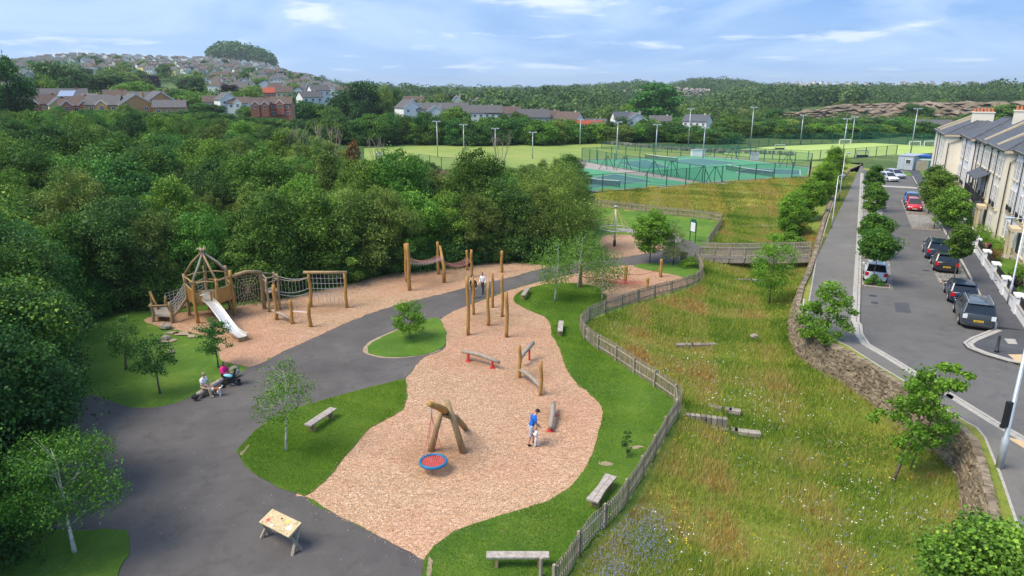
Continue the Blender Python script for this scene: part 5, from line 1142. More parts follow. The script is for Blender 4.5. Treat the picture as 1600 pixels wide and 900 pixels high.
hang(b0 + Vector((0, 0, .1)), b0 + Vector((0, 0, 1.0)), e0 + Vector((0, 0, .1)), e0 + Vector((0, 0, 1.0)), nr_, of4, 4, 10, .12, 'grey_rope', 'side_net')
m = MB(); m.tube([b0 - Vector((0, 0, .1)), b0.lerp(e0, .5) - Vector((0, 0, .25)), e0 - Vector((0, 0, .2))], .08, 8); m.build('side_log', 'mid_wood', nr_, True, of4)
# spider web panel
sw = thing('web_climber', 'rope spider web hung under a curved log beam', 'web climber', (*Gz(384, 485), 0)); of5 = sw.location
W0 = Vector((cor[2][0] + .1, cor[2][1], HE - .1)); wp, wt_ = logpost((413, 483), 425, .12, sw, 'post', 'mid_wood', off=of5); W1 = Vector(wt_)
m = MB(); m.tube([W0, W0.lerp(W1, .5) + Vector((0, 0, .18)), W1 + Vector((.1, 0, .02))], [.14, .13, .11], 9); m.build('beam', 'mid_wood', sw, True, of5)
cW = W0.lerp(W1, .5); cW.z = 1.75; m = MB(); b0_, b1_ = Vector((W0.x, W0.y, .55)), Vector((W1.x, W1.y, .55))
ends = [W0.lerp(W1, t) for t in (.08, .3, .5, .7, .95)] + [Vector((W1.x, W1.y, z_)) for z_ in (2.3, 1.6)] + [b1_.lerp(b0_, t) for t in (0, .2, .4, .6, .8, 1)] + [Vector((W0.x, W0.y, z_)) for z_ in (1.3, 2.2)]
for e_ in ends: rope(m, cW, e_, .016, 0, 1)
for f_ in (.18, .36, .54, .72, .9):
    for i in range(len(ends)): rope(m, cW.lerp(ends[i], f_), cW.lerp(ends[(i + 1) % len(ends)], f_), .016, .02, 2)
m.build('web', 'tan_rope', sw, False, of5)
# ladder platform and rope crossing
lt = thing('lookout_platform', 'small weathered lookout deck on four tall poles', 'platform', (*Gz(425, 485), 0)); of6 = lt.location; q4 = [(421, 488), (438, 484), (432, 477), (415, 482)]
qz = [Gz(*p) for p in q4]; tt = []
for p, tr in zip(q4, (433, 428, 425, 424)): o, tp = logpost(p, tr, .09, lt, 'post', 'mid_wood', off=of6); tt.append(Vector(tp))
m = MB(); m.prism(qz, 1.42, 1.50); m.build('deck', 'grey_wood', lt, False, of6)
for i in range(4):
    for hz_ in (.12, .45):
        m = MB(); m.tube([tt[i] - Vector((0, 0, hz_)), tt[(i + 1) % 4] - Vector((0, 0, hz_))], .04, 6); m.build('rail', 'grey_wood', lt, True, of6)
for hz_ in (.45, .95):
    m = MB(); m.cyl((qz[0][0], qz[0][1], hz_), (qz[1][0], qz[1][1], hz_), .035, n=6); m.build('rung', 'grey_wood', lt, True, of6)
rc_ = thing('rope_crossing', 'rope crossing sagging from the lookout deck to the net frame', 'rope bridge', (*qz[1], 0)); of7 = rc_.location
F0 = Vector((*Gz(487, 480), 0))
for k_, (za, zb_, mt_) in enumerate(((2.45, 2.35, 'tan_rope'), (1.45, 1.55, 'grey_rope'), (1.25, 1.2, 'grey_rope'))):
    m = MB(); rope(m, (qz[1][0], qz[1][1], za), (F0.x, F0.y, zb_), .03, .25, 12); m.build('rope', mt_, rc_, False, of7)
m = MB(); rope(m, (qz[2][0], qz[2][1], 2.45), (F0.x, F0.y + .2, 2.35), .03, .3, 12)
for i in range(1, 9): t = i / 9; rope(m, Vector((qz[1][0], qz[1][1], 1.45)).lerp(Vector((F0.x, F0.y, 1.55)), t) - Vector((0, 0, .9 * t * (1 - t))), Vector((qz[1][0], qz[1][1], 2.45)).lerp(Vector((F0.x, F0.y, 2.35)), t) - Vector((0, 0, 1.0 * t * (1 - t))), .012, 0, 1)
m.build('hangers', 'grey_rope', rc_, False, of7)
# ---- basket swing (front)
bs = thing('basket_swing', 'blue rimmed basket swing hung from a leaning log tripod', 'swing', (*Gz(700, 706), 0)); o8 = bs.location
bc = Vector((*Gz(677, 721, .48), .48)); hp = Vector((bc.x, bc.y, zat(bc.x, bc.y, 632)))
l1 = Vector((*Gz(673, 705), 0)); l2 = Vector((*Gz(725, 708), 0)); cr_ = Vector((*Gz(698, 706), 0)); cr_.z = 2.05; rear = Vector((*Gz(727, 672), .12))
for a, b_, r_ in ((l1, cr_ + Vector((-.18, 0, .0)), .13), (l2, cr_ + Vector((.12, 0, .35)), .14)):
    m = MB(); m.tube([a - Vector((0, 0, .1)), a.lerp(b_, .5) + Vector((0, 0, .04)), b_ + (b_ - a).normalized() * .15], [r_ * 1.15, r_, r_ * .9], 10); m.build('leg', 'mid_wood', bs, True, o8)
m = MB(); bdir = (hp - cr_).normalized(); m.tube([cr_ - bdir * .1, cr_.lerp(hp, .5) + Vector((0, 0, .03)), hp + bdir * .2], [.17, .15, .13], 11); m.build('beam', 'new_wood', bs, True, o8)
m = MB(); m.tube([cr_ - Vector((.1, 0, .1)), cr_.lerp(rear, .5) + Vector((0, 0, .1)), rear], [.17, .16, .14], 11); m.build('rear_beam', 'mid_wood', bs, True, o8)
m = MB(); ax = (cr_ - bdir * .05); m.cyl(ax - bdir * .15, ax + bdir * .15, .19, n=12); m.build('collar', 'black_paint', bs, True, o8)
m = MB(); k0 = hp - Vector((0, 0, .55)); m.tube([hp - Vector((0, 0, .1)), k0], .035, 6); m.build('shackle', 'galvanised', bs, True, o8)
m = MB()
for a_ in range(4):
    an = a_ * math.pi / 2 + .6; rope(m, k0, bc + Vector((.55 * math.cos(an), .55 * math.sin(an), 0)), .013, 0, 2)
m.build('ropes', 'red_rope', bs, False, o8)
m = MB(); m.torus(bc, .56, .065, 40, 9); rim = m.build('rim', 'blue_rope', bs, True, o8)
m = MB()
for i in range(-5, 6):
    h_ = math.sqrt(max(0, .53 ** 2 - (i * .095) ** 2)); 
    for q in range(2):
        d_ = Vector((h_, 0, 0)) if q == 0 else Vector((0, h_, 0)); o_ = Vector((0, i * .095, 0)) if q == 0 else Vector((i * .095, 0, 0)); rope(m, bc + o_ - d_, bc + o_ + d_, .024, .05, 6)
m.build('net', 'red_rope', bs, False, o8)
# ---- balance logs
def blog(name, pts_, r, legs, lb, red=True, posts=()):
    t = thing(name, lb, 'balance beam', (*pts_[0][:2], 0)); o_ = t.location; m = MB(); P_ = [Vector(p) for p in pts_]; md = P_[0].lerp(P_[-1], .5) + Vector((.05, .08, .06))
    m.tube([P_[0], P_[0].lerp(md, .5) + Vector((0, 0, .03)), md, P_[-1].lerp(md, .5), P_[-1]], [r * .95, r, r * 1.05, r, r * .9], 10); m.build('log', 'grey_wood', t, True, o_)
    for l_ in legs: m = MB(); m.cyl((l_[0], l_[1], 0), (l_[0], l_[1], l_[2]), .085, n=10); m.box((l_[0], l_[1], .04), (.3, .3, .04)); m.build('leg', 'red_paint', t, False, o_)
    for bp, tr in posts: logpost(bp, tr, .10, t, off=o_)
    return t
z5 = .55; a, b_ = T(722, 549, z5), T(780, 566, z5 - .05); lg = [T(730, 560, 0), T(769, 573, 0)]
blog('balance_log', [a, b_], .12, [(Vector(a).lerp(Vector(b_), .17).x, Vector(a).lerp(Vector(b_), .17).y, .5), (Vector(a).lerp(Vector(b_), .82).x, Vector(a).lerp(Vector(b_), .82).y, .5)], 'curved balance log on two red legs left of the leaning logs')
a, b_ = T(864.5, 630, .45), T(860, 668, .30)
blog('balance_log', [a, b_], .125, [(a[0], a[1] - .5, .4), (b_[0], b_[1] + .2, .28)], 'upright looking curved log on red feet near the man in blue')
p1, p2 = (812, 590), (845, 618)
t_ = blog('log_steps', [atp(p1, 578), atp(p2, 605)], .11, [], 'two yellow posts with grey logs slung between them', posts=((p1, 540), (p2, 565)))
a, b_ = T(833, 536, .95), T(813, 559, .62); m = MB(); m.tube([a, Vector(a).lerp(Vector(b_), .5) + Vector((0, 0, .05)), b_], [.12, .13, .12], 10); m.build('log', 'grey_wood', t_, True, t_.location)
m = MB(); q_ = Vector(a).lerp(Vector(b_), .3); m.cyl((q_.x, q_.y, 0), (q_.x, q_.y, .8), .06, n=8); m.build('leg', 'red_paint', t_, False, t_.location)
# ---- rope spinner
rs = thing('rope_climber', 'steel mast with a ring and spread climbing ropes on the far bark', 'rope climber', (*Gz(960, 385), 0)); o9 = rs.location; mx_, my_ = Gz(960, 385); ht = zat(mx_, my_, 323); zr = zat(mx_, my_, 357)
m = MB(); m.tube([(mx_, my_, 0), (mx_, my_, ht)], [.11, .09], 10); m.build('mast', 'galvanised', rs, True, o9)
m = MB(); m.cyl((mx_, my_, .0), (mx_, my_, .7), .15, n=10); m.build('sleeve', 'black_paint', rs, True, o9)
m = MB(); m.cyl((mx_, my_, ht), (mx_, my_, ht + .08), .22, n=12); m.build('cap', 'galvanised', rs, True, o9)
m = MB(); m.torus((mx_, my_, zr), 1.55, .05, 30, 6); m.build('ring', 'galvanised', rs, True, o9)
m = MB()
for i in range(12):
    an = i * math.pi / 6; e_ = Vector((mx_ + 1.55 * math.cos(an), my_ + 1.55 * math.sin(an), zr)); rope(m, (mx_, my_, ht), e_, .022, .0, 1)
    for f_ in (.3, .5, .7, .88):
        an2 = (i + 1) * math.pi / 6; e2 = Vector((mx_ + 1.55 * math.cos(an2), my_ + 1.55 * math.sin(an2), zr)); tp = Vector((mx_, my_, ht)); rope(m, tp.lerp(e_, f_), tp.lerp(e2, f_), .018, 0, 1)
    if i % 2 == 0: rope(m, (mx_, my_, .9), e_, .018, 0, 1)
m.build('ropes', 'yellow_rope', rs, False, o9)
# ---- notice board, bins, rail
nbd = thing('notice_board', 'green framed park notice board on two posts on the lawn', 'notice board', (*Gz(1083, 378), 0)); oo = nbd.location; a, b_ = Gz(1077.5, 376), Gz(1086, 379)
for p in (a, b_): m = MB(); m.box((p[0], p[1], zat(*a, 344) / 2), (.09, .09, zat(*a, 344))); m.build('post', 'green_paint', nbd, False, oo)
mz = zat(*a, 343); an = math.atan2(b_[1] - a[1], b_[0] - a[0]); cc = ((a[0] + b_[0]) / 2, (a[1] + b_[1]) / 2); wB = math.hypot(b_[0] - a[0], b_[1] - a[1])
m = MB(); m.box((cc[0], cc[1], mz - .65), (wB - .1, .06, 1.25), rz=an); m.build('frame', 'green_paint', nbd, False, oo)
m = MB(); m.box((cc[0] + .04 * math.sin(an), cc[1] - .04 * math.cos(an) - .01, mz - .72), (wB - .22, .05, .95), rz=an); m.build('map_panel', 'sign_white', nbd, False, oo)
m = MB(); m.box((cc[0], cc[1], mz + .06), (wB * .7, .08, .16), rz=an); m.build('header', 'green_paint', nbd, False, oo)
def bin_(px, row, s, lb):
    x, y = Gz(px, row); t = thing('litter_bin', lb, 'bin', (x, y, 0)); m = MB()
    for i in range(16):
        a_ = i * math.pi / 8; m.box((.30 * s * math.cos(a_), .30 * s * math.sin(a_), .48 * s), (.02, .10 * s, .95 * s), rz=a_)
    m.build('slats', 'grey_wood', t); m = MB(); m.cyl((0, 0, .02), (0, 0, .85 * s), .26 * s, n=14); m.build('liner', 'plastic_black', t); m = MB(); m.cyl((0, 0, .95 * s), (0, 0, 1.02 * s), .34 * s, n=16); m.build('lid', 'grey_wood', t)
bin_(1068, 410, 1.05, 'wooden slatted litter bin beside the pine'); bin_(925, 334, .95, 'slatted bin by the far picket fence')
lrl = thing('timber_rail', 'low timber rail beyond the rope climber', 'rail', (*Gz(926, 357), 0)); a, b_ = Gz(906, 352), Gz(950, 352)
for q in (a, Gz(926, 356), b_): m = MB(); m.box((q[0], q[1], .4), (.12, .12, .8)); m.build('post', 'mid_wood', lrl, False, lrl.location)
m = MB(); m.bar((*a, .75), (*Gz(926, 356), .75), .1, .1); m.bar((*Gz(926, 356), .75), (*b_, .75), .1, .1); m.build('beam', 'mid_wood', lrl, False, lrl.location)
# ---- picnic table / logs near wood
for px, row, lb in ((847, 404, 'low log bench beside the wood, left one'), (861, 405, 'low log bench beside the wood, right one')):
    x, y = Gz(px, row); t = thing('log_bench', lb, 'bench', (x, y, 0)); m = MB(); m.box((0, 0, .42), (1.5, .4, .12), rz=-.3); m.build('seat', 'mid_wood', t); 
    for s_ in (-.5, .5): m = MB(); m.box((s_, -s_ * .3, .2), (.14, .3, .36), rz=-.3); m.build('leg', 'mid_wood', t)
# ---- benches
def bench(a_px, b_px, hgt, wid, lb, slats=3, mat='bench_wood', waist=0, z0=.05):
    a, b_ = Vector((*Gz(*a_px, hgt), hgt)), Vector((*Gz(*b_px, hgt), hgt)); c = (a + b_) / 2; t = thing('bench', lb, 'bench', (c.x, c.y, z0), math.atan2(b_.y - a.y, b_.x - a.x)); L = (b_ - a).length; sw_ = wid / slats
    m = MB()
    for i in range(slats):
        y0 = -wid / 2 + sw_ * (i + .5); pts2 = []
        n_ = 8; V = []; 
        for k_ in range(n_ + 1):
            s_ = -L / 2 + L * k_ / n_; f = 1 - waist * math.cos(math.pi * (k_ / n_ - .5)) ** 2
            for (yy, zz_) in ((-sw_ * .47, 0), (sw_ * .47, 0), (sw_ * .47, .07), (-sw_ * .47, .07)): V.append((s_, (y0 + yy) * f, hgt - z0 - .07 + zz_))
        F = [(k_ * 4 + j, k_ * 4 + (j + 1) % 4, (k_ + 1) * 4 + (j + 1) % 4, (k_ + 1) * 4 + j) for k_ in range(n_) for j in range(4)] + [(3, 2, 1, 0), tuple(n_ * 4 + j for j in range(4))]
        m.add(V, F)
    m.build('seat', mat, t)
    for s_ in (-.34, .34): m = MB(); m.box((s_ * L, 0, (hgt - z0 - .08) / 2), (.12, wid * .75, hgt - z0 - .08)); m.build('leg', 'mid_wood', t)
    return t
bench((480, 664), (521, 637), .5, .42, 'slatted bench on the birch lawn', 3)
bench((875, 517), (877, 501), .5, .36, 'short plank bench on the lawn by the fence bend', 1)
bench((817, 461), (825, 449), .5, .36, 'short log bench at the tip of the meandering lawn', 1, 'grey_wood')
bench((925, 782), (955, 742), .5, .52, 'wide waisted split log bench close to the picket fence', 2, 'bench_wood', .22)
bench((760, 866), (858, 866), .52, .36, 'long split log bench at the bottom edge of the lawn', 1, 'bench_wood')
# seated people's log bench
lb_a, lb_b = Vector((*Gz(309, 612, .42), .42)), Vector((*Gz(372, 576, .42), .42)); lbt = thing('log_bench', 'long rounded log bench under the seated couple', 'bench', (lb_a.x, lb_a.y, 0)); m = MB()
m.tube([lb_a - Vector((0, 0, .15)), lb_a.lerp(lb_b, .5) - Vector((0, 0, .13)), lb_b - Vector((0, 0, .15))], [.14, .15, .13], 12); m.build('log', 'bench_wood', lbt, True, lbt.location)
for t_ in (.15, .62, .9): q = lb_a.lerp(lb_b, t_); m = MB(); m.ell((q.x, q.y, .10), (.2, .15, .16), 10, 6); m.build('foot', 'mid_wood', lbt, True, lbt.location)
# ---- story table
tt_ = thing('play_table', 'sloping wooden picture table with a red starfish on a trestle', 'table', (*Gz(437, 862), 0)); o_ = tt_.location
c1, c2, c3, c4 = [Vector((*Gz(px, row, z_), z_)) for px, row, z_ in ((425.5, 795, 1.0), (471, 816.7, 1.0), (450.5, 839.5, .8), (404.4, 815.5, .8))]
nrm = (c2 - c1).cross(c4 - c1).normalized(); nrm = nrm if nrm.z > 0 else -nrm
m = MB(); m.add([c1, c2, c3, c4] + [c - nrm * .06 for c in (c1, c2, c3, c4)], [(3, 2, 1, 0), (4, 5, 6, 7), (0, 1, 5, 4), (1, 2, 6, 5), (2, 3, 7, 6), (3, 0, 4, 7)]); top_ = m.build('table_top', 'panel_wood', tt_, False, o_)
def tp(u_, v_, h_=.004): return c1.lerp(c2, u_).lerp(c4.lerp(c3, u_), v_) + nrm * h_
def decal(nm_, pts_, mat, h_=.006):
    m = MB(); n_ = len(pts_); m.add([tp(a, b_, h_) for a, b_ in pts_] + [tp(a, b_, -.01) for a, b_ in pts_], [tuple(range(n_))] + [(i, (i + 1) % n_, n_ + (i + 1) % n_, n_ + i) for i in range(n_)]); return m.build(nm_, mat, tt_, False, o_)
decal('starfish', [(.17 + (.085 if i % 2 == 0 else .03) * math.cos(i * math.pi / 5 + .3), .66 + (.20 if i % 2 == 0 else .07) * math.sin(i * math.pi / 5 + .3)) for i in range(10)], 'red_paint')
decal('sun_disc', [(.66 + .035 * math.cos(i * .7), .30 + .09 * math.sin(i * .7)) for i in range(9)], 'yellow_paint'); decal('white_sail', [(.74, .66), (.82, .28), (.86, .66)], 'white_paint'); decal('white_sail', [(.865, .66), (.85, .34), (.92, .62)], 'white_paint', .007)
decal('carved_shape', [(.32, .82), (.38, .74), (.42, .84), (.37, .93)], 'white_paint'); decal('carved_shape', [(.42, .25), (.47, .2), (.49, .28), (.44, .32)], 'cloth_maroon')
rg = random.Random(2)
for i in range(26):
    u_, v_ = rg.uniform(.12, .95), rg.uniform(.12, .92); s_ = rg.uniform(.01, .035); decal('carved_shape', [(u_ + s_ * math.cos(k_ * 1.2 + i) * rg.uniform(.5, 1), v_ + s_ * 2 * math.sin(k_ * 1.2 + i) * rg.uniform(.5, 1)) for k_ in range(5)], rg.choice(['mid_wood', 'fence_wood', 'grey_wood']), .003 + .0002 * i)
for u_ in (.09, .91):
    for v_ in (.08, .9): q = tp(u_, v_, .01); m = MB(); m.cyl(q, q + nrm * .012, .014, n=6); m.build('bolt', 'black_paint', tt_, False, o_)
for f_ in ((408, 841, .06), (457, 868, .95)):
    g0 = Vector((*Gz(f_[0], f_[1]), 0)); back = Vector((*Gz(472, 859), 0)) - Vector((*Gz(457, 868), 0)); u_ = f_[2]; tA, tB = tp(u_, .12, -.08), tp(u_, .85, -.08)
    for a, b_ in ((g0, tA), (g0 + back, tB)): m = MB(); m.bar(a - Vector((0, 0, .03)), b_, .11, .11); m.build('leg', 'grey_wood', tt_, False, o_)
    m = MB(); m.bar(tp(u_, .05, -.1), tp(u_, .92, -.1), .09, .1); m.build('cross_rail', 'grey_wood', tt_, False, o_)
flat('hair_fair', (.40, .24, .13), .7)
# ---------------------------------------------------------------- people, dog, pushchair
def skin_mesh(joints, edges, radii, sub=1):
    names = list(joints); me = bpy.data.meshes.new('tmp'); me.from_pydata([joints[n_] for n_ in names], [(names.index(a), names.index(b_)) for a, b_ in edges], []); ob = bpy.data.objects.new('tmp', me); C.objects.link(ob)
    sk = ob.modifiers.new('s', 'SKIN'); me.update(); lay = me.skin_vertices[0] if me.skin_vertices else None
    if lay is None:
        bpy.context.view_layer.update()
    bm = bmesh.new(); bm.from_mesh(me); L = bm.verts.layers.skin.verify(); bm.verts.ensure_lookup_table()
    for i, n_ in enumerate(names): r = radii[n_]; bm.verts[i][L].radius = (r, r) if isinstance(r, (int, float)) else r
    bm.verts[0][L].use_root = True; bm.to_mesh(me); bm.free()
    sb = ob.modifiers.new('u', 'SUBSURF'); sb.levels = sub; sb.render_levels = sub
    dg = bpy.context.evaluated_depsgraph_get(); dg.update(); r = bpy.data.meshes.new_from_object(ob.evaluated_get(dg)); bpy.data.objects.remove(ob); return r
def person(loc, rz_, label, J, cloth, hair='hair_dark', cap=None, seated=False, s=1.0, face=(0, 1, 0), extra=None, glasses=False, hk=1.0):
    """J: joint dict in local space (x right, y forward, z up). cloth: region -> (name, material, grow)"""
    t = thing('person', label, 'person', loc, rz_); t.scale = (s, s, s)
    E_ = [('pelvis', 'waist'), ('waist', 'chest'), ('chest', 'neck'), ('neck', 'head0')]
    Rr = dict(pelvis=(.155, .12), waist=(.135, .10), chest=(.165, .11), neck=.055, head0=.05)
    for sd_ in 'LR':
        E_ += [('chest', 'sh' + sd_), ('sh' + sd_, 'el' + sd_), ('el' + sd_, 'wr' + sd_), ('wr' + sd_, 'palm' + sd_), ('pelvis', 'hip' + sd_), ('hip' + sd_, 'kn' + sd_), ('kn' + sd_, 'an' + sd_), ('an' + sd_, 'toe' + sd_)]
        for n_, r in (('sh', .062), ('el', .045), ('wr', .030), ('palm', .034), ('hip', .092), ('kn', .058), ('an', .042), ('toe', .036)): Rr[n_ + sd_] = r
        w_, e_ = Vector(J['wr' + sd_]), Vector(J['el' + sd_]); J['palm' + sd_] = tuple(w_ + (w_ - e_).normalized() * .08)
    names = ['pelvis'] + [n_ for n_ in Rr if n_ != 'pelvis']; JJ = {n_: J[n_] for n_ in names}
    me = skin_mesh(JJ, E_, Rr, 1); b_ = MB(); b_.v = [tuple(v.co) for v in me.vertices]; b_.f = [tuple(p.vertices) for p in me.polygons]; b_.t = [0] * len(b_.f)
    seg = [(Vector(JJ[a]), Vector(JJ[c_]), c_ if c_[:2] not in ('sh', 'hi') else c_) for a, c_ in E_]
    def region(p):
        best = min(((p - (a + (c_ - a) * max(0, min(1, (p - a).dot(c_ - a) / ((c_ - a).length_squared + 1e-9))))).length, n_, max(0, min(1, (p - a).dot(c_ - a) / ((c_ - a).length_squared + 1e-9)))) for a, c_, n_ in seg); return best[1], best[2]
    reg = [region(Vector(p.center)) for p in me.polygons]
    # head: skull, jaw, nose, ears
    hd = Vector(J['head']); fw = Vector(face).normalized(); rot = fw.to_track_quat('Y', 'Z').to_matrix() * hk
    b_.ell(hd, (.075, .092, .112), 14, 10, rot); b_.ell(hd + rot @ Vector((0, .03, -.055)), (.052, .055, .055), 10, 7, rot); b_.ell(hd + rot @ Vector((0, .095, -.012)), (.013, .02, .024), 6, 5, rot)
    for s_ in (-1, 1): b_.ell(hd + rot @ Vector((s_ * .077, 0, -.01)), (.01, .02, .03), 6, 5, rot)
    for sd_ in 'LR':   # five fingers on each hand
        w_, p_ = Vector(J['wr' + sd_]), Vector(J['palm' + sd_]); d = (p_ - w_).normalized(); sdv = d.orthogonal().normalized() if abs(d.z) > .9 else d.cross(Vector((0, 0, 1))).normalized(); dn = d.cross(sdv)
        for k_, (o_, l_) in enumerate(((-.028, .062), (-.010, .074), (.009, .068), (.026, .052))):
            a = p_ + sdv * o_ - d * .01; b_.tube([a, a + d * l_ * .6, a + d * l_ * .9 + dn * l_ * .35], [.010, .009, .007], 5)
        a = w_ + d * .035 - sdv * .03; b_.tube([a, a + d * .03 - sdv * .025, a + d * .055 - sdv * .03], [.012, .010, .008], 5)
    b_.build('body', 'skin', t, True)
    for nm_, mt_, keyf, grow in cloth:
        m = MB(); mp = {}; 
        for p, rg_ in zip(me.polygons, reg):
            if keyf(*rg_):
                f = []
                for i in p.vertices:
                    if i not in mp: mp[i] = len(m.v); v = me.vertices[i]; m.v.append(tuple(v.co + v.normal * grow))
                    f.append(mp[i])
                m.f.append(tuple(f)); m.t.append(0)
        if m.f: o_ = m.build(nm_, mt_, t, True); so_ = o_.modifiers.new('thick', 'SOLIDIFY'); so_.thickness = .012; so_.offset = -1
    for s_ in (-1, 1):
        m = MB(); m.ell(hd + rot @ Vector((s_ * .03, .086, .012)), (.012 if not glasses else .026, .008, .008 if not glasses else .018), 6, 5, rot); m.build('eye' if not glasses else 'lens', 'cloth_black', t, True)
    m = MB(); m.ell(hd + rot @ Vector((0, -.016, .028)), (.084, .092, .100), 14, 10, rot)
    m.v = [v if (rot.inverted() @ (Vector(v) - hd)).y < .055 or (rot.inverted() @ (Vector(v) - hd)).z > .07 else tuple(hd + rot @ Vector((0, -.02, .03))) for v in m.v]; m.build('hair', hair, t, True)
    if cap:
        m = MB(); m.ell(hd + rot @ Vector((0, -.004, .055)), (.088, .10, .075), 12, 8, rot); m.box(hd + rot @ Vector((0, .12, .045)), (.13, .10, .012), rot=rot); m.build('cap', cap, t, True)
    if extra: extra(t, hd, rot)
    return t
TORSO = ('waist', 'chest', 'shL', 'shR')
shirt = lambda n_, f: n_ in TORSO or n_ in ('pelvis',) or (n_[:2] == 'el' and f < .75) or (n_ == 'neck' and f < .8)
longs = lambda n_, f: n_ in TORSO or n_[:2] == 'el' or (n_[:2] == 'wr' and f < .9) or (n_ == 'neck' and f < .8)
trous = lambda n_, f: n_[:3] == 'hip' or n_[:2] == 'kn' or (n_[:2] == 'an' and f < .88) or (n_ == 'waist' and f < .2)
shorts = lambda n_, f: n_[:3] == 'hip' or (n_[:2] == 'kn') or (n_[:2] == 'an' and f < .12) or (n_ == 'waist' and f < .2)
shoes = lambda n_, f: n_[:3] == 'toe' or (n_[:2] == 'an' and f > .93)
def stand(lean=0.0, stride=.12, bend=0.0, handf=.0):
    f = lean
    return dict(pelvis=(0, 0, .95), waist=(0, .02 + f * .3, 1.10), chest=(0, .03 + f * .8, 1.34), neck=(0, .05 + f, 1.50), head0=(0, .06 + f * 1.05, 1.58), head=(0, .09 + f * 1.15, 1.66),
                shL=(-.19, f * .85, 1.40), shR=(.19, f * .85, 1.40), elL=(-.25, -.02 + f, 1.12), elR=(.25, -.02 + f, 1.12), wrL=(-.24, .10 + handf + f, .90), wrR=(.24, .10 + handf + f, .90),
                hipL=(-.09, 0, .90), hipR=(.09, 0, .90), knL=(-.10, stride * .6 + .04, .50), knR=(.10, -stride * .3, .50), anL=(-.10, stride, .08), anR=(.10, -stride, .09), toeL=(-.11, stride + .16, .035), toeR=(.11, -stride + .15, .035))
def at0(px, row): x, y = Gz(px, row); return (x, y, .022)
# man in blue, looking down at a white bag he holds
J = stand(.16, .16, handf=.10); J['wrR'] = (.16, .36, .92); J['elR'] = (.25, .14, 1.14); J['wrL'] = (-.10, .38, .92); J['elL'] = (-.25, .12, 1.14); J['head'] = (0, .30, 1.62); J['head0'] = (0, .26, 1.56); J['neck'] = (0, .20, 1.49)
man = person(at0(829, 696), R(-72), 'man in blue t-shirt and grey shorts looking down on the bark', J, [('shorts', 'cloth_grey', shorts, .022), ('tshirt', 'cloth_blue', shirt, .020), ('shoes', 'cloth_black', shoes, .012)], cap='cloth_black', face=(0, 1, -.7))
man.scale = (1.05, 1.05, 1.03)
Jc = stand(.02, .10); Jc['wrR'] = (.20, .22, 1.30); Jc['elR'] = (.27, .06, 1.18); Jc['wrL'] = (-.16, .26, 1.28); Jc['elL'] = (-.27, .06, 1.15); Jc['head'] = (0, .08, 1.70)
person(at0(838.5, 698.5), R(80), 'toddler in white clothes standing at the hands of the man in blue', Jc, [('trousers', 'cloth_white', trous, .03), ('top', 'cloth_white', longs, .045), ('shoes', 'cloth_grey', shoes, .02)], hair='hair_fair', s=.56, hk=1.45)
# walking pair on the path
person(at0(755, 459), R(150), 'person in white top and dark trousers walking on the path', stand(.03, .2), [('trousers', 'cloth_black', trous, .02), ('top', 'cloth_white', longs, .022), ('shoes', 'cloth_black', shoes, .012)], face=(0, 1, -.1))
person(at0(740, 466), R(165), 'person in dark clothes walking behind the tallest climbing post', stand(.05, .22), [('trousers', 'cloth_black', trous, .02), ('jacket', 'cloth_black', longs, .025), ('shoes', 'cloth_white', shoes, .012)], hair='hair_grey')
# seated couple
def sit(hands):
    return dict(pelvis=(0, 0, .52), waist=(0, .03, .68), chest=(0, .06, .92), neck=(0, .10, 1.07), head0=(0, .12, 1.14), head=(0, .14, 1.22), shL=(-.19, .05, .98), shR=(.19, .05, .98), elL=(-.25, .16, .74), elR=(.25, .16, .74), wrL=hands[0], wrR=hands[1],
                hipL=(-.10, .04, .50), hipR=(.10, .04, .50), knL=(-.15, .45, .50), knR=(.15, .45, .50), anL=(-.13, .46, .08), anR=(.14, .50, .08), toeL=(-.15, .62, .04), toeR=(.16, .66, .04))
dirb = (lb_b - lb_a).normalized(); facing = math.atan2(dirb.y, dirb.x) - math.pi / 2; fz = facing - math.pi / 2
q1 = lb_a.lerp(lb_b, .13); q2 = lb_a.lerp(lb_b, .62)
person((q1.x, q1.y, .02), fz + .15, 'seated man in white shirt and khaki trousers stroking the dog', sit(((-.06, .42, .62), (.14, .42, .60))), [('trousers', 'cloth_khaki', trous, .024), ('shirt', 'cloth_white', shirt, .026), ('shoes', 'cloth_khaki', shoes, .012)], hair='hair_grey', face=(0, 1, -.15))
def longhair(t, hd, rot):
    m = MB(); m.ell(hd + rot @ Vector((0, -.05, -.08)), (.09, .06, .17), 10, 8, rot); m.build('long_hair', 'hair_dark', t, True)
person((q2.x, q2.y, .02), fz + .2, 'seated woman in bright pink jacket and sunglasses beside the pushchair', sit(((-.05, .30, .62), (.12, .32, .63))), [('trousers', 'cloth_black', trous, .02), ('jacket', 'cloth_pink', longs, .035), ('shoes', 'cloth_white', shoes, .012)], extra=longhair, glasses=True)
# bag by the man
m = MB(); q = lb_a - dirb * .25; m.ell((q.x, q.y, .22), (.20, .14, .14), 10, 7); o = m.build('bag', 'cloth_black', None, True); tag(o, 'black bag on the end of the log bench beside the seated man', 'bag')
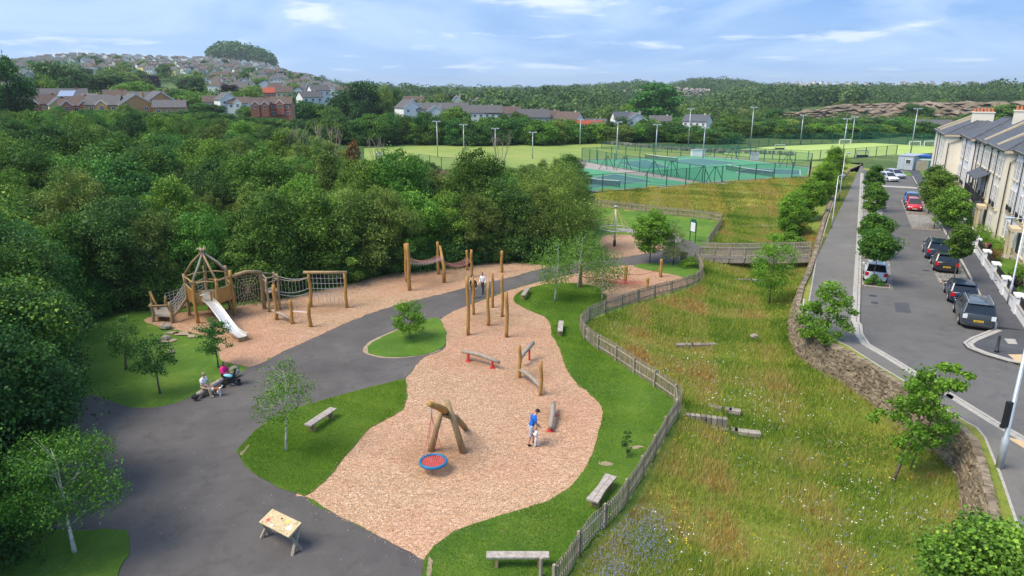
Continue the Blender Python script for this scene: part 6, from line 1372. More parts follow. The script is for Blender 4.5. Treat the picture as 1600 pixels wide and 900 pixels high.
# dog: white and tan spaniel, standing, seen from the side
dgx, dgy = Gz(336, 619); dt = thing('dog', 'white and chestnut spaniel standing in front of the seated man', 'dog', (dgx, dgy, .012), R(10))
DJ = dict(rump=(.28, 0, .40), mid=(.05, 0, .39), chest=(-.18, 0, .40), neck=(-.28, 0, .50), head0=(-.36, .0, .60), t1=(.36, 0, .47), t2=(.46, 0, .60))
DE = [('rump', 'mid'), ('mid', 'chest'), ('chest', 'neck'), ('neck', 'head0'), ('rump', 't1'), ('t1', 't2')]; DR = dict(rump=.095, mid=.10, chest=.115, neck=.07, head0=.05, t1=.03, t2=.035)
for s_, sgn in (('L', -1), ('R', 1)):
    DJ.update({'fs' + s_: (-.20, sgn * .07, .34), 'fk' + s_: (-.19, sgn * .08, .18), 'ff' + s_: (-.20, sgn * .08, .03), 'fp' + s_: (-.25, sgn * .08, .025), 'hs' + s_: (.24, sgn * .08, .34), 'hk' + s_: (.17, sgn * .09, .23), 'hh' + s_: (.32, sgn * .09, .13), 'hf' + s_: (.30, sgn * .09, .03), 'hp' + s_: (.25, sgn * .09, .025)})
    DE += [('chest', 'fs' + s_), ('fs' + s_, 'fk' + s_), ('fk' + s_, 'ff' + s_), ('ff' + s_, 'fp' + s_), ('rump', 'hs' + s_), ('hs' + s_, 'hk' + s_), ('hk' + s_, 'hh' + s_), ('hh' + s_, 'hf' + s_), ('hf' + s_, 'hp' + s_)]
    DR.update({'fs' + s_: .055, 'fk' + s_: .032, 'ff' + s_: .026, 'fp' + s_: .026, 'hs' + s_: .065, 'hk' + s_: .048, 'hh' + s_: .028, 'hf' + s_: .025, 'hp' + s_: .026})
names = ['mid'] + [k_ for k_ in DJ if k_ != 'mid']; me = skin_mesh({k_: DJ[k_] for k_ in names}, DE, DR, 1); b_ = MB(); b_.v = [tuple(v.co) for v in me.vertices]; b_.f = [tuple(p.vertices) for p in me.polygons]; b_.t = [0] * len(b_.f)
b_.ell((-.39, 0, .63), (.08, .065, .07), 10, 8); b_.ell((-.48, 0, .605), (.06, .035, .035), 8, 6); ob = b_.build('body', 'fur_white', dt, True)
ob.data.materials.append(MT('fur_brown'))
for p in ob.data.polygons:
    c_ = p.center
    if (abs(c_.x - .12) < .15 and c_.z > .36) or (c_.x < -.33 and c_.z > .585 and abs(c_.y) > .012): p.material_index = 1
for s_ in (-1, 1): m = MB(); m.ell((-.37, s_ * .075, .59), (.035, .015, .07), 8, 6); m.build('ear', 'fur_brown', dt, True)
m = MB(); m.ell((-.54, 0, .61), (.014, .014, .012), 6, 5); m.build('nose', 'cloth_black', dt, True)
m = MB(); m.torus((-.30, 0, .53), .075, .012, 14, 5, Matrix.Rotation(R(50), 3, 'Y')); m.build('collar', 'red_paint', dt, True)
# pushchair
px_, py_ = Gz(362, 602); pc = thing('pushchair', 'black pushchair with olive hood and pale blue blanket', 'pushchair', (px_, py_, .012), R(25)); 
m = MB()
for s_ in (-.24, .24):
    m.tube([(-.42, s_, .12), (.10, s_, .62), (.34, s_, 1.0)], .016, 6); m.tube([(.38, s_, .12), (-.05, s_, .48)], .016, 6); m.tube([(-.25, s_, .30), (.32, s_, .34)], .014, 6)
m.tube([(.34, -.24, 1.0), (.38, 0, 1.02), (.34, .24, 1.0)], .02, 6); m.build('frame', 'plastic_black', pc, True)
for x_ in (-.42, .40):
    for s_ in (-.26, .26): m = MB(); m.torus((x_, s_, .10), .085, .022, 18, 6, Matrix.Rotation(R(90), 3, 'X')); wq = m.build('wheel', 'rubber', pc, True); m = MB(); m.cyl((x_, s_ - .015, .10), (x_, s_ + .015, .10), .06, n=12); m.build('hub', 'plastic_black', wq)
m = MB(); m.box((-.02, 0, .48), (.5, .36, .05), rot=Matrix.Rotation(R(-12), 3, 'Y')); m.box((.20, 0, .68), (.05, .36, .5), rot=Matrix.Rotation(R(25), 3, 'Y')); m.build('seat', 'cloth_black', pc)
V = []; 
for i in range(8):
    a_ = R(5 + i * 20)
    for k_ in range(7): V.append((.14 + .30 * -math.cos(a_) * .9 + .1, (k_ / 6 - .5) * .46, .80 + .30 * math.sin(a_) * (1 - .25 * (2 * k_ / 6 - 1) ** 2)))
m = MB(); m.add(V, [(i * 7 + k_, i * 7 + k_ + 1, (i + 1) * 7 + k_ + 1, (i + 1) * 7 + k_) for i in range(7) for k_ in range(6)]); o = m.build('hood', 'cloth_olive', pc, True); o.modifiers.new('t', 'SOLIDIFY').thickness = .015
m = MB(); m.ell((-.08, 0, .58), (.30, .19, .09), 12, 8, Matrix.Rotation(R(20), 3, 'Y')); m.build('blanket', 'cloth_cyan', pc, True)
m = MB(); m.box((.02, 0, .27), (.42, .34, .14)); m.build('basket', 'plastic_black', pc)
# ---------------------------------------------------------------- cars
def car_mesh(L, W, Hh, belt, hood, roof0, roof1, nose=.55, tail=.0):
    """body shell and glasshouse from stations along y (front = +y)"""
    return None
def make_car(paintm, kind, L=4.1, W=1.72, Hh=1.45, estate=False, label='', plate='yellow_plate'):
    t = thing(kind, label, 'car')
    h2 = L / 2; belt = Hh * .62; hw = W / 2
    # lower body: stations (y, half width, z bottom, z top)
    S = [(-h2, .80, .34, belt * .80), (-h2 + .06, .92, .26, belt * .97), (-h2 + .35, .985, .20, belt), (-h2 * .45, 1.0, .18, belt), (0, 1.0, .18, belt), (h2 * .35, 1.0, .18, belt * .98), (h2 * .52, .985, .18, belt * .92), (h2 * .8, .95, .20, belt * .80), (h2 - .08, .84, .26, belt * .68), (h2, .70, .32, belt * .52)]
    V = []
    for y, wf, zb_, zt in S:
        w_ = hw * wf
        V += [(-w_ * .92, y, zb_), (-w_, y, zb_ + .14), (-w_, y, (zb_ + zt) * .52), (-w_ * .97, y, zt - .10), (-w_ * .88, y, zt), (0, y, zt + .02), (w_ * .88, y, zt), (w_ * .97, y, zt - .10), (w_, y, (zb_ + zt) * .52), (w_, y, zb_ + .14), (w_ * .92, y, zb_)]
    n_ = 11; F = [(i * n_ + j, i * n_ + j + 1, (i + 1) * n_ + j + 1, (i + 1) * n_ + j) for i in range(len(S) - 1) for j in range(n_ - 1)]
    F += [tuple(range(n_))[::-1], tuple((len(S) - 1) * n_ + j for j in range(n_))] + [((i + 1) * n_, i * n_, i * n_ + 10, (i + 1) * n_ + 10) for i in range(len(S) - 1)]
    b_ = MB(); b_.add(V, F); body = b_.build('body', paintm, t, True)
    body.modifiers.new('b', 'BEVEL').width = .03
    # glasshouse
    r0, r1 = (-h2 + .35, h2 * .12) if estate else (-h2 + .55, h2 * .10)
    yb0, yb1 = -h2 + (.06 if estate else .12), h2 * .52
    zr_ = Hh; wr_ = hw * .74; wb = hw * .90
    lo = [(-wb, yb0, belt - .02), (wb, yb0, belt - .02), (wb, yb1, belt * .92), (-wb, yb1, belt * .92)]
    hi = [(-wr_, r0, zr_ - .07), (wr_, r0, zr_ - .07), (wr_, r1, zr_ - .06), (-wr_, r1, zr_ - .06)]
    g = MB(); g.add(lo + hi, [(0, 1, 5, 4), (1, 2, 6, 5), (2, 3, 7, 6), (3, 0, 4, 7), (4, 5, 6, 7)]); gl = g.build('windows', 'car_glass', t)
    # roof panel and pillars
    rp = MB(); nx_, ny_ = 6, 6; V = []
    for i in range(ny_ + 1):
        y = r0 - .04 + (r1 - r0 + .08) * i / ny_
        for j in range(nx_ + 1):
            u_ = j / nx_ * 2 - 1; V.append((wr_ * 1.03 * u_, y, zr_ - .07 + .07 * (1 - u_ * u_) ** .5 * (1 - (2 * i / ny_ - 1) ** 4 * .6) if abs(u_) < 1 else zr_ - .07))
    rp.add(V, [(i * (nx_ + 1) + j, i * (nx_ + 1) + j + 1, (i + 1) * (nx_ + 1) + j + 1, (i + 1) * (nx_ + 1) + j) for i in range(ny_) for j in range(nx_)])
    for s_ in (-1, 1):
        rp.bar((s_ * wr_, r0, zr_ - .06), (s_ * wb, yb0, belt), .09, .07); rp.bar((s_ * wr_, r1, zr_ - .06), (s_ * wb, yb1, belt * .93), .06, .05)
        rp.bar((s_ * wr_, (r0 + r1) / 2 - .1, zr_ - .07), (s_ * wb * 1.0, (r0 + r1) / 2 - .1, belt), .09, .03); rp.bar((s_ * wr_ * 1.0, r0, zr_ - .07), (s_ * wr_ * 1.0, r1, zr_ - .06), .05, .05)
        rp.bar((s_ * wr_ * 1.01, r0 + .45, zr_ - .07), (s_ * wb * 1.01, r0 + .25, belt), .10, .03)
    rp.box((0, r0 - .06, zr_ - .05), (wr_ * 1.9, .22, .03)); rf = rp.build('roof', paintm, t, False)
    if estate:
        for s_ in (-1, 1): m = MB(); m.tube([(s_ * wr_ * .93, r0, zr_), (s_ * wr_ * .93, r0 + .15, zr_ + .05), (s_ * wr_ * .93, r1 - .15, zr_ + .05), (s_ * wr_ * .93, r1, zr_)], .018, 6); m.build('roof_rail', 'galvanised', t, True)
    for s_ in (-1, 1):
        for y in (-h2 * .60, h2 * .60):
            a_ = MB(); a_.cyl((s_ * (hw * .995), y, .33), (s_ * (hw * 1.006), y, .33), .39, n=20); a_.build('wheel_arch', 'plastic_black', t)
            m = MB(); m.tube([(s_ * (hw - .20), y, .31), (s_ * (hw - .18), y, .31), (s_ * (hw + .01), y, .31), (s_ * (hw + .025), y, .31)], [.26, .31, .31, .27], 18); wq = m.build('wheel', 'rubber', t, True)
            m = MB(); m.cyl((s_ * (hw + .026), y, .31), (s_ * (hw + .034), y, .31), .19, .17, 10); 
            for k_ in range(5): a0 = k_ * 1.2566; m.box((s_ * (hw + .036), y + .1 * math.cos(a0), .31 + .1 * math.sin(a0)), (.01, .05, .17), rot=Matrix.Rotation(a0, 3, 'X'))
            m.build('rim', 'galvanised', wq)
        m = MB(); m.box((s_ * hw * .80, -h2 + .035, belt * .80), (.24, .12, .26)); m.build('tail_light', 'tail_red' if not label.startswith('nearest') else 'lamp_clear', t)
        m = MB(); m.ell((s_ * hw * .74, h2 - .13, belt * .62), (.17, .12, .08), 8, 6); m.build('headlight', 'lamp_clear', t, True)
        m = MB(); m.ell((s_ * (hw + .09), h2 * .36, belt + .05), (.10, .06, .07), 8, 6); m.build('mirror', paintm, t, True)
    for s_, mt_ in ((-1, plate), (1, 'white_plate')):
        m = MB(); m.box((0, s_ * (h2 + .005), belt * (.55 if s_ < 0 else .42)), (.52, .03, .12)); pl_ = m.build('number_plate', mt_, t)
        m = MB()
        for k_ in range(7): m.box((-.19 + k_ * .06 + (.03 if k_ > 3 else 0), s_ * (h2 + .022), belt * (.55 if s_ < 0 else .42)), (.035, .006, .075))
        m.build('characters', 'plastic_black', pl_)
    m = MB(); m.box((0, -h2 - .01, .36), (W * .80, .10, .20)); m.build('rear_bumper', paintm, t); m = MB(); m.box((0, -h2 - .03, .27), (W * .62, .08, .10)); m.build('valance', 'plastic_black', t)
    m = MB(); m.bar((0, yb0 + .02, belt + .03), (.28, yb0 + .12, belt + .20), .02, .02); m.build('rear_wiper', 'plastic_black', t)
    return t
def park(px, row, mat, name, lb, flip=False, yaw=0, **kw):
    t = make_car(mat, name, label=lb, **kw); x, y = Groad(px, row); z = rz(x, y) - .115; t.location = (x, y, z); t.rotation_euler = (0, 0, math.atan2(U[1], U[0]) - math.pi / 2 + (math.pi if flip else 0) + R(yaw)); return t
def park_un(u, n, mat, name, lb, **kw):
    x, y = un(u, n); px, row, _ = proj(x, y, rz(x, y) - .115); return park(px, row, mat, name, lb, **kw)
park_un(51.6, 8.15, 'car_charcoal', 'people_carrier', 'nearest parked car, charcoal people carrier with silver roof rails', L=4.55, W=1.88, Hh=1.68, estate=True)
park_un(56.9, 7.95, 'car_navy', 'hatchback', 'dark hatchback with red tail lights parked behind the people carrier', L=4.0, W=1.72, Hh=1.44)
park_un(66.3, 7.75, 'car_black', 'hatchback', 'black hatchback on the cobbled bay', L=3.9, W=1.75, Hh=1.5)
park_un(71.2, 7.5, 'car_navy', 'estate_car', 'dark navy estate car under the street tree', L=4.3, W=1.8, Hh=1.62, estate=True)
park_un(60.2, 2.5, 'car_white', 'hatchback', 'small white hatchback in the nearest left bay', L=3.7, W=1.62, Hh=1.48)
park_un(79.2, 2.5, 'car_blue', 'hatchback', 'bright blue car half hidden behind the left street trees', L=4.0, W=1.7, Hh=1.48)
park_un(104, 2.5, 'car_white', 'hatchback', 'white car far along the left bays', L=4.0, W=1.7, Hh=1.45)
park_un(100, 7.3, 'car_red', 'hatchback', 'red car facing the camera on the right side', L=3.9, W=1.7, Hh=1.46, flip=True)
park_un(105.2, 7.3, 'car_blue', 'hatchback', 'blue and white car facing the camera behind the red one', L=4.1, W=1.75, Hh=1.5, flip=True)
x, y = Groad(1387, 281)
park(1387, 281, 'car_white', 'saloon', 'white saloon at the far end of the street', flip=True, yaw=28, L=4.4, W=1.75, Hh=1.42); park(1398, 276, 'car_silver', 'saloon', 'silver blue saloon half behind the far white one', flip=True, yaw=28, L=4.4, W=1.75, Hh=1.42)
m = MB(); 
# ---------------------------------------------------------------- terrace
def win(t, u0, n0, zc_, w_, h_, mode='sash', reveal=.12):
    """window on a facade facing -n at plane n0"""
    x, y = un(u0, n0); an = math.atan2(U[1], U[0]); ox, oy = t.location.x, t.location.y
    def bx_(nm, du, dn, dz, sx, sy, szz, mt, par):
        px_, py_ = un(u0 + du, n0 + dn); m = MB(); m.box((px_ - ox, py_ - oy, zc_ + dz), (sx, sy, szz), rz=an); return m.build(nm, mt, par)
    w__ = bx_('window', 0, -.045, 0, w_, .05, h_, 'window_glass', t)
    m = MB()
    for du, dz, sx, szz in ((-w_ / 2, 0, .07, h_ + .07), (w_ / 2, 0, .07, h_ + .07), (0, h_ / 2, w_, .07), (0, -h_ / 2, w_, .07), (0, 0, w_, .05), (0, h_ * .25, .03, h_ * .5), (0, -h_ * .25, .03, h_ * .5)):
        px_, py_ = un(u0 + du, n0 - .07); m.box((px_ - ox, py_ - oy, zc_ + dz), (sx, .06, szz), rz=an)
    m.build('frame', 'white_paint', w__)
    if mode != 'plain': bx_('sill', 0, -.10, -h_ / 2 - .08, w_ + .2, .16, .09, 'stone_trim', w__)
    if mode == 'rail':
        m = MB(); 
        for k_ in range(7): px_, py_ = un(u0 - w_ / 2 + k_ * w_ / 6, n0 - .2); m.box((px_ - ox, py_ - oy, zc_ - h_ / 2 + .22), (.03, .03, .45), rz=an)
        for dz in (.0, .44): px_, py_ = un(u0, n0 - .2); m.box((px_ - ox, py_ - oy, zc_ - h_ / 2 + dz), (w_ + .1, .04, .04), rz=an)
        m.box((un(u0, n0 - .17)[0] - ox, un(u0, n0 - .17)[1] - oy, zc_ - h_ / 2 + .2), (w_, .03, .36), rz=an); m.build('balconette', 'black_paint', w__)
def house(u0, u1, nf, nb, wallm, eave, ridge_n, ridge_h, lb, hip0=True, hip1=True, wins=(), pipes=(), doors=(), side_pipe=None, chim=None, copings=(), cornice=True):
    uc = (u0 + u1) / 2; cx_, cy_ = un(uc, nf); g0 = float(RZ(uc)); t = thing('terraced_house', lb, 'house', (cx_, cy_, 0)); an = math.atan2(U[1], U[0]); ox, oy = cx_, cy_
    def ubox(nm, ua, ub, na_, nb2, z0, z1, mt, par=t):
        m = MB(); c = un((ua + ub) / 2, (na_ + nb2) / 2); m.box((c[0] - ox, c[1] - oy, (z0 + z1) / 2), (abs(ub - ua), abs(nb2 - na_), z1 - z0), rz=an); return m.build(nm, mt, par)
    ze = g0 + eave
    ubox('wall', u0, u1, nf, nb, g0 - .6, ze, wallm)
    ubox('plinth', u0 - .02, u1 - .0, nf - .06, nf + .02, g0 - .3, g0 + .5, 'stone_trim')
    ubox('string_course', u0 - .06, u1 - .003, nf - .10, nf + .04, g0 + 2.85, g0 + 3.05, 'stone_trim')
    ubox('cornice', u0 - .25, u1 - .003, nf - .32, nf + .1, ze - .16, ze + .08, 'stone_trim'); ubox('cornice', u0 - .3, u0 + .02, nf + .11, nb + .2, ze - .15, ze + .07, 'stone_trim')
    ubox('gutter', u0 - .35, u1 - .004, nf - .46, nf - .322, ze - .02, ze + .09, 'black_paint')
    # roof
    h_ = ridge_h - ze; hp = ridge_n - nf; e = .25; ra = u0 + (hp if hip0 else -e); rb = u1 - (hp if hip1 else -.002)
    if ra > rb - .4: ra = rb - .4 if hip0 else ra
    P_ = [(u0 - e, nf - e, ze + .10), (u1 - .002 if not hip1 else u1 + e, nf - e, ze + .10), (u1 - .002 if not hip1 else u1 + e, nb + e, ze + .10), (u0 - e, nb + e, ze + .10), (ra, ridge_n, ridge_h), (rb, ridge_n, ridge_h)]
    V = [(*(a - b_ for a, b_ in zip(un(p[0], p[1]), (ox, oy))), p[2]) for p in P_]; m = MB(); m.add(V, [(0, 1, 5, 4), (2, 3, 4, 5), (3, 0, 4), (1, 2, 5), (0, 3, 2, 1)]); roof = m.build('roof', 'slate', t)
    m = MB(); m.bar(V[4], V[5], .2, .12)
    if hip0: m.bar(V[0], V[4], .14, .08); m.bar(V[3], V[4], .14, .08)
    m.build('ridge_tiles', 'grey_tiles', roof)
    for uc_ in copings:
        a = (*[p - q for p, q in zip(un(uc_, nf - .1), (ox, oy))], ze + .22); b_ = (*[p - q for p, q in zip(un(uc_, ridge_n), (ox, oy))], ridge_h + .14); m = MB(); m.bar(a, b_, .36, .22); c_ = (*[p - q for p, q in zip(un(uc_, nb), (ox, oy))], ze + .22); m.bar(b_, c_, .36, .22); m.build('party_coping', 'stone_trim', roof)
    for (cu, cn, ch_) in (chim or ()):
        c = un(cu, cn); m = MB(); m.box((c[0] - ox, c[1] - oy, ridge_h + ch_ / 2 - .6), (.9, 2.4, ch_ + 1.2), rz=an); m.box((c[0] - ox, c[1] - oy, ridge_h + ch_ + .04), (1.05, 2.55, .14), rz=an); cm = m.build('chimney', wallm, roof)
        for k_ in range(6): q = un(cu, cn - 1.0 + k_ * .4); m = MB(); m.cyl((q[0] - ox, q[1] - oy, ridge_h + ch_ + .1), (q[0] - ox, q[1] - oy, ridge_h + ch_ + .6), .14, .11, 8); o_ = m.build('chimney_pot', 'terracotta', roof)
    for (wu, wz, ww, wh, mode) in wins: win(t, wu, nf, g0 + wz, ww, wh, mode)
    for pu in pipes:
        q = un(pu, nf - .12); m = MB(); m.tube([(q[0] - ox, q[1] - oy, g0), (q[0] - ox, q[1] - oy, ze - .25)], .05, 6); m.box((q[0] - ox, q[1] - oy, ze - .28), (.24, .2, .22), rz=an); m.build('drainpipe', 'black_paint', t)
    if side_pipe:
        q0, q1 = un(u0 - .1, nf + side_pipe), un(u0 - .1, nf + .35); m = MB(); m.tube([(q0[0] - ox, q0[1] - oy, ze - .3), (q0[0] - ox, q0[1] - oy, ze - .6), (q1[0] - ox, q1[1] - oy, ze - 1.0), (q1[0] - ox, q1[1] - oy, g0)], .05, 6); m.box((q0[0] - ox, q0[1] - oy, ze - .3), (.24, .24, .24), rz=an); m.build('drainpipe', 'black_paint', t)
    for du in doors:
        ubox('door', du - .5, du + .5, nf - .05, nf + .02, g0 + .05, g0 + 2.15, 'black_paint'); pr = ubox('porch', du - .95, du + .95, nf - .85, nf - .055, g0 + 2.45, g0 + 2.75, 'stone_trim')
        for s_ in (-.8, .8): q = un(du + s_, nf - .7); m = MB(); m.box((q[0] - ox, q[1] - oy, g0 + 1.25), (.2, .2, 2.4), rz=an); m.build('pillar', 'stone_trim', pr)
        ubox('step', du - .7, du + .7, nf - 1.0, nf - .06, g0 - .1, g0 + .14, 'kerb_stone')
    return t, ubox
ws = lambda us, z_, w_, h_, mode: [(u_, z_, w_, h_, mode) for u_ in us]
house(108.2, 123.5, 10.3, 18.5, 'cream_render', 8.85, 14.4, 11.9, 'far end cream house of the terrace with a blank side wall', True, True,
      wins=ws((110.5, 113.5, 116.5, 119.5), 6.9, 1.0, 1.7, 'plain') + ws((110.5, 113.5, 116.5, 119.5), 4.1, 1.0, 1.9, 'rail') + ws((110.5, 119.5), 1.5, 1.0, 1.6, 'sash'), pipes=(115, 118.2), doors=(115,), side_pipe=1.6, chim=((112.2, 14.4, .75),), copings=(117.2, 121.0))
house(99.0, 108.19, 12.2, 20.5, 'white_render', 8.78, 16.2, 12.3, 'white house second from the far end of the terrace', True, False,
      wins=ws((100.5, 102.2, 105, 106.8), 7.0, .95, 1.6, 'sash') + ws((100.6, 102.3, 105, 106.8), 4.2, .95, 1.9, 'rail') + ws((101.5, 106), 1.5, 1.0, 1.6, 'sash'), pipes=(103.6,), doors=(103.9,), side_pipe=.3)
house(89.6, 98.99, 12.8, 21.5, 'cream_render', 8.7, 16.8, 12.5, 'cream house with a dark canopied balcony in the terrace', False, False,
      wins=ws((90.8, 92.4, 94.6, 96.2, 98.0), 7.0, .9, 1.6, 'sash') + ws((90.8, 97.9), 4.2, .95, 1.9, 'rail') + ws((92, 97.4), 1.5, 1.0, 1.7, 'sash'), pipes=(93.5, 97.1), doors=(94.6,), copings=(94.3,), chim=((98.2, 16.8, .8),))
th, ub = house(80.0, 89.59, 12.8, 21.5, 'cream_render', 8.68, 16.8, 12.5, 'cream house with a blank end wall beside the white near house', True, False,
      wins=ws((81.4, 83.0, 85.2, 86.8, 88.6), 7.0, .9, 1.6, 'sash') + ws((81.4, 83.2, 88.2), 4.2, .95, 1.9, 'rail') + ws((82, 88.2), 1.5, 1.0, 1.7, 'sash'), pipes=(84.1, 88.0), doors=(85.4,), side_pipe=.9, copings=(85.5,), chim=((86.5, 16.8, .8),))
house(55, 79.9, 13.6, 23, 'white_render', 8.65, 17.8, 12.6, 'near white house of the terrace with black window railings', True, False,
      wins=ws((57, 59, 62, 64, 67.5, 69.3, 72.2, 74.2, 77.4, 78.9), 7.0, .9, 1.7, 'sash') + ws((57, 59, 62, 64, 67.5, 69.3, 72.2, 74.2, 77.4, 78.9), 4.2, .9, 1.9, 'rail') + ws((58, 63, 67.5, 69.3, 74.2, 77.4, 78.9), 1.5, 1.0, 1.7, 'sash'), pipes=(66, 75.8), doors=(72,), copings=(66.5,))
# canopied balcony
bu0, bu1, bn = 87.0, 94.2, 12.8; g0 = float(RZ(90)); q0 = un(90.5, bn); bal = thing('balcony', 'black iron balcony with a lead grey canopy on the cream terrace', 'balcony', (*q0, 0)); an = math.atan2(U[1], U[0]); ox, oy = q0
def bq(u_, n_): a = un(u_, n_); return (a[0] - ox, a[1] - oy)
m = MB(); V = [(*bq(bu0, bn - 1.25), g0 + 5.25), (*bq(bu1, bn - 1.25), g0 + 5.25), (*bq(bu1, bn - .01), g0 + 5.95), (*bq(bu0, bn - .01), g0 + 5.95)]; V += [(a, b_, c - .08) for a, b_, c in V]; m.add(V, [(3, 2, 1, 0), (4, 5, 6, 7), (0, 1, 5, 4), (1, 2, 6, 5), (2, 3, 7, 6), (3, 0, 4, 7)]); m.build('canopy', 'slate', bal)
c = bq((bu0 + bu1) / 2, bn - .62); m = MB(); m.box((*c, g0 + 3.05), (bu1 - bu0, 1.2, .14), rz=an); m.build('floor', 'black_paint', bal)
m = MB()
for k_ in range(56): u_ = bu0 + (bu1 - bu0) * k_ / 55; m.box((*bq(u_, bn - 1.2), g0 + 3.62), (.03, .03, 1.0), rz=an)
for k_ in range(9): m.box((*bq(bu0, bn - .1 - k_ * .13), g0 + 3.62), (.03, .03, 1.0), rz=an); m.box((*bq(bu1, bn - .1 - k_ * .13), g0 + 3.62), (.03, .03, 1.0), rz=an)
m.box((*bq((bu0 + bu1) / 2, bn - 1.2), g0 + 4.12), (bu1 - bu0 + .05, .06, .06), rz=an); m.build('railing', 'black_paint', bal)
for u_ in (bu0, (bu0 * 2 + bu1) / 3, (bu0 + bu1 * 2) / 3, bu1): m = MB(); m.box((*bq(u_, bn - 1.19), g0 + 4.2), (.09, .09, 2.2), rz=an); m.build('post', 'black_paint', bal)
# ---------------------------------------------------------------- garden walls, railings, hedges
def gwall(u0, u1, n_, lb, mat='white_render'):
    uc = (u0 + u1) / 2; x, y = un(uc, n_); t = thing('garden_wall', lb, 'wall', (x, y, float(RZ(uc)))); L = u1 - u0; an = math.atan2(U[1], U[0])
    m = MB(); m.box((0, 0, .3), (L, .24, .64), rz=an); m.build('wall', mat, t); m = MB(); m.box((0, 0, .65), (L, .34, .07), rz=an); m.build('coping', 'kerb_stone', t)
    k_ = 0; s_ = -L / 2 + .2
    for s_ in (-L / 2 + .2, L / 2 - .2):
        m = MB(); m.box((s_ * U[0], s_ * U[1], .55), (.42, .42, 1.2), rz=an); m.box((s_ * U[0], s_ * U[1], 1.19), (.54, .54, .12), rz=an); m.build('pier', mat, t)
    m = MB(); s_ = -L / 2 + .5
    while s_ < L / 2 - .45: m.box((s_ * U[0], s_ * U[1], .95), (.03, .03, .6), rz=an); s_ += .13
    m.box((0, 0, 1.2), (L - .9, .05, .04), rz=an); m.box((0, 0, .78), (L - .9, .05, .04), rz=an); m.build('railing', 'black_paint', t)
for i, (a, b_) in enumerate(((44.0, 49.0), (49.15, 53.8), (53.95, 58.6), (58.75, 63.2), (63.35, 68), (68.15, 73.5), (74.7, 79.5), (79.7, 85.0), (86, 92), (93, 99))):
    gwall(a, b_, 10.85, ('nearest', 'second', 'third', 'fourth', 'fifth', 'sixth', 'seventh', 'eighth', 'ninth', 'farthest')[i] + ' white garden wall with black railings along the pavement')
def hedge(u0, u1, n0, n1, h_, lb, leaf='leaf_maple', seed=1):
    rng = np.random.default_rng(seed); x0, y0 = un((u0 + u1) / 2, (n0 + n1) / 2); g = float(RZ((u0 + u1) / 2)); vol = (u1 - u0) * (n1 - n0); k_ = max(12, int(vol * 7)); uu = rng.uniform(u0, u1, k_); nn_ = rng.uniform(n0, n1, k_); zz_ = rng.uniform(.15, h_ - .2, k_)
    cen = np.stack([uu * U[0] + nn_ * N[0] - x0, uu * U[1] + nn_ * N[1] - y0, zz_], 1); V, F, ti = leaves(rng, cen, np.full(k_, .3), 120, .11, .9, .4, .7, shell=.8)
    o = bpy.data.objects.new('hedge', mesh_from('hedge', V, F, leaf, False, ti)); C.objects.link(o); o.location = (x0, y0, g); tag(o, lb, 'hedge')
hedge(74.6, 75.7, 11.1, 13.2, 1.5, 'bright clipped hedge across the front garden nearest the white house', 'leaf_maple', 1); hedge(79.5, 80.6, 11.1, 12.7, 1.5, 'second clipped hedge between front gardens', 'leaf_maple', 2)
hedge(53.5, 57.5, 11.2, 12.4, 1.1, 'rounded shrub bed at the right edge beside the lamp post', 'leaf_oak', 3); hedge(60.4, 61.2, 11.2, 12.0, .8, 'small dark red leaved shrub behind the garden wall', 'leaf_purple', 4); hedge(69.5, 70.6, 11.1, 12.0, 1.0, 'small red flowering shrub in the front garden', 'leaf_red', 5)
hedge(86, 97, 11.1, 12.2, 1.3, 'long planted bed before the cream houses', 'leaf_dark', 6); hedge(64.4, 65.1, 12.3, 13.0, 1.0, 'potted shrub by the white house wall', 'leaf_maple', 7); hedge(99, 110, 10.9, 12.0, 1.6, 'tall hedge before the far white house', 'leaf_maple', 8)
# gardener bending
x, y = un(72.8, 11.7); J = dict(pelvis=(0, -.1, .80), waist=(0, .05, .88), chest=(0, .30, .92), neck=(0, .44, .88), head0=(0, .50, .85), head=(0, .57, .82), shL=(-.19, .34, .92), shR=(.19, .34, .92), elL=(-.22, .42, .66), elR=(.22, .42, .66), wrL=(-.15, .5, .42), wrR=(.15, .5, .42),
     hipL=(-.09, -.1, .76), hipR=(.09, -.1, .76), knL=(-.12, .12, .45), knR=(.12, .05, .45), anL=(-.12, -.05, .08), anR=(.12, -.1, .08), toeL=(-.12, .12, .04), toeR=(.13, .06, .04))
person((x, y, float(RZ(72.8)) + .05), R(100), 'person in maroon top bending over in the front garden', J, [('trousers', 'cloth_black', trous, .02), ('top', 'cloth_maroon', longs, .025), ('shoes', 'cloth_black', shoes, .012)], face=(0, .6, -.7))
# potted plant box, parasol
x, y = un(98, 11.6); t = thing('parasol', 'folded dark navy parasol in the front garden', 'parasol', (x, y, float(RZ(98)))); m = MB(); m.cyl((0, 0, 0), (0, 0, 2.2), .025, n=6); m.build('pole', 'galvanised', t); m = MB(); m.tube([(0, 0, 1.75), (0, 0, 2.3)], [1.1, .05], 10, False); m.build('canopy', 'car_navy', t)
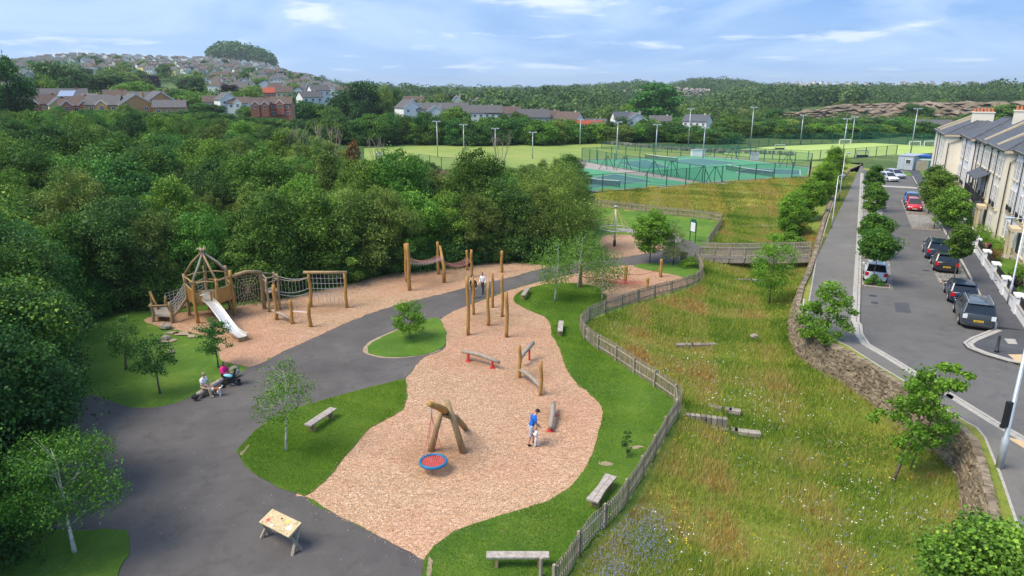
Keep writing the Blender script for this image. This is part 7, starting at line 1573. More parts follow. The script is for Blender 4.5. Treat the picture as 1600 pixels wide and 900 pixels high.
# ---------------------------------------------------------------- lamp posts, bollards
def lamp(x, y, z, ztop, armdir, lb, arm=.9, r=.075, mat='galvanised'):
    t = thing('street_lamp', lb, 'street lamp', (x, y, z)); h_ = ztop - z; m = MB(); m.tube([(0, 0, 0), (0, 0, 1.3), (0, 0, 1.36), (0, 0, h_)], [r * 1.35, r * 1.35, r * .85, r * .6], 10); m.build('column', mat, t, True)
    m = MB(); a = Vector((armdir[0], armdir[1], 0)).normalized(); m.tube([(0, 0, h_ - .05), a * arm * .5 + Vector((0, 0, h_ + .04)), a * arm + Vector((0, 0, h_ + .06))], r * .45, 7); m.build('arm', mat, t, True)
    m = MB(); m.ell(a * (arm + .3) + Vector((0, 0, h_ + .05)), (.36, .14, .08), 10, 6, Matrix.Rotation(math.atan2(a.y, a.x), 3, 'Z')); hd_ = m.build('lamp_head', 'shed_grey', t, True)
    m = MB(); m.ell(a * (arm + .3) + Vector((0, 0, h_ + .0)), (.26, .10, .06), 10, 6, Matrix.Rotation(math.atan2(a.y, a.x), 3, 'Z')); m.build('lens', 'sign_white', hd_, True); return t
x, y = Groad(1561, 731); lamp(x, y, 1.5, 8.2, (.9, .3), 'near pale grey lamp post rising out of the right edge', r=.10)
m = MB(); m.box((x - .16, y, 1.5 + 2.35), (.2, .14, 1.05)); o = m.build('sign_box', 'plastic_black'); o.name = 'sign_plate'; tag(o, 'black box strapped to the near lamp post', 'sign')
x, y = Groad(1575, 474); lamp(x, y, rz(x, y), zat(x, y, 343), (-1, .4), 'pale grey lamp post before the garden walls', arm=.6)
x, y = Groad(1299, 357); lamp(x, y, rz(x, y), zat(x, y, 275), (1, .3), 'left of two lamp posts beside the stone wall', arm=.3, r=.06)
x, y = Groad(1311, 311); lamp(x, y, rz(x, y), zat(x, y, 240), (1, .3), 'right of two lamp posts beside the stone wall', arm=.3, r=.06)
x, y = Groad(1258, 492); m = MB(); m.tube([(0, 0, 0), (0, 0, 1.1)], .045, 8); o = m.build('bollard', 'white_paint'); o.location = (x - .2, y, 1.5); tag(o, 'thin white marker post on the wall bend', 'post')
def bollard(px, row, lb):
    x, y = Groad(px, row); t = thing('bollard', lb, 'bollard', (x, y, 1.5)); m = MB(); m.tube([(0, 0, 0), (0, 0, .12), (0, 0, .14), (0, 0, .95), (0, 0, 1.02)], [.12, .12, .09, .06, .04], 10); m.build('post', 'black_paint', t, True); m = MB(); m.torus((0, 0, .86), .07, .014, 12, 5); m.build('collar', 'black_paint', t, True)
bollard(1557, 550, 'black iron bollard on the corner pavement'); bollard(1566, 668, 'black iron bollard beside the near lamp post'); 
# ---------------------------------------------------------------- cabin and container
def bxthing(nm, lb, cat, a, b_, depth, z, h_, wallm, roofm, roofh=.15, window=True, stripe=None):
    ax, ay = a; bx2, by2 = b_; L = math.hypot(bx2 - ax, by2 - ay); an = math.atan2(by2 - ay, bx2 - ax); t = thing(nm, lb, cat, ((ax + bx2) / 2, (ay + by2) / 2, z), an)
    m = MB(); m.box((0, depth / 2, h_ / 2), (L, depth, h_)); m.build('wall', wallm, t); m = MB(); m.box((0, depth / 2, h_ + roofh / 2), (L + .2, depth + .2, roofh)); m.build('roof', roofm, t)
    if window: m = MB(); m.box((L * .18, -.02, h_ * .60), (.9, .04, .8)); w_ = m.build('window', 'window_glass', t); m = MB(); 
    if window:
        for dx_, dz, sx, sz_ in ((-.48, 0, .1, .95), (.48, 0, .1, .95), (0, .43, .95, .1), (0, -.43, .95, .1)): m.box((L * .18 + dx_, -.05, h_ * .60 + dz), (sx, .06, sz_))
        m.build('frame', 'white_paint', w_); m = MB(); m.box((-L * .25, -.03, h_ * .45), (.9, .05, h_ * .85)); m.build('door', 'shed_grey', t)
    if stripe: m = MB(); m.box((0, -.03, h_ * .80), (L, .05, .3)); m.build('stripe', stripe, t)
a, b_ = Groad(1401, 264), Groad(1425, 266); bxthing('site_cabin', 'pale grey site cabin with one window beside the pitch', 'cabin', a, b_, 5, rz(*a), zat(*a, 243) - rz(*a), 'shed_grey', 'galvanised')
a, b_ = Groad(1428, 266), Groad(1462, 267); bxthing('container', 'dark green container with a blue roof edge behind the terrace end', 'container', (a[0], a[1] + 2), (b_[0], b_[1] + 2), 4, rz(*a), zat(a[0], a[1] + 2, 245) - rz(*a), 'container_green', 'blue_trim', .3, False, 'sign_white')
a, b_ = Groad(1430, 266), Groad(1449, 267); m = MB(); an = math.atan2(b_[1] - a[1], b_[0] - a[0]); L = math.hypot(b_[0] - a[0], b_[1] - a[1])
for k_ in range(14): m.box((a[0] + (b_[0] - a[0]) * (k_ + .5) / 14, a[1] + (b_[1] - a[1]) * (k_ + .5) / 14, rz(*a) + .9), (L / 14 * .93, .04, 1.8), rz=an)
o = m.build('board_fence', 'fence_wood'); tag(o, 'brown board fence before the green container', 'fence')
# ---------------------------------------------------------------- sports ground: floodlights, fences, goals
for i, (px, base, top, lb) in enumerate(((684, 246, 190, 'leftmost floodlight on the playing field'), (725, 245, 195, 'second floodlight from the left'), (774, 247, 201, 'third floodlight from the left'), (832, 248, 207, 'fourth floodlight, right of the bare tree'), (906, 228, 187, 'floodlight behind the stone wall end'), (963, 250, 191, 'floodlight at the left of the tennis courts'),
                                         (1024, 246, 195, 'floodlight at the back of the tennis courts'), (1075, 232, 170, 'tall floodlight behind the courts'), (1098, 248, 200, 'short floodlight at the right of the courts'), (1172, 230, 168, 'tall floodlight left of the hockey pitch'), (1250, 226, 180, 'floodlight at the back of the hockey pitch'), (1316, 246, 186, 'floodlight by the near goal of the hockey pitch'), (1330, 225, 183, 'floodlight at the far side of the hockey pitch'), (1422, 244, 170, 'tallest floodlight beside the grey cabin'))):
    x, y = Gz(px, base, ZS); h_ = zat(x, y, top) - ZS; t = thing('floodlight', lb, 'floodlight', (x, y, ZS)); m = MB(); m.tube([(0, 0, 0), (0, 0, h_)], [.14, .08], 8); m.build('mast', 'galvanised', t, True)
    m = MB(); m.box((0, 0, h_), (1.6, .12, .12)); m.build('crossbar', 'galvanised', t)
    for s_ in (-.6, .6): m = MB(); m.box((s_, -.15, h_ + .05), (.6, .4, .22)); m.build('lamp', 'shed_grey', t)
def meshmat(name, c, cell=2.2, fill=.16):
    m, t, b = newmat(name, .6); k = NB(t); b.inputs['Base Color'].default_value = (*c, 1)
    tr = k.n('ShaderNodeBsdfTransparent'); mx = k.n('ShaderNodeMixShader'); mx.inputs[0].default_value = fill; k.l(tr.outputs[0], mx.inputs[1]); k.l(b.outputs[0], mx.inputs[2]); k.l(mx.outputs[0], t.nodes['Material Output'].inputs[0]); MATS[name] = m
meshmat('green_mesh', (.015, .13, .10), fill=.26); meshmat('white_net', (.75, .75, .75), fill=.25); meshmat('dark_net', (.03, .05, .06), fill=.6)
def mesh_fence(pxs, lb, hgt, gap=3.0, z=ZS, rows=None):
    L = [Gz(*p, z) for p in pxs]; t = thing('mesh_fence', lb, 'fence', (*L[0], z)); of = t.location; dd = [0]
    for a, b_ in zip(L[:-1], L[1:]): dd.append(dd[-1] + math.hypot(b_[0] - a[0], b_[1] - a[1]))
    for j, (a, b_) in enumerate(zip(L[:-1], L[1:])):
        n_ = max(1, int((dd[j + 1] - dd[j]) / gap)); m = MB(); m.add([(*a, z), (*b_, z), (*b_, z + hgt), (*a, z + hgt)], [(0, 1, 2, 3)]); m.build('mesh_panel', 'green_mesh', t, False, of)
        for i in range(n_ + (1 if j == len(L) - 2 else 0)):
            x, y = a[0] + (b_[0] - a[0]) * i / n_, a[1] + (b_[1] - a[1]) * i / n_; m = MB(); m.box((x, y, z + hgt / 2), (.13, .13, hgt + .1)); m.build('post', 'green_paint', t, False, of)
        m = MB(); m.bar((*a, z + hgt), (*b_, z + hgt), .05, .05); m.bar((*a, z + .08), (*b_, z + .08), .05, .05); m.build('rail', 'green_paint', t, False, of)
mesh_fence([(909, 251), (1084, 243.5), (1150, 248), (1267, 262), (1264, 277)], 'green mesh fence around the back of the tennis courts', 2.7, 3.4)
mesh_fence([(1264, 277), (1180, 282), (1100, 287), (1010, 295), (905, 303)], 'green mesh fence along the front of the tennis courts', 2.7, 3.4)
mesh_fence([(909, 252), (960, 262), (1020, 272), (1097, 285)], 'green mesh fence between the two tennis courts', 2.7, 3.0)
mesh_fence([(1120, 236), (1200, 229), (1300, 224.6), (1362, 223), (1475, 229)], 'green mesh fence behind the hockey pitch', 2.9, 3.6)
mesh_fence([(1130, 242), (1180, 248), (1262, 252), (1335, 247.5), (1400, 242)], 'green mesh fence in front of the hockey pitch', 2.2, 3.4)
mesh_fence([(655, 262), (690, 268), (740, 270)], 'green mesh fence around the red court', 2.6, 3.0)
mesh_fence([(940, 232), (1020, 237), (1110, 242)], 'low green fence line on the field by the stone wall', 1.8, 4.0)
# floodlight-court gantries / basketball ends
def aframe(px, row, top, lb):
    x, y = Gz(px, row, ZS); h_ = zat(x, y, top) - ZS; t = thing('steel_frame', lb, 'frame', (x, y, ZS)); 
    for s_ in (-1, 0, 1):
        m = MB(); m.tube([(s_ * 1.5, 0, 0), (s_ * .12, 0, h_)], .06, 6); m.build('strut', 'green_paint', t)
    m = MB(); m.bar((-.35, 0, h_), (.35, 0, h_), .08, .08); m.build('crossbar', 'green_paint', t)
for px, row, top, lb in ((948, 265, 244, 'leftmost green steel frame on the court path'), (975, 266, 245, 'second green steel frame on the court path'), (1021, 276, 252, 'third green steel frame on the court path'), (1048, 277, 252, 'fourth green steel frame on the court path'), (1097, 286, 259, 'green steel frame at the end of the court path'), (1116, 285, 261, 'green A shaped frame in front of the courts'), (1143, 250, 232, 'green frame behind the back fence'), (1229, 262, 241, 'green frame at the right of the courts')): aframe(px, row, top, lb)
def goal(px, row, wpx, top, lb, mat='white_paint', yaw=0, depth=1.2):
    x, y = Gz(px, row, ZS); zc = y * CP + 15 * SP; w_ = wpx / FPX * zc; h_ = zat(x, y, top) - ZS; t = thing('goal', lb, 'goal', (x, y, ZS), R(yaw)); m = MB()
    m.tube([(-w_ / 2, 0, 0), (-w_ / 2, 0, h_)], .09, 6); m.tube([(w_ / 2, 0, 0), (w_ / 2, 0, h_)], .09, 6); m.tube([(-w_ / 2, 0, h_), (w_ / 2, 0, h_)], .09, 6)
    m.tube([(-w_ / 2, depth, 0), (w_ / 2, depth, 0)], .05, 6); m.tube([(-w_ / 2, 0, h_), (-w_ / 2, depth, 0)], .04, 6); m.tube([(w_ / 2, 0, h_), (w_ / 2, depth, 0)], .04, 6); m.build('frame', mat, t)
    m = MB(); m.add([(-w_ / 2, 0, h_), (w_ / 2, 0, h_), (w_ / 2, depth, 0), (-w_ / 2, depth, 0)], [(0, 1, 2, 3)]); m.build('net', 'white_net', t)
    if mat == 'galvanised': m = MB(); m.box((0, .02, h_ * .18), (w_, .08, h_ * .36)); m.build('backboard', 'plastic_black', t)
goal(1218, 234, 15, 226, 'small goal with dark backboard at the left of the hockey pitch', 'galvanised'); goal(1320, 226, 17, 218, 'white goal at the far edge of the hockey pitch'); goal(1429, 229.5, 17, 221, 'left one of two white goals near the terrace'); goal(1452, 229.5, 17, 220.5, 'right one of two white goals near the terrace')
goal(1347, 246, 19, 235, 'goal with dark backboard on the near side of the pitch', 'galvanised')
x, y = Gz(595, 254, ZS); t = thing('basketball_hoop', 'white basketball backboard rising beyond the wood', 'basketball hoop', (x, y, ZS)); hz_ = zat(x, y, 241); m = MB(); m.tube([(0, .4, 0), (0, .4, hz_ - .9), (0, .1, hz_ - .9)], .09, 6); m.build('post', 'green_paint', t); m = MB(); m.box((0, 0, hz_ - .9), (1.7, .06, 1.0)); m.build('backboard', 'white_paint', t); m = MB(); m.torus((0, -.35, hz_ - 1.3), .23, .02, 14, 5); m.build('hoop', 'red_paint', t)
for px, row, lb in ((1178, 250, 'small white hut behind the tennis courts'), (1090, 244, 'pale storage unit at the end of the stone wall')):
    x, y = Gz(px, row, ZS); t = thing('storage_hut', lb, 'hut', (x, y, ZS)); m = MB(); m.box((0, 0, .7), (1.6 if px > 1100 else 3.0, 1.2, 1.4)); m.build('body', 'white_paint', t); m = MB(); m.box((0, 0, 1.44), (1.8 if px > 1100 else 3.2, 1.4, .1)); m.build('lid', 'shed_grey', t)
def tnet(a, b_, lb):
    A_, B_ = Gz(*a, ZS), Gz(*b_, ZS); t = thing('tennis_net', lb, 'net', (*A_, ZS)); of = t.location
    for q in (A_, B_): m = MB(); m.cyl((*q, ZS), (*q, ZS + 1.1), .06, n=6); m.build('post', 'green_paint', t, False, of)
    mdl = ((A_[0] + B_[0]) / 2, (A_[1] + B_[1]) / 2); m = MB(); m.add([(*A_, ZS + .1), (*mdl, ZS + .1), (*B_, ZS + .1), (*B_, ZS + 1.05), (*mdl, ZS + .92), (*A_, ZS + 1.05)], [(0, 1, 4, 5), (1, 2, 3, 4)]); m.build('net', 'dark_net', t, False, of)
    m = MB(); m.bar((*A_, ZS + 1.05), (*mdl, ZS + .92), .06, .08); m.bar((*mdl, ZS + .92), (*B_, ZS + 1.05), .06, .08); m.build('tape', 'white_paint', t, False, of)
tnet((1135, 266), (1207, 277), 'right tennis net on the far court'); tnet((1008, 248), (1058, 254), 'left tennis net on the far court'); tnet((905, 286), (968, 293), 'tennis net on the near court behind the wood')
# long low boulder wall beyond the field
wr = random.Random(8); bw = thing('boulder_wall', 'low rubble wall running behind the playing field and courts', 'wall', (*Gz(1000, 232, ZS), ZS)); m = MB(); pl_ = [Gz(*p, ZS) for p in ((905, 219), (940, 224), (1000, 230), (1060, 235), (1110, 238), (1180, 240.5), (1240, 243))]
for a, b_ in zip(pl_[:-1], pl_[1:]):
    L = math.hypot(b_[0] - a[0], b_[1] - a[1]); n_ = int(L / .45)
    for i in range(n_):
        for lv in range(2):
            t_ = (i + wr.random()) / n_; m.tv = wr.random(); r_ = wr.uniform(.28, .5); m.box((a[0] + (b_[0] - a[0]) * t_ + wr.uniform(-.2, .2), a[1] + (b_[1] - a[1]) * t_ + wr.uniform(-.2, .2), ZS + .2 + lv * .45), (r_ * 1.7, r_, r_ * 1.1), rz=wr.random() * 3)
m.build('stones', 'boulder', bw, False, bw.location)
# ---------------------------------------------------------------- quarry faces
def cliff(name, lb, pts_, mat, seed, jit):
    """pts_: (px, row_foot, row_top, distance)"""
    rng = random.Random(seed); nv = 14; V = []; cols = 90
    pa = np.array([p[0] for p in pts_], float)
    for i in range(cols + 1):
        px = pa[0] + (pa[-1] - pa[0]) * i / cols; rf, rt_, yd = (float(np.interp(px, pa, [p[k_] for p in pts_])) for k_ in (1, 2, 3)); x = (px - 800) / 1112.3 * yd; zf, zt = zat(x, yd, rf), zat(x, yd, rt_)
        for j in range(nv + 1):
            f = j / nv; nz_ = noise.noise(Vector((i * .35, j * .6, seed))) * jit + noise.noise(Vector((i * 1.1, j * 1.3, seed + 9))) * jit * .5
            set_ = (f + .12 * math.floor(f * 3)) * (zt - zf) * 1.3; k_ = (yd + set_ + nz_) / yd
            V.append((x * k_, yd * k_, zf + (zt - zf) * f * 1.02 + nz_ * .15))
    F = [(i * (nv + 1) + j, (i + 1) * (nv + 1) + j, (i + 1) * (nv + 1) + j + 1, i * (nv + 1) + j + 1) for i in range(cols) for j in range(nv)]
    o = bpy.data.objects.new(name, mesh_from(name, V, F, mat)); C.objects.link(o); tag(o, lb, None, None, 'structure'); return o
cliff('quarry_face', None, [(1215, 184, 176, 300), (1250, 184, 176, 300), (1300, 184, 168, 310), (1330, 185, 164, 320), (1400, 187, 162, 330), (1500, 188, 161, 335), (1600, 184, 160, 340), (1680, 182, 162, 345)], 'quarry', 3, 5)
cliff('rock_face', None, [(955, 149, 142, 800), (1000, 150, 140, 800), (1060, 153, 137, 800), (1110, 152, 140, 800)], 'quarry_grey', 5, 12)
cliff('rock_face', None, [(1068, 178, 172, 380), (1120, 178, 169, 380), (1170, 179, 171, 380)], 'quarry', 7, 4)
# ---------------------------------------------------------------- houses beyond
def mk_house(nm, wallm, roofm, w_=9, d_=8, h_=5, rh=2.6, gable_front=False, chimney=True, windows=True, gables=0, fascia=True, hip=False, garage=False):
    t = thing(nm, None, None); m = MB(); m.box((0, 0, h_ / 2 - 1.5), (w_, d_, h_ + 3))
    ax = not gable_front
    if not hip:
        if ax: m.add([(-w_ / 2, -d_ / 2, h_), (-w_ / 2, d_ / 2, h_), (-w_ / 2, 0, h_ + rh), (w_ / 2, -d_ / 2, h_), (w_ / 2, d_ / 2, h_), (w_ / 2, 0, h_ + rh)], [(0, 2, 1), (3, 4, 5), (0, 3, 5, 2), (1, 2, 5, 4)])
        else: m.add([(-w_ / 2, -d_ / 2, h_), (w_ / 2, -d_ / 2, h_), (0, -d_ / 2, h_ + rh), (-w_ / 2, d_ / 2, h_), (w_ / 2, d_ / 2, h_), (0, d_ / 2, h_ + rh)], [(0, 1, 2), (3, 5, 4), (0, 2, 5, 3), (1, 4, 5, 2)])
    m.build('wall', wallm, t); m = MB(); e = .35; th = .16
    if hip:
        r_ = max(.5, w_ / 2 - d_ / 2); m.add([(-w_ / 2 - e, -d_ / 2 - e, h_), (w_ / 2 + e, -d_ / 2 - e, h_), (w_ / 2 + e, d_ / 2 + e, h_), (-w_ / 2 - e, d_ / 2 + e, h_), (-r_, 0, h_ + rh), (r_, 0, h_ + rh)], [(0, 1, 5, 4), (2, 3, 4, 5), (3, 0, 4), (1, 2, 5), (0, 3, 2, 1)])
    else:
        W2, D2 = (w_ / 2 + e, d_ / 2 + e)
        for s_ in (-1, 1):
            if ax: m.add([(-W2, s_ * D2, h_ - rh * e / (d_ / 2) + .06), (W2, s_ * D2, h_ - rh * e / (d_ / 2) + .06), (W2, 0, h_ + rh + .06), (-W2, 0, h_ + rh + .06), (-W2, s_ * D2, h_ - rh * e / (d_ / 2) + .06 + th), (W2, s_ * D2, h_ - rh * e / (d_ / 2) + .06 + th), (W2, 0, h_ + rh + .06 + th), (-W2, 0, h_ + rh + .06 + th)], [(0, 1, 2, 3), (4, 7, 6, 5), (0, 4, 5, 1), (0, 3, 7, 4), (1, 5, 6, 2)])
            else: m.add([(s_ * W2, -D2, h_ - rh * e / (w_ / 2) + .06), (s_ * W2, D2, h_ - rh * e / (w_ / 2) + .06), (0, D2, h_ + rh + .06), (0, -D2, h_ + rh + .06), (s_ * W2, -D2, h_ - rh * e / (w_ / 2) + .06 + th), (s_ * W2, D2, h_ - rh * e / (w_ / 2) + .06 + th), (0, D2, h_ + rh + .06 + th), (0, -D2, h_ + rh + .06 + th)], [(0, 1, 2, 3), (4, 7, 6, 5), (0, 4, 5, 1), (0, 3, 7, 4), (1, 5, 6, 2)])
    rf = m.build('roof', roofm, t)
    if chimney: m = MB(); m.box((w_ * .3, 0, h_ + rh * .9), (.8, .6, 1.8)); m.build('chimney', wallm if 'brick' in wallm else 'pale_wall', rf)
    if gable_front and fascia:
        m = MB(); m.bar((-w_ / 2 - e, -d_ / 2 - e - .03, h_ - rh * e / (w_ / 2)), (0, -d_ / 2 - e - .03, h_ + rh), .08, .28); m.bar((w_ / 2 + e, -d_ / 2 - e - .03, h_ - rh * e / (w_ / 2)), (0, -d_ / 2 - e - .03, h_ + rh), .08, .28); m.build('fascia', 'white_paint', rf)
    if windows:
        k_ = max(2, int(w_ / 2.6)) if not gable_front else 2
        for lv in range(2 if h_ > 4 else 1):
            for i in range(k_):
                x = -w_ / 2 + w_ * (i + .5) / k_; zc_ = h_ - 1.3 - lv * 2.5
                m = MB(); m.box((x, -d_ / 2 - .03, zc_), (1.15, .05, 1.1)); wq = m.build('window', 'window_glass', t); m = MB()
                for dx_, dz, sx, sz_ in ((-.6, 0, .12, 1.2), (.6, 0, .12, 1.2), (0, .57, 1.2, .12), (0, -.57, 1.2, .12), (0, 0, .07, 1.1)): m.box((x + dx_, -d_ / 2 - .07, zc_ + dz), (sx, .06, sz_))
                m.build('frame', 'white_paint', wq)
    for g in range(gables):
        gx = -w_ / 2 + w_ * (g + .5) / gables; m = MB(); gw = min(3.4, w_ / gables * .8); m.box((gx, -d_ / 2 - .4, h_ / 2), (gw, .8, h_)); m.add([(gx - gw / 2, -d_ / 2 - .8, h_), (gx + gw / 2, -d_ / 2 - .8, h_), (gx, -d_ / 2 - .8, h_ + gw * .45), (gx, -d_ / 2 + 1.6, h_ + gw * .45)], [(0, 1, 2), (0, 2, 3), (1, 3, 2)]); m.build('front_gable', wallm, t)
        m = MB(); m.bar((gx - gw / 2 - .2, -d_ / 2 - .86, h_ - .1), (gx, -d_ / 2 - .86, h_ + gw * .45 + .1), .1, .3); m.bar((gx + gw / 2 + .2, -d_ / 2 - .86, h_ - .1), (gx, -d_ / 2 - .86, h_ + gw * .45 + .1), .1, .3); m.build('bargeboard', 'white_paint', t)
        m = MB(); m.box((gx, -d_ / 2 - .84, h_ - 1.0), (1.1, .05, 1.1)); wq = m.build('window', 'window_glass', t); m = MB(); m.box((gx, -d_ / 2 - .88, h_ - 1.0), (1.3, .03, .1)); m.box((gx, -d_ / 2 - .89, h_ - .4), (1.3, .03, .1)); m.box((gx, -d_ / 2 - .89, h_ - 1.6), (1.3, .03, .1)); m.build('frame', 'white_paint', wq)
    return t
def place(t, px, yd, top_row, lb, yaw=0, hh=None, s=1.0, group=None):
    x = (px - 800) / 1112.3 * yd; zt = zat(x, yd, top_row); s *= .76 if (600 < px and yd < 290) else (.88 if px < 280 and yd < 240 else (.72 if 280 <= px < 480 and yd < 250 else (.85 if px < 600 and yd < 400 else 1))); t.location = (x, yd, zt - hh * s); t.rotation_euler = (0, 0, R(yaw) + math.atan2(-x, yd) * 1.0); t.scale = (s, s, s); tag(t, lb, 'house', group); return t
for (wm_, rm_, w_, d_, h_, rh, gf, gb_, px, yd, top, yaw, lb) in (
    ('red_brick', 'brown_tiles', 13, 8, 5, 3, False, 2, 58, 215, 148, 12, 'red brick house at the left end of the estate with two small gables'), ('red_brick', 'grey_tiles', 16, 8, 5, 3, False, 0, 95, 232, 139, 0, 'long brown roofed house behind the cream gable'), ('yellow_wall', 'grey_tiles', 8, 9, 5, 3, True, 0, 91, 214, 149, 5, 'cream gabled house in the brick estate'),
    ('red_brick', 'brown_tiles', 10, 8, 5, 3, False, 2, 115, 213, 150, -5, 'brick house with twin white edged gables right of the cream one'), ('orange_brick', 'grey_tiles', 9, 11, 5, 3.2, True, 0, 138, 216, 147, 22, 'orange brick gable end with a grey roof'), ('orange_brick', 'grey_tiles', 10, 8, 5, 3, False, 1, 160, 212, 149, -15, 'orange brick house with one white edged gable'),
    ('red_brick', 'brown_tiles', 7, 8, 5.5, 3, False, 1, 178, 222, 141, 0, 'tall narrow red brick house before the trees'), ('orange_brick', 'grey_tiles', 11, 10, 5, 3.4, True, 0, 204, 214, 147, 12, 'wide orange brick gable in the middle of the estate'), ('red_brick', 'grey_tiles', 10, 8, 5, 3, False, 0, 222, 224, 144, -10, 'red brick house behind the wide orange gable'),
    ('orange_brick', 'grey_tiles', 9, 9, 5, 3, True, 0, 243, 222, 143, 15, 'orange brick house with a hipped grey roof'), ('orange_brick', 'grey_tiles', 10, 8, 4, 2.2, False, 0, 262, 214, 157, -8, 'low orange brick wing at the right end of the estate'), ('pale_wall', 'slate', 13, 8, 5, 3.6, True, 0, 38, 250, 111, 30, 'old grey slate roofed house behind the tall left tree'),
    ('white_wall', 'grey_tiles', 8, 8, 4.6, 3, True, 0, 350, 240, 145, 20, 'white gabled house in front of the hillside town'), ('pale_wall', 'brown_tiles', 11, 8, 4, 2.6, False, 0, 334, 246, 150, 0, 'brown roofed house left of the white gable'), ('white_wall', 'brown_tiles', 9, 8, 4, 2.6, False, 1, 371, 240, 152, -10, 'white house with a small gable right of the white gable'),
    ('red_brick', 'brown_tiles', 7.5, 8, 5, 2.6, False, 2, 403, 215, 153, 0, 'red brick house with twin gables and white windows'), ('red_brick', 'brown_tiles', 9, 8, 4.5, 2.6, False, 1, 438, 220, 152, -12, 'brown roofed brick house right of the twin gabled one'), ('yellow_wall', 'brown_tiles', 8, 7, 5, 2.4, False, 0, 443, 300, 136, 0, 'pale yellow house with brown roof on the slope'),
    ('red_brick', 'red_tiles', 8, 7, 4, 2.4, False, 0, 424, 310, 137, 0, 'red roofed house left of the pale yellow one'), ('white_wall', 'brown_tiles', 7, 7, 5, 2.2, False, 0, 430, 340, 130, 0, 'white hipped house above the yellow one'), ('white_wall', 'grey_tiles', 9, 7, 4.5, 2.4, False, 0, 497, 290, 133, 20, 'white house with grey roof near the cedar like tree'), ('white_wall', 'brown_tiles', 8, 7, 4.5, 2.4, True, 0, 515, 300, 133, -10, 'white gabled house near the cedar like tree'), ('pale_wall', 'brown_tiles', 10, 7, 4, 2.4, False, 0, 540, 320, 136, 0, 'long low pale house left of the dark trees'), ('white_wall', 'grey_tiles', 10, 7, 4, 2.4, False, 0, 482, 280, 143, 25, 'white house with a solar roof on the slope'),
    ('white_wall', 'grey_tiles', 9, 10, 3.6, 3.4, True, 0, 636, 248, 156, 25, 'large white gable left of the long roofs'), ('pale_wall', 'brown_tiles', 9, 8, 3.5, 2.5, False, 0, 647, 300, 151, 0, 'brown hipped house behind the large white gable'), ('white_wall', 'grey_tiles', 9, 9, 3.6, 3.2, True, 0, 678, 238, 164.5, 5, 'white gable with cream wall among the bushes'), ('pale_wall', 'grey_tiles', 24, 9, 3.4, 2.6, False, 0, 690, 250, 161, 0, 'long grey roof behind the white gable'),
    ('white_wall', 'grey_tiles', 22, 9, 3.4, 3.0, False, 0, 746, 245, 165, 0, 'long pale grey roofed building behind the hedge'), ('pale_wall', 'brown_tiles', 16, 8, 3.4, 2.8, False, 0, 786, 245, 167, 0, 'brown roofed building right of the long pale one'), ('white_wall', 'grey_tiles', 5, 5, 4.5, 2.6, True, 0, 713, 330, 149, 0, 'small white house between the purple trees'), ('white_wall', 'grey_tiles', 6, 5, 4, 2.2, False, 0, 740, 330, 154, 0, 'small white house right of the purple trees'),
    ('pale_wall', 'grey_tiles', 14, 9, 3.4, 3.2, False, 0, 832, 236, 171, 12, 'grey hipped house with a pale wall behind the hedge'), ('white_wall', 'brown_tiles', 9, 8, 3.4, 3.0, False, 0, 858, 240, 173, 0, 'brown roofed house left of the white gable end'), ('white_wall', 'brown_tiles', 11, 7, 3.4, 3.0, False, 0, 890, 236, 175, -28, 'white gable ended house with a brown roof in the middle distance'), ('pale_wall', 'grey_tiles', 14, 8, 3, 2.6, False, 0, 925, 246, 186, 5, 'grey roof behind the red roofed house'),
    ('white_wall', 'red_tiles', 13, 8, 3.0, 2.8, False, 0, 917, 226, 189, 14, 'house with a bright red roof behind the rubble wall'), ('red_brick', 'brown_tiles', 6, 6, 3.0, 2.8, False, 0, 938, 224, 191, -20, 'brown roofed wing beside the bright red roof'), ('white_wall', 'slate', 8, 8, 3.4, 3.2, False, 0, 973, 244, 175, 18, 'blue grey roofed house left of the huge dark tree'), ('white_wall', 'grey_tiles', 9, 8, 3.4, 3.0, True, 0, 993, 242, 176, 20, 'white gable beside the blue grey roof'), ('pale_wall', 'grey_tiles', 10, 7, 3, 2.2, False, 0, 1035, 250, 181, 0, 'low house with a dark roof under the huge tree'), ('white_wall', 'slate', 11, 7, 3.6, 2.6, False, 0, 1094, 238, 179.5, -22, 'white gable ended house with a slate roof right of the huge tree')):
    place(mk_house('house', wm_, rm_, w_, d_, h_, rh, gf, gables=gb_), px, yd, top, lb, yaw, h_ + rh)
# solar panel on estate roof, dark barn, church tower
x = (128 - 800) / 1112.3 * 214; o = MB().box((0, 0, 0), (4.6, .1, 2.4), rot=Matrix.Rotation(R(-50), 3, 'X')).build('solar_panel', 'solar'); o.location = (x, 206, zat(x, 206, 146)); tag(o, 'pale solar panel array on a roof in the brick estate', 'solar panel')
place(mk_house('barn', 'fence_wood', 'grey_tiles', 26, 8, 2.4, 2.2, False, chimney=False, windows=False), 1447, 262, 187, 'long low grey roofed barn before the quarry face', 4, 4.6)['category'] = 'barn'
t = mk_house('church_tower', 'quarry_grey', 'grey_tiles', 12, 12, 18, 3, chimney=False, windows=False); place(t, 901, 1500, 131.2, 'tiny square church tower on the far ridge', 0, 21)['category'] = 'tower'
for k_, px, yd, top, wd in ((1, 663, 229, 170, 26), (0, 706, 230, 163, 40), (1, 724, 232, 172, 24), (1, 768, 231, 178, 20), (0, 812, 228, 172, 30), (1, 800, 233, 178, 22), (1, 872, 231, 182, 20), (0, 905, 229, 184, 18), (1, 952, 231, 186, 24), (0, 1012, 232, 184, 26), (1, 1050, 230, 186, 34), (1, 610, 232, 172, 30), (0, 300, 226, 158, 40), (1, 330, 226, 160, 30), (0, 380, 222, 162, 22), (0, 420, 224, 160, 20), (1, 470, 230, 152, 40), (0, 500, 232, 158, 40), (0, 190, 206, 160, 22), (0, 84, 204, 163, 16)):
    dist_tree(k_, px, yd, top, wd)
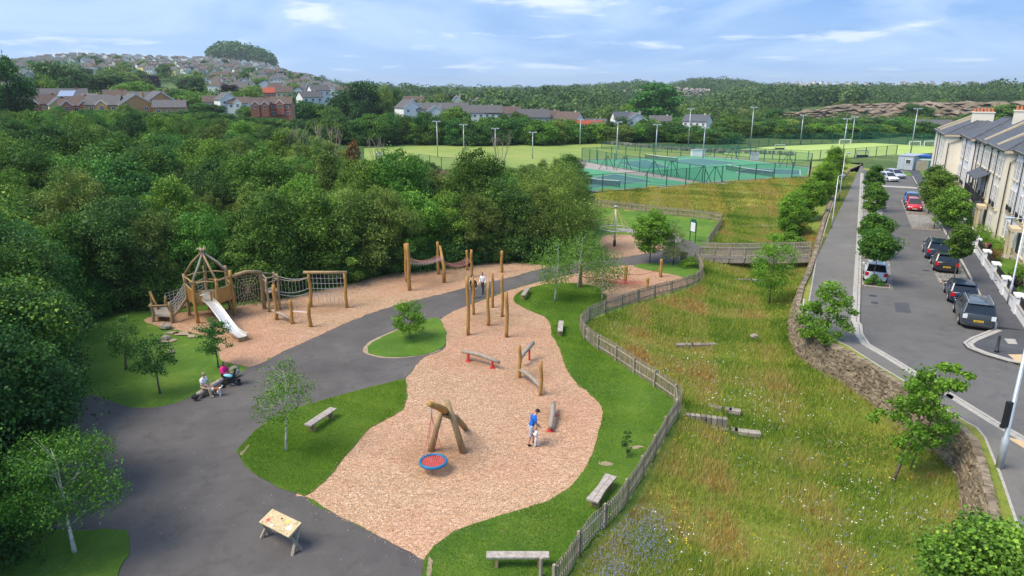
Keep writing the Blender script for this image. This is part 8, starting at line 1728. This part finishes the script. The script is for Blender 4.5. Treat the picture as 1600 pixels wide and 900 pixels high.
# --- hillside town: individuals, then the rest as one mass
TH = []
for i, (wm_, rm_, w_, hip) in enumerate((('white_wall', 'grey_tiles', 9, False), ('pale_wall', 'brown_tiles', 11, False), ('white_wall', 'brown_tiles', 8, True), ('pale_wall', 'grey_tiles', 10, True), ('yellow_wall', 'grey_tiles', 9, False), ('white_wall', 'grey_tiles', 9, False))):
    TH.append(mk_house('hillside_house', wm_, rm_, w_, 7.5, 5.2, 2.8, i == 5, windows=(i < 2), hip=hip, fascia=False))
TL = ['white walled house with a grey roof on the hillside', 'pale brown roofed house on the hillside', 'white house with a hipped brown roof on the hillside', 'grey hipped house on the hillside', 'cream house with a grey roof on the hillside', 'white gabled house on the hillside']
cnt = 0; hs = []; rh_ = random.Random(12); rows_u = []
for yd in np.geomspace(400, 1290, 27):
    px = -20 + rh_.uniform(-10, 10)
    while px < 590:
        lim = 480 if yd < 500 else (585 if yd < 900 else 500)
        if yd < 560 and px < 320: px += 30; continue
        if px < lim and rh_.random() < .88 and not (335 < px < 430 and yd > 1150): hs.append((px + rh_.uniform(-3, 3), yd + rh_.uniform(-9, 9) + 14 * math.sin(px * .03)))
        px += (13.5 + rh_.uniform(0, 9)) / yd * FPX
print('town houses', len(hs))
hs.sort(key=lambda q: q[1]); st = MB(); sr = MB()
rg = random.Random(4); stuffV = []
for i, (px, yd) in enumerate(hs):
    x = (px - 800) / 1112.3 * yd; z = H1(x, yd); k_ = rg.choice([0, 0, 1, 2, 2, 3, 4, 5, 5]); yaw = rg.choice([0, 0, 90]) + rg.uniform(-18, 18) + 25 * math.sin(px * .02)
    if i < 255:
        t = TH[k_]; lb = TL[k_]; rzv = R(yaw)
        if t.name in _used: t = copy_tree(t, (x, yd, z - .5), rzv, rg.uniform(.78, 1.0), lb, TL[k_].replace(' house', ' houses', 1))
        else: _used.add(t.name); t.location = (x, yd, z - .5); t.rotation_euler = (0, 0, rzv); tag(t, lb, 'house', TL[k_].replace(' house', ' houses', 1))
        t['category'] = 'house'
    else: stuffV.append((x, yd, z - .5, R(yaw), k_))
Vw, Fw, Mw = [], [], []
mats_t = ['white_wall', 'pale_wall', 'grey_tiles', 'brown_tiles']
def addhouse(x, y, z, a, k_):
    w_, d_, h_, rh = (4.6, 3.8, 5.2, 2.8); ca, sa = math.cos(a), math.sin(a); o = len(Vw)
    for (px_, py_, pz) in ((-w_, -d_, -1), (w_, -d_, -1), (w_, d_, -1), (-w_, d_, -1), (-w_, -d_, h_), (w_, -d_, h_), (w_, d_, h_), (-w_, d_, h_), (-w_, 0, h_ + rh), (w_, 0, h_ + rh)): Vw.append((x + px_ * ca - py_ * sa, y + px_ * sa + py_ * ca, z + pz))
    wm2 = 0 if k_ in (0, 2, 5, 4) else 1; rm2 = 2 if k_ in (0, 3, 4, 5) else 3
    for f, mm in (((0, 1, 5, 4), wm2), ((1, 2, 6, 5), wm2), ((2, 3, 7, 6), wm2), ((3, 0, 4, 7), wm2), ((4, 8, 7), wm2), ((5, 6, 9), wm2), ((4, 5, 9, 8), rm2), ((6, 7, 8, 9), rm2)): Fw.append(tuple(q + o for q in f)); Mw.append(mm)
for s_ in stuffV: addhouse(*s_)
for _ in range(190):
    px = rg.uniform(1205, 1300) if rg.random() < .5 else rg.uniform(1290, 1600); yd = rg.uniform(1900, 2450); x = (px - 800) / 1112.3 * yd; z = 16 + (135 - (131.5 if px < 1400 else 131)) / 1067 * yd + rg.uniform(-9, 3); addhouse(x, yd, z - 3, rg.random() * 3, rg.choice([0, 1, 3]))
me = mesh_from('distant_town', Vw, Fw, mats_t); me.polygons.foreach_set('material_index', Mw); o = bpy.data.objects.new('distant_town', me); C.objects.link(o); tag(o, 'far rows of small houses beyond the nearer hillside', None, None, 'stuff')
# ---------------------------------------------------------------- air
m = bpy.data.materials.new('haze_air'); m.use_nodes = True; t = m.node_tree; t.nodes.clear()
pv = t.nodes.new('ShaderNodeVolumePrincipled'); pv.inputs['Color'].default_value = (.80, .90, 1, 1); pv.inputs['Density'].default_value = .00014; pv.inputs['Anisotropy'].default_value = .2
t.links.new(pv.outputs[0], t.nodes.new('ShaderNodeOutputMaterial').inputs['Volume']); MATS['haze_air'] = m
o = MB().box((0, 0, 44), (15000, 15000, 100)).build('haze', 'haze_air'); tag(o, kind='stuff')
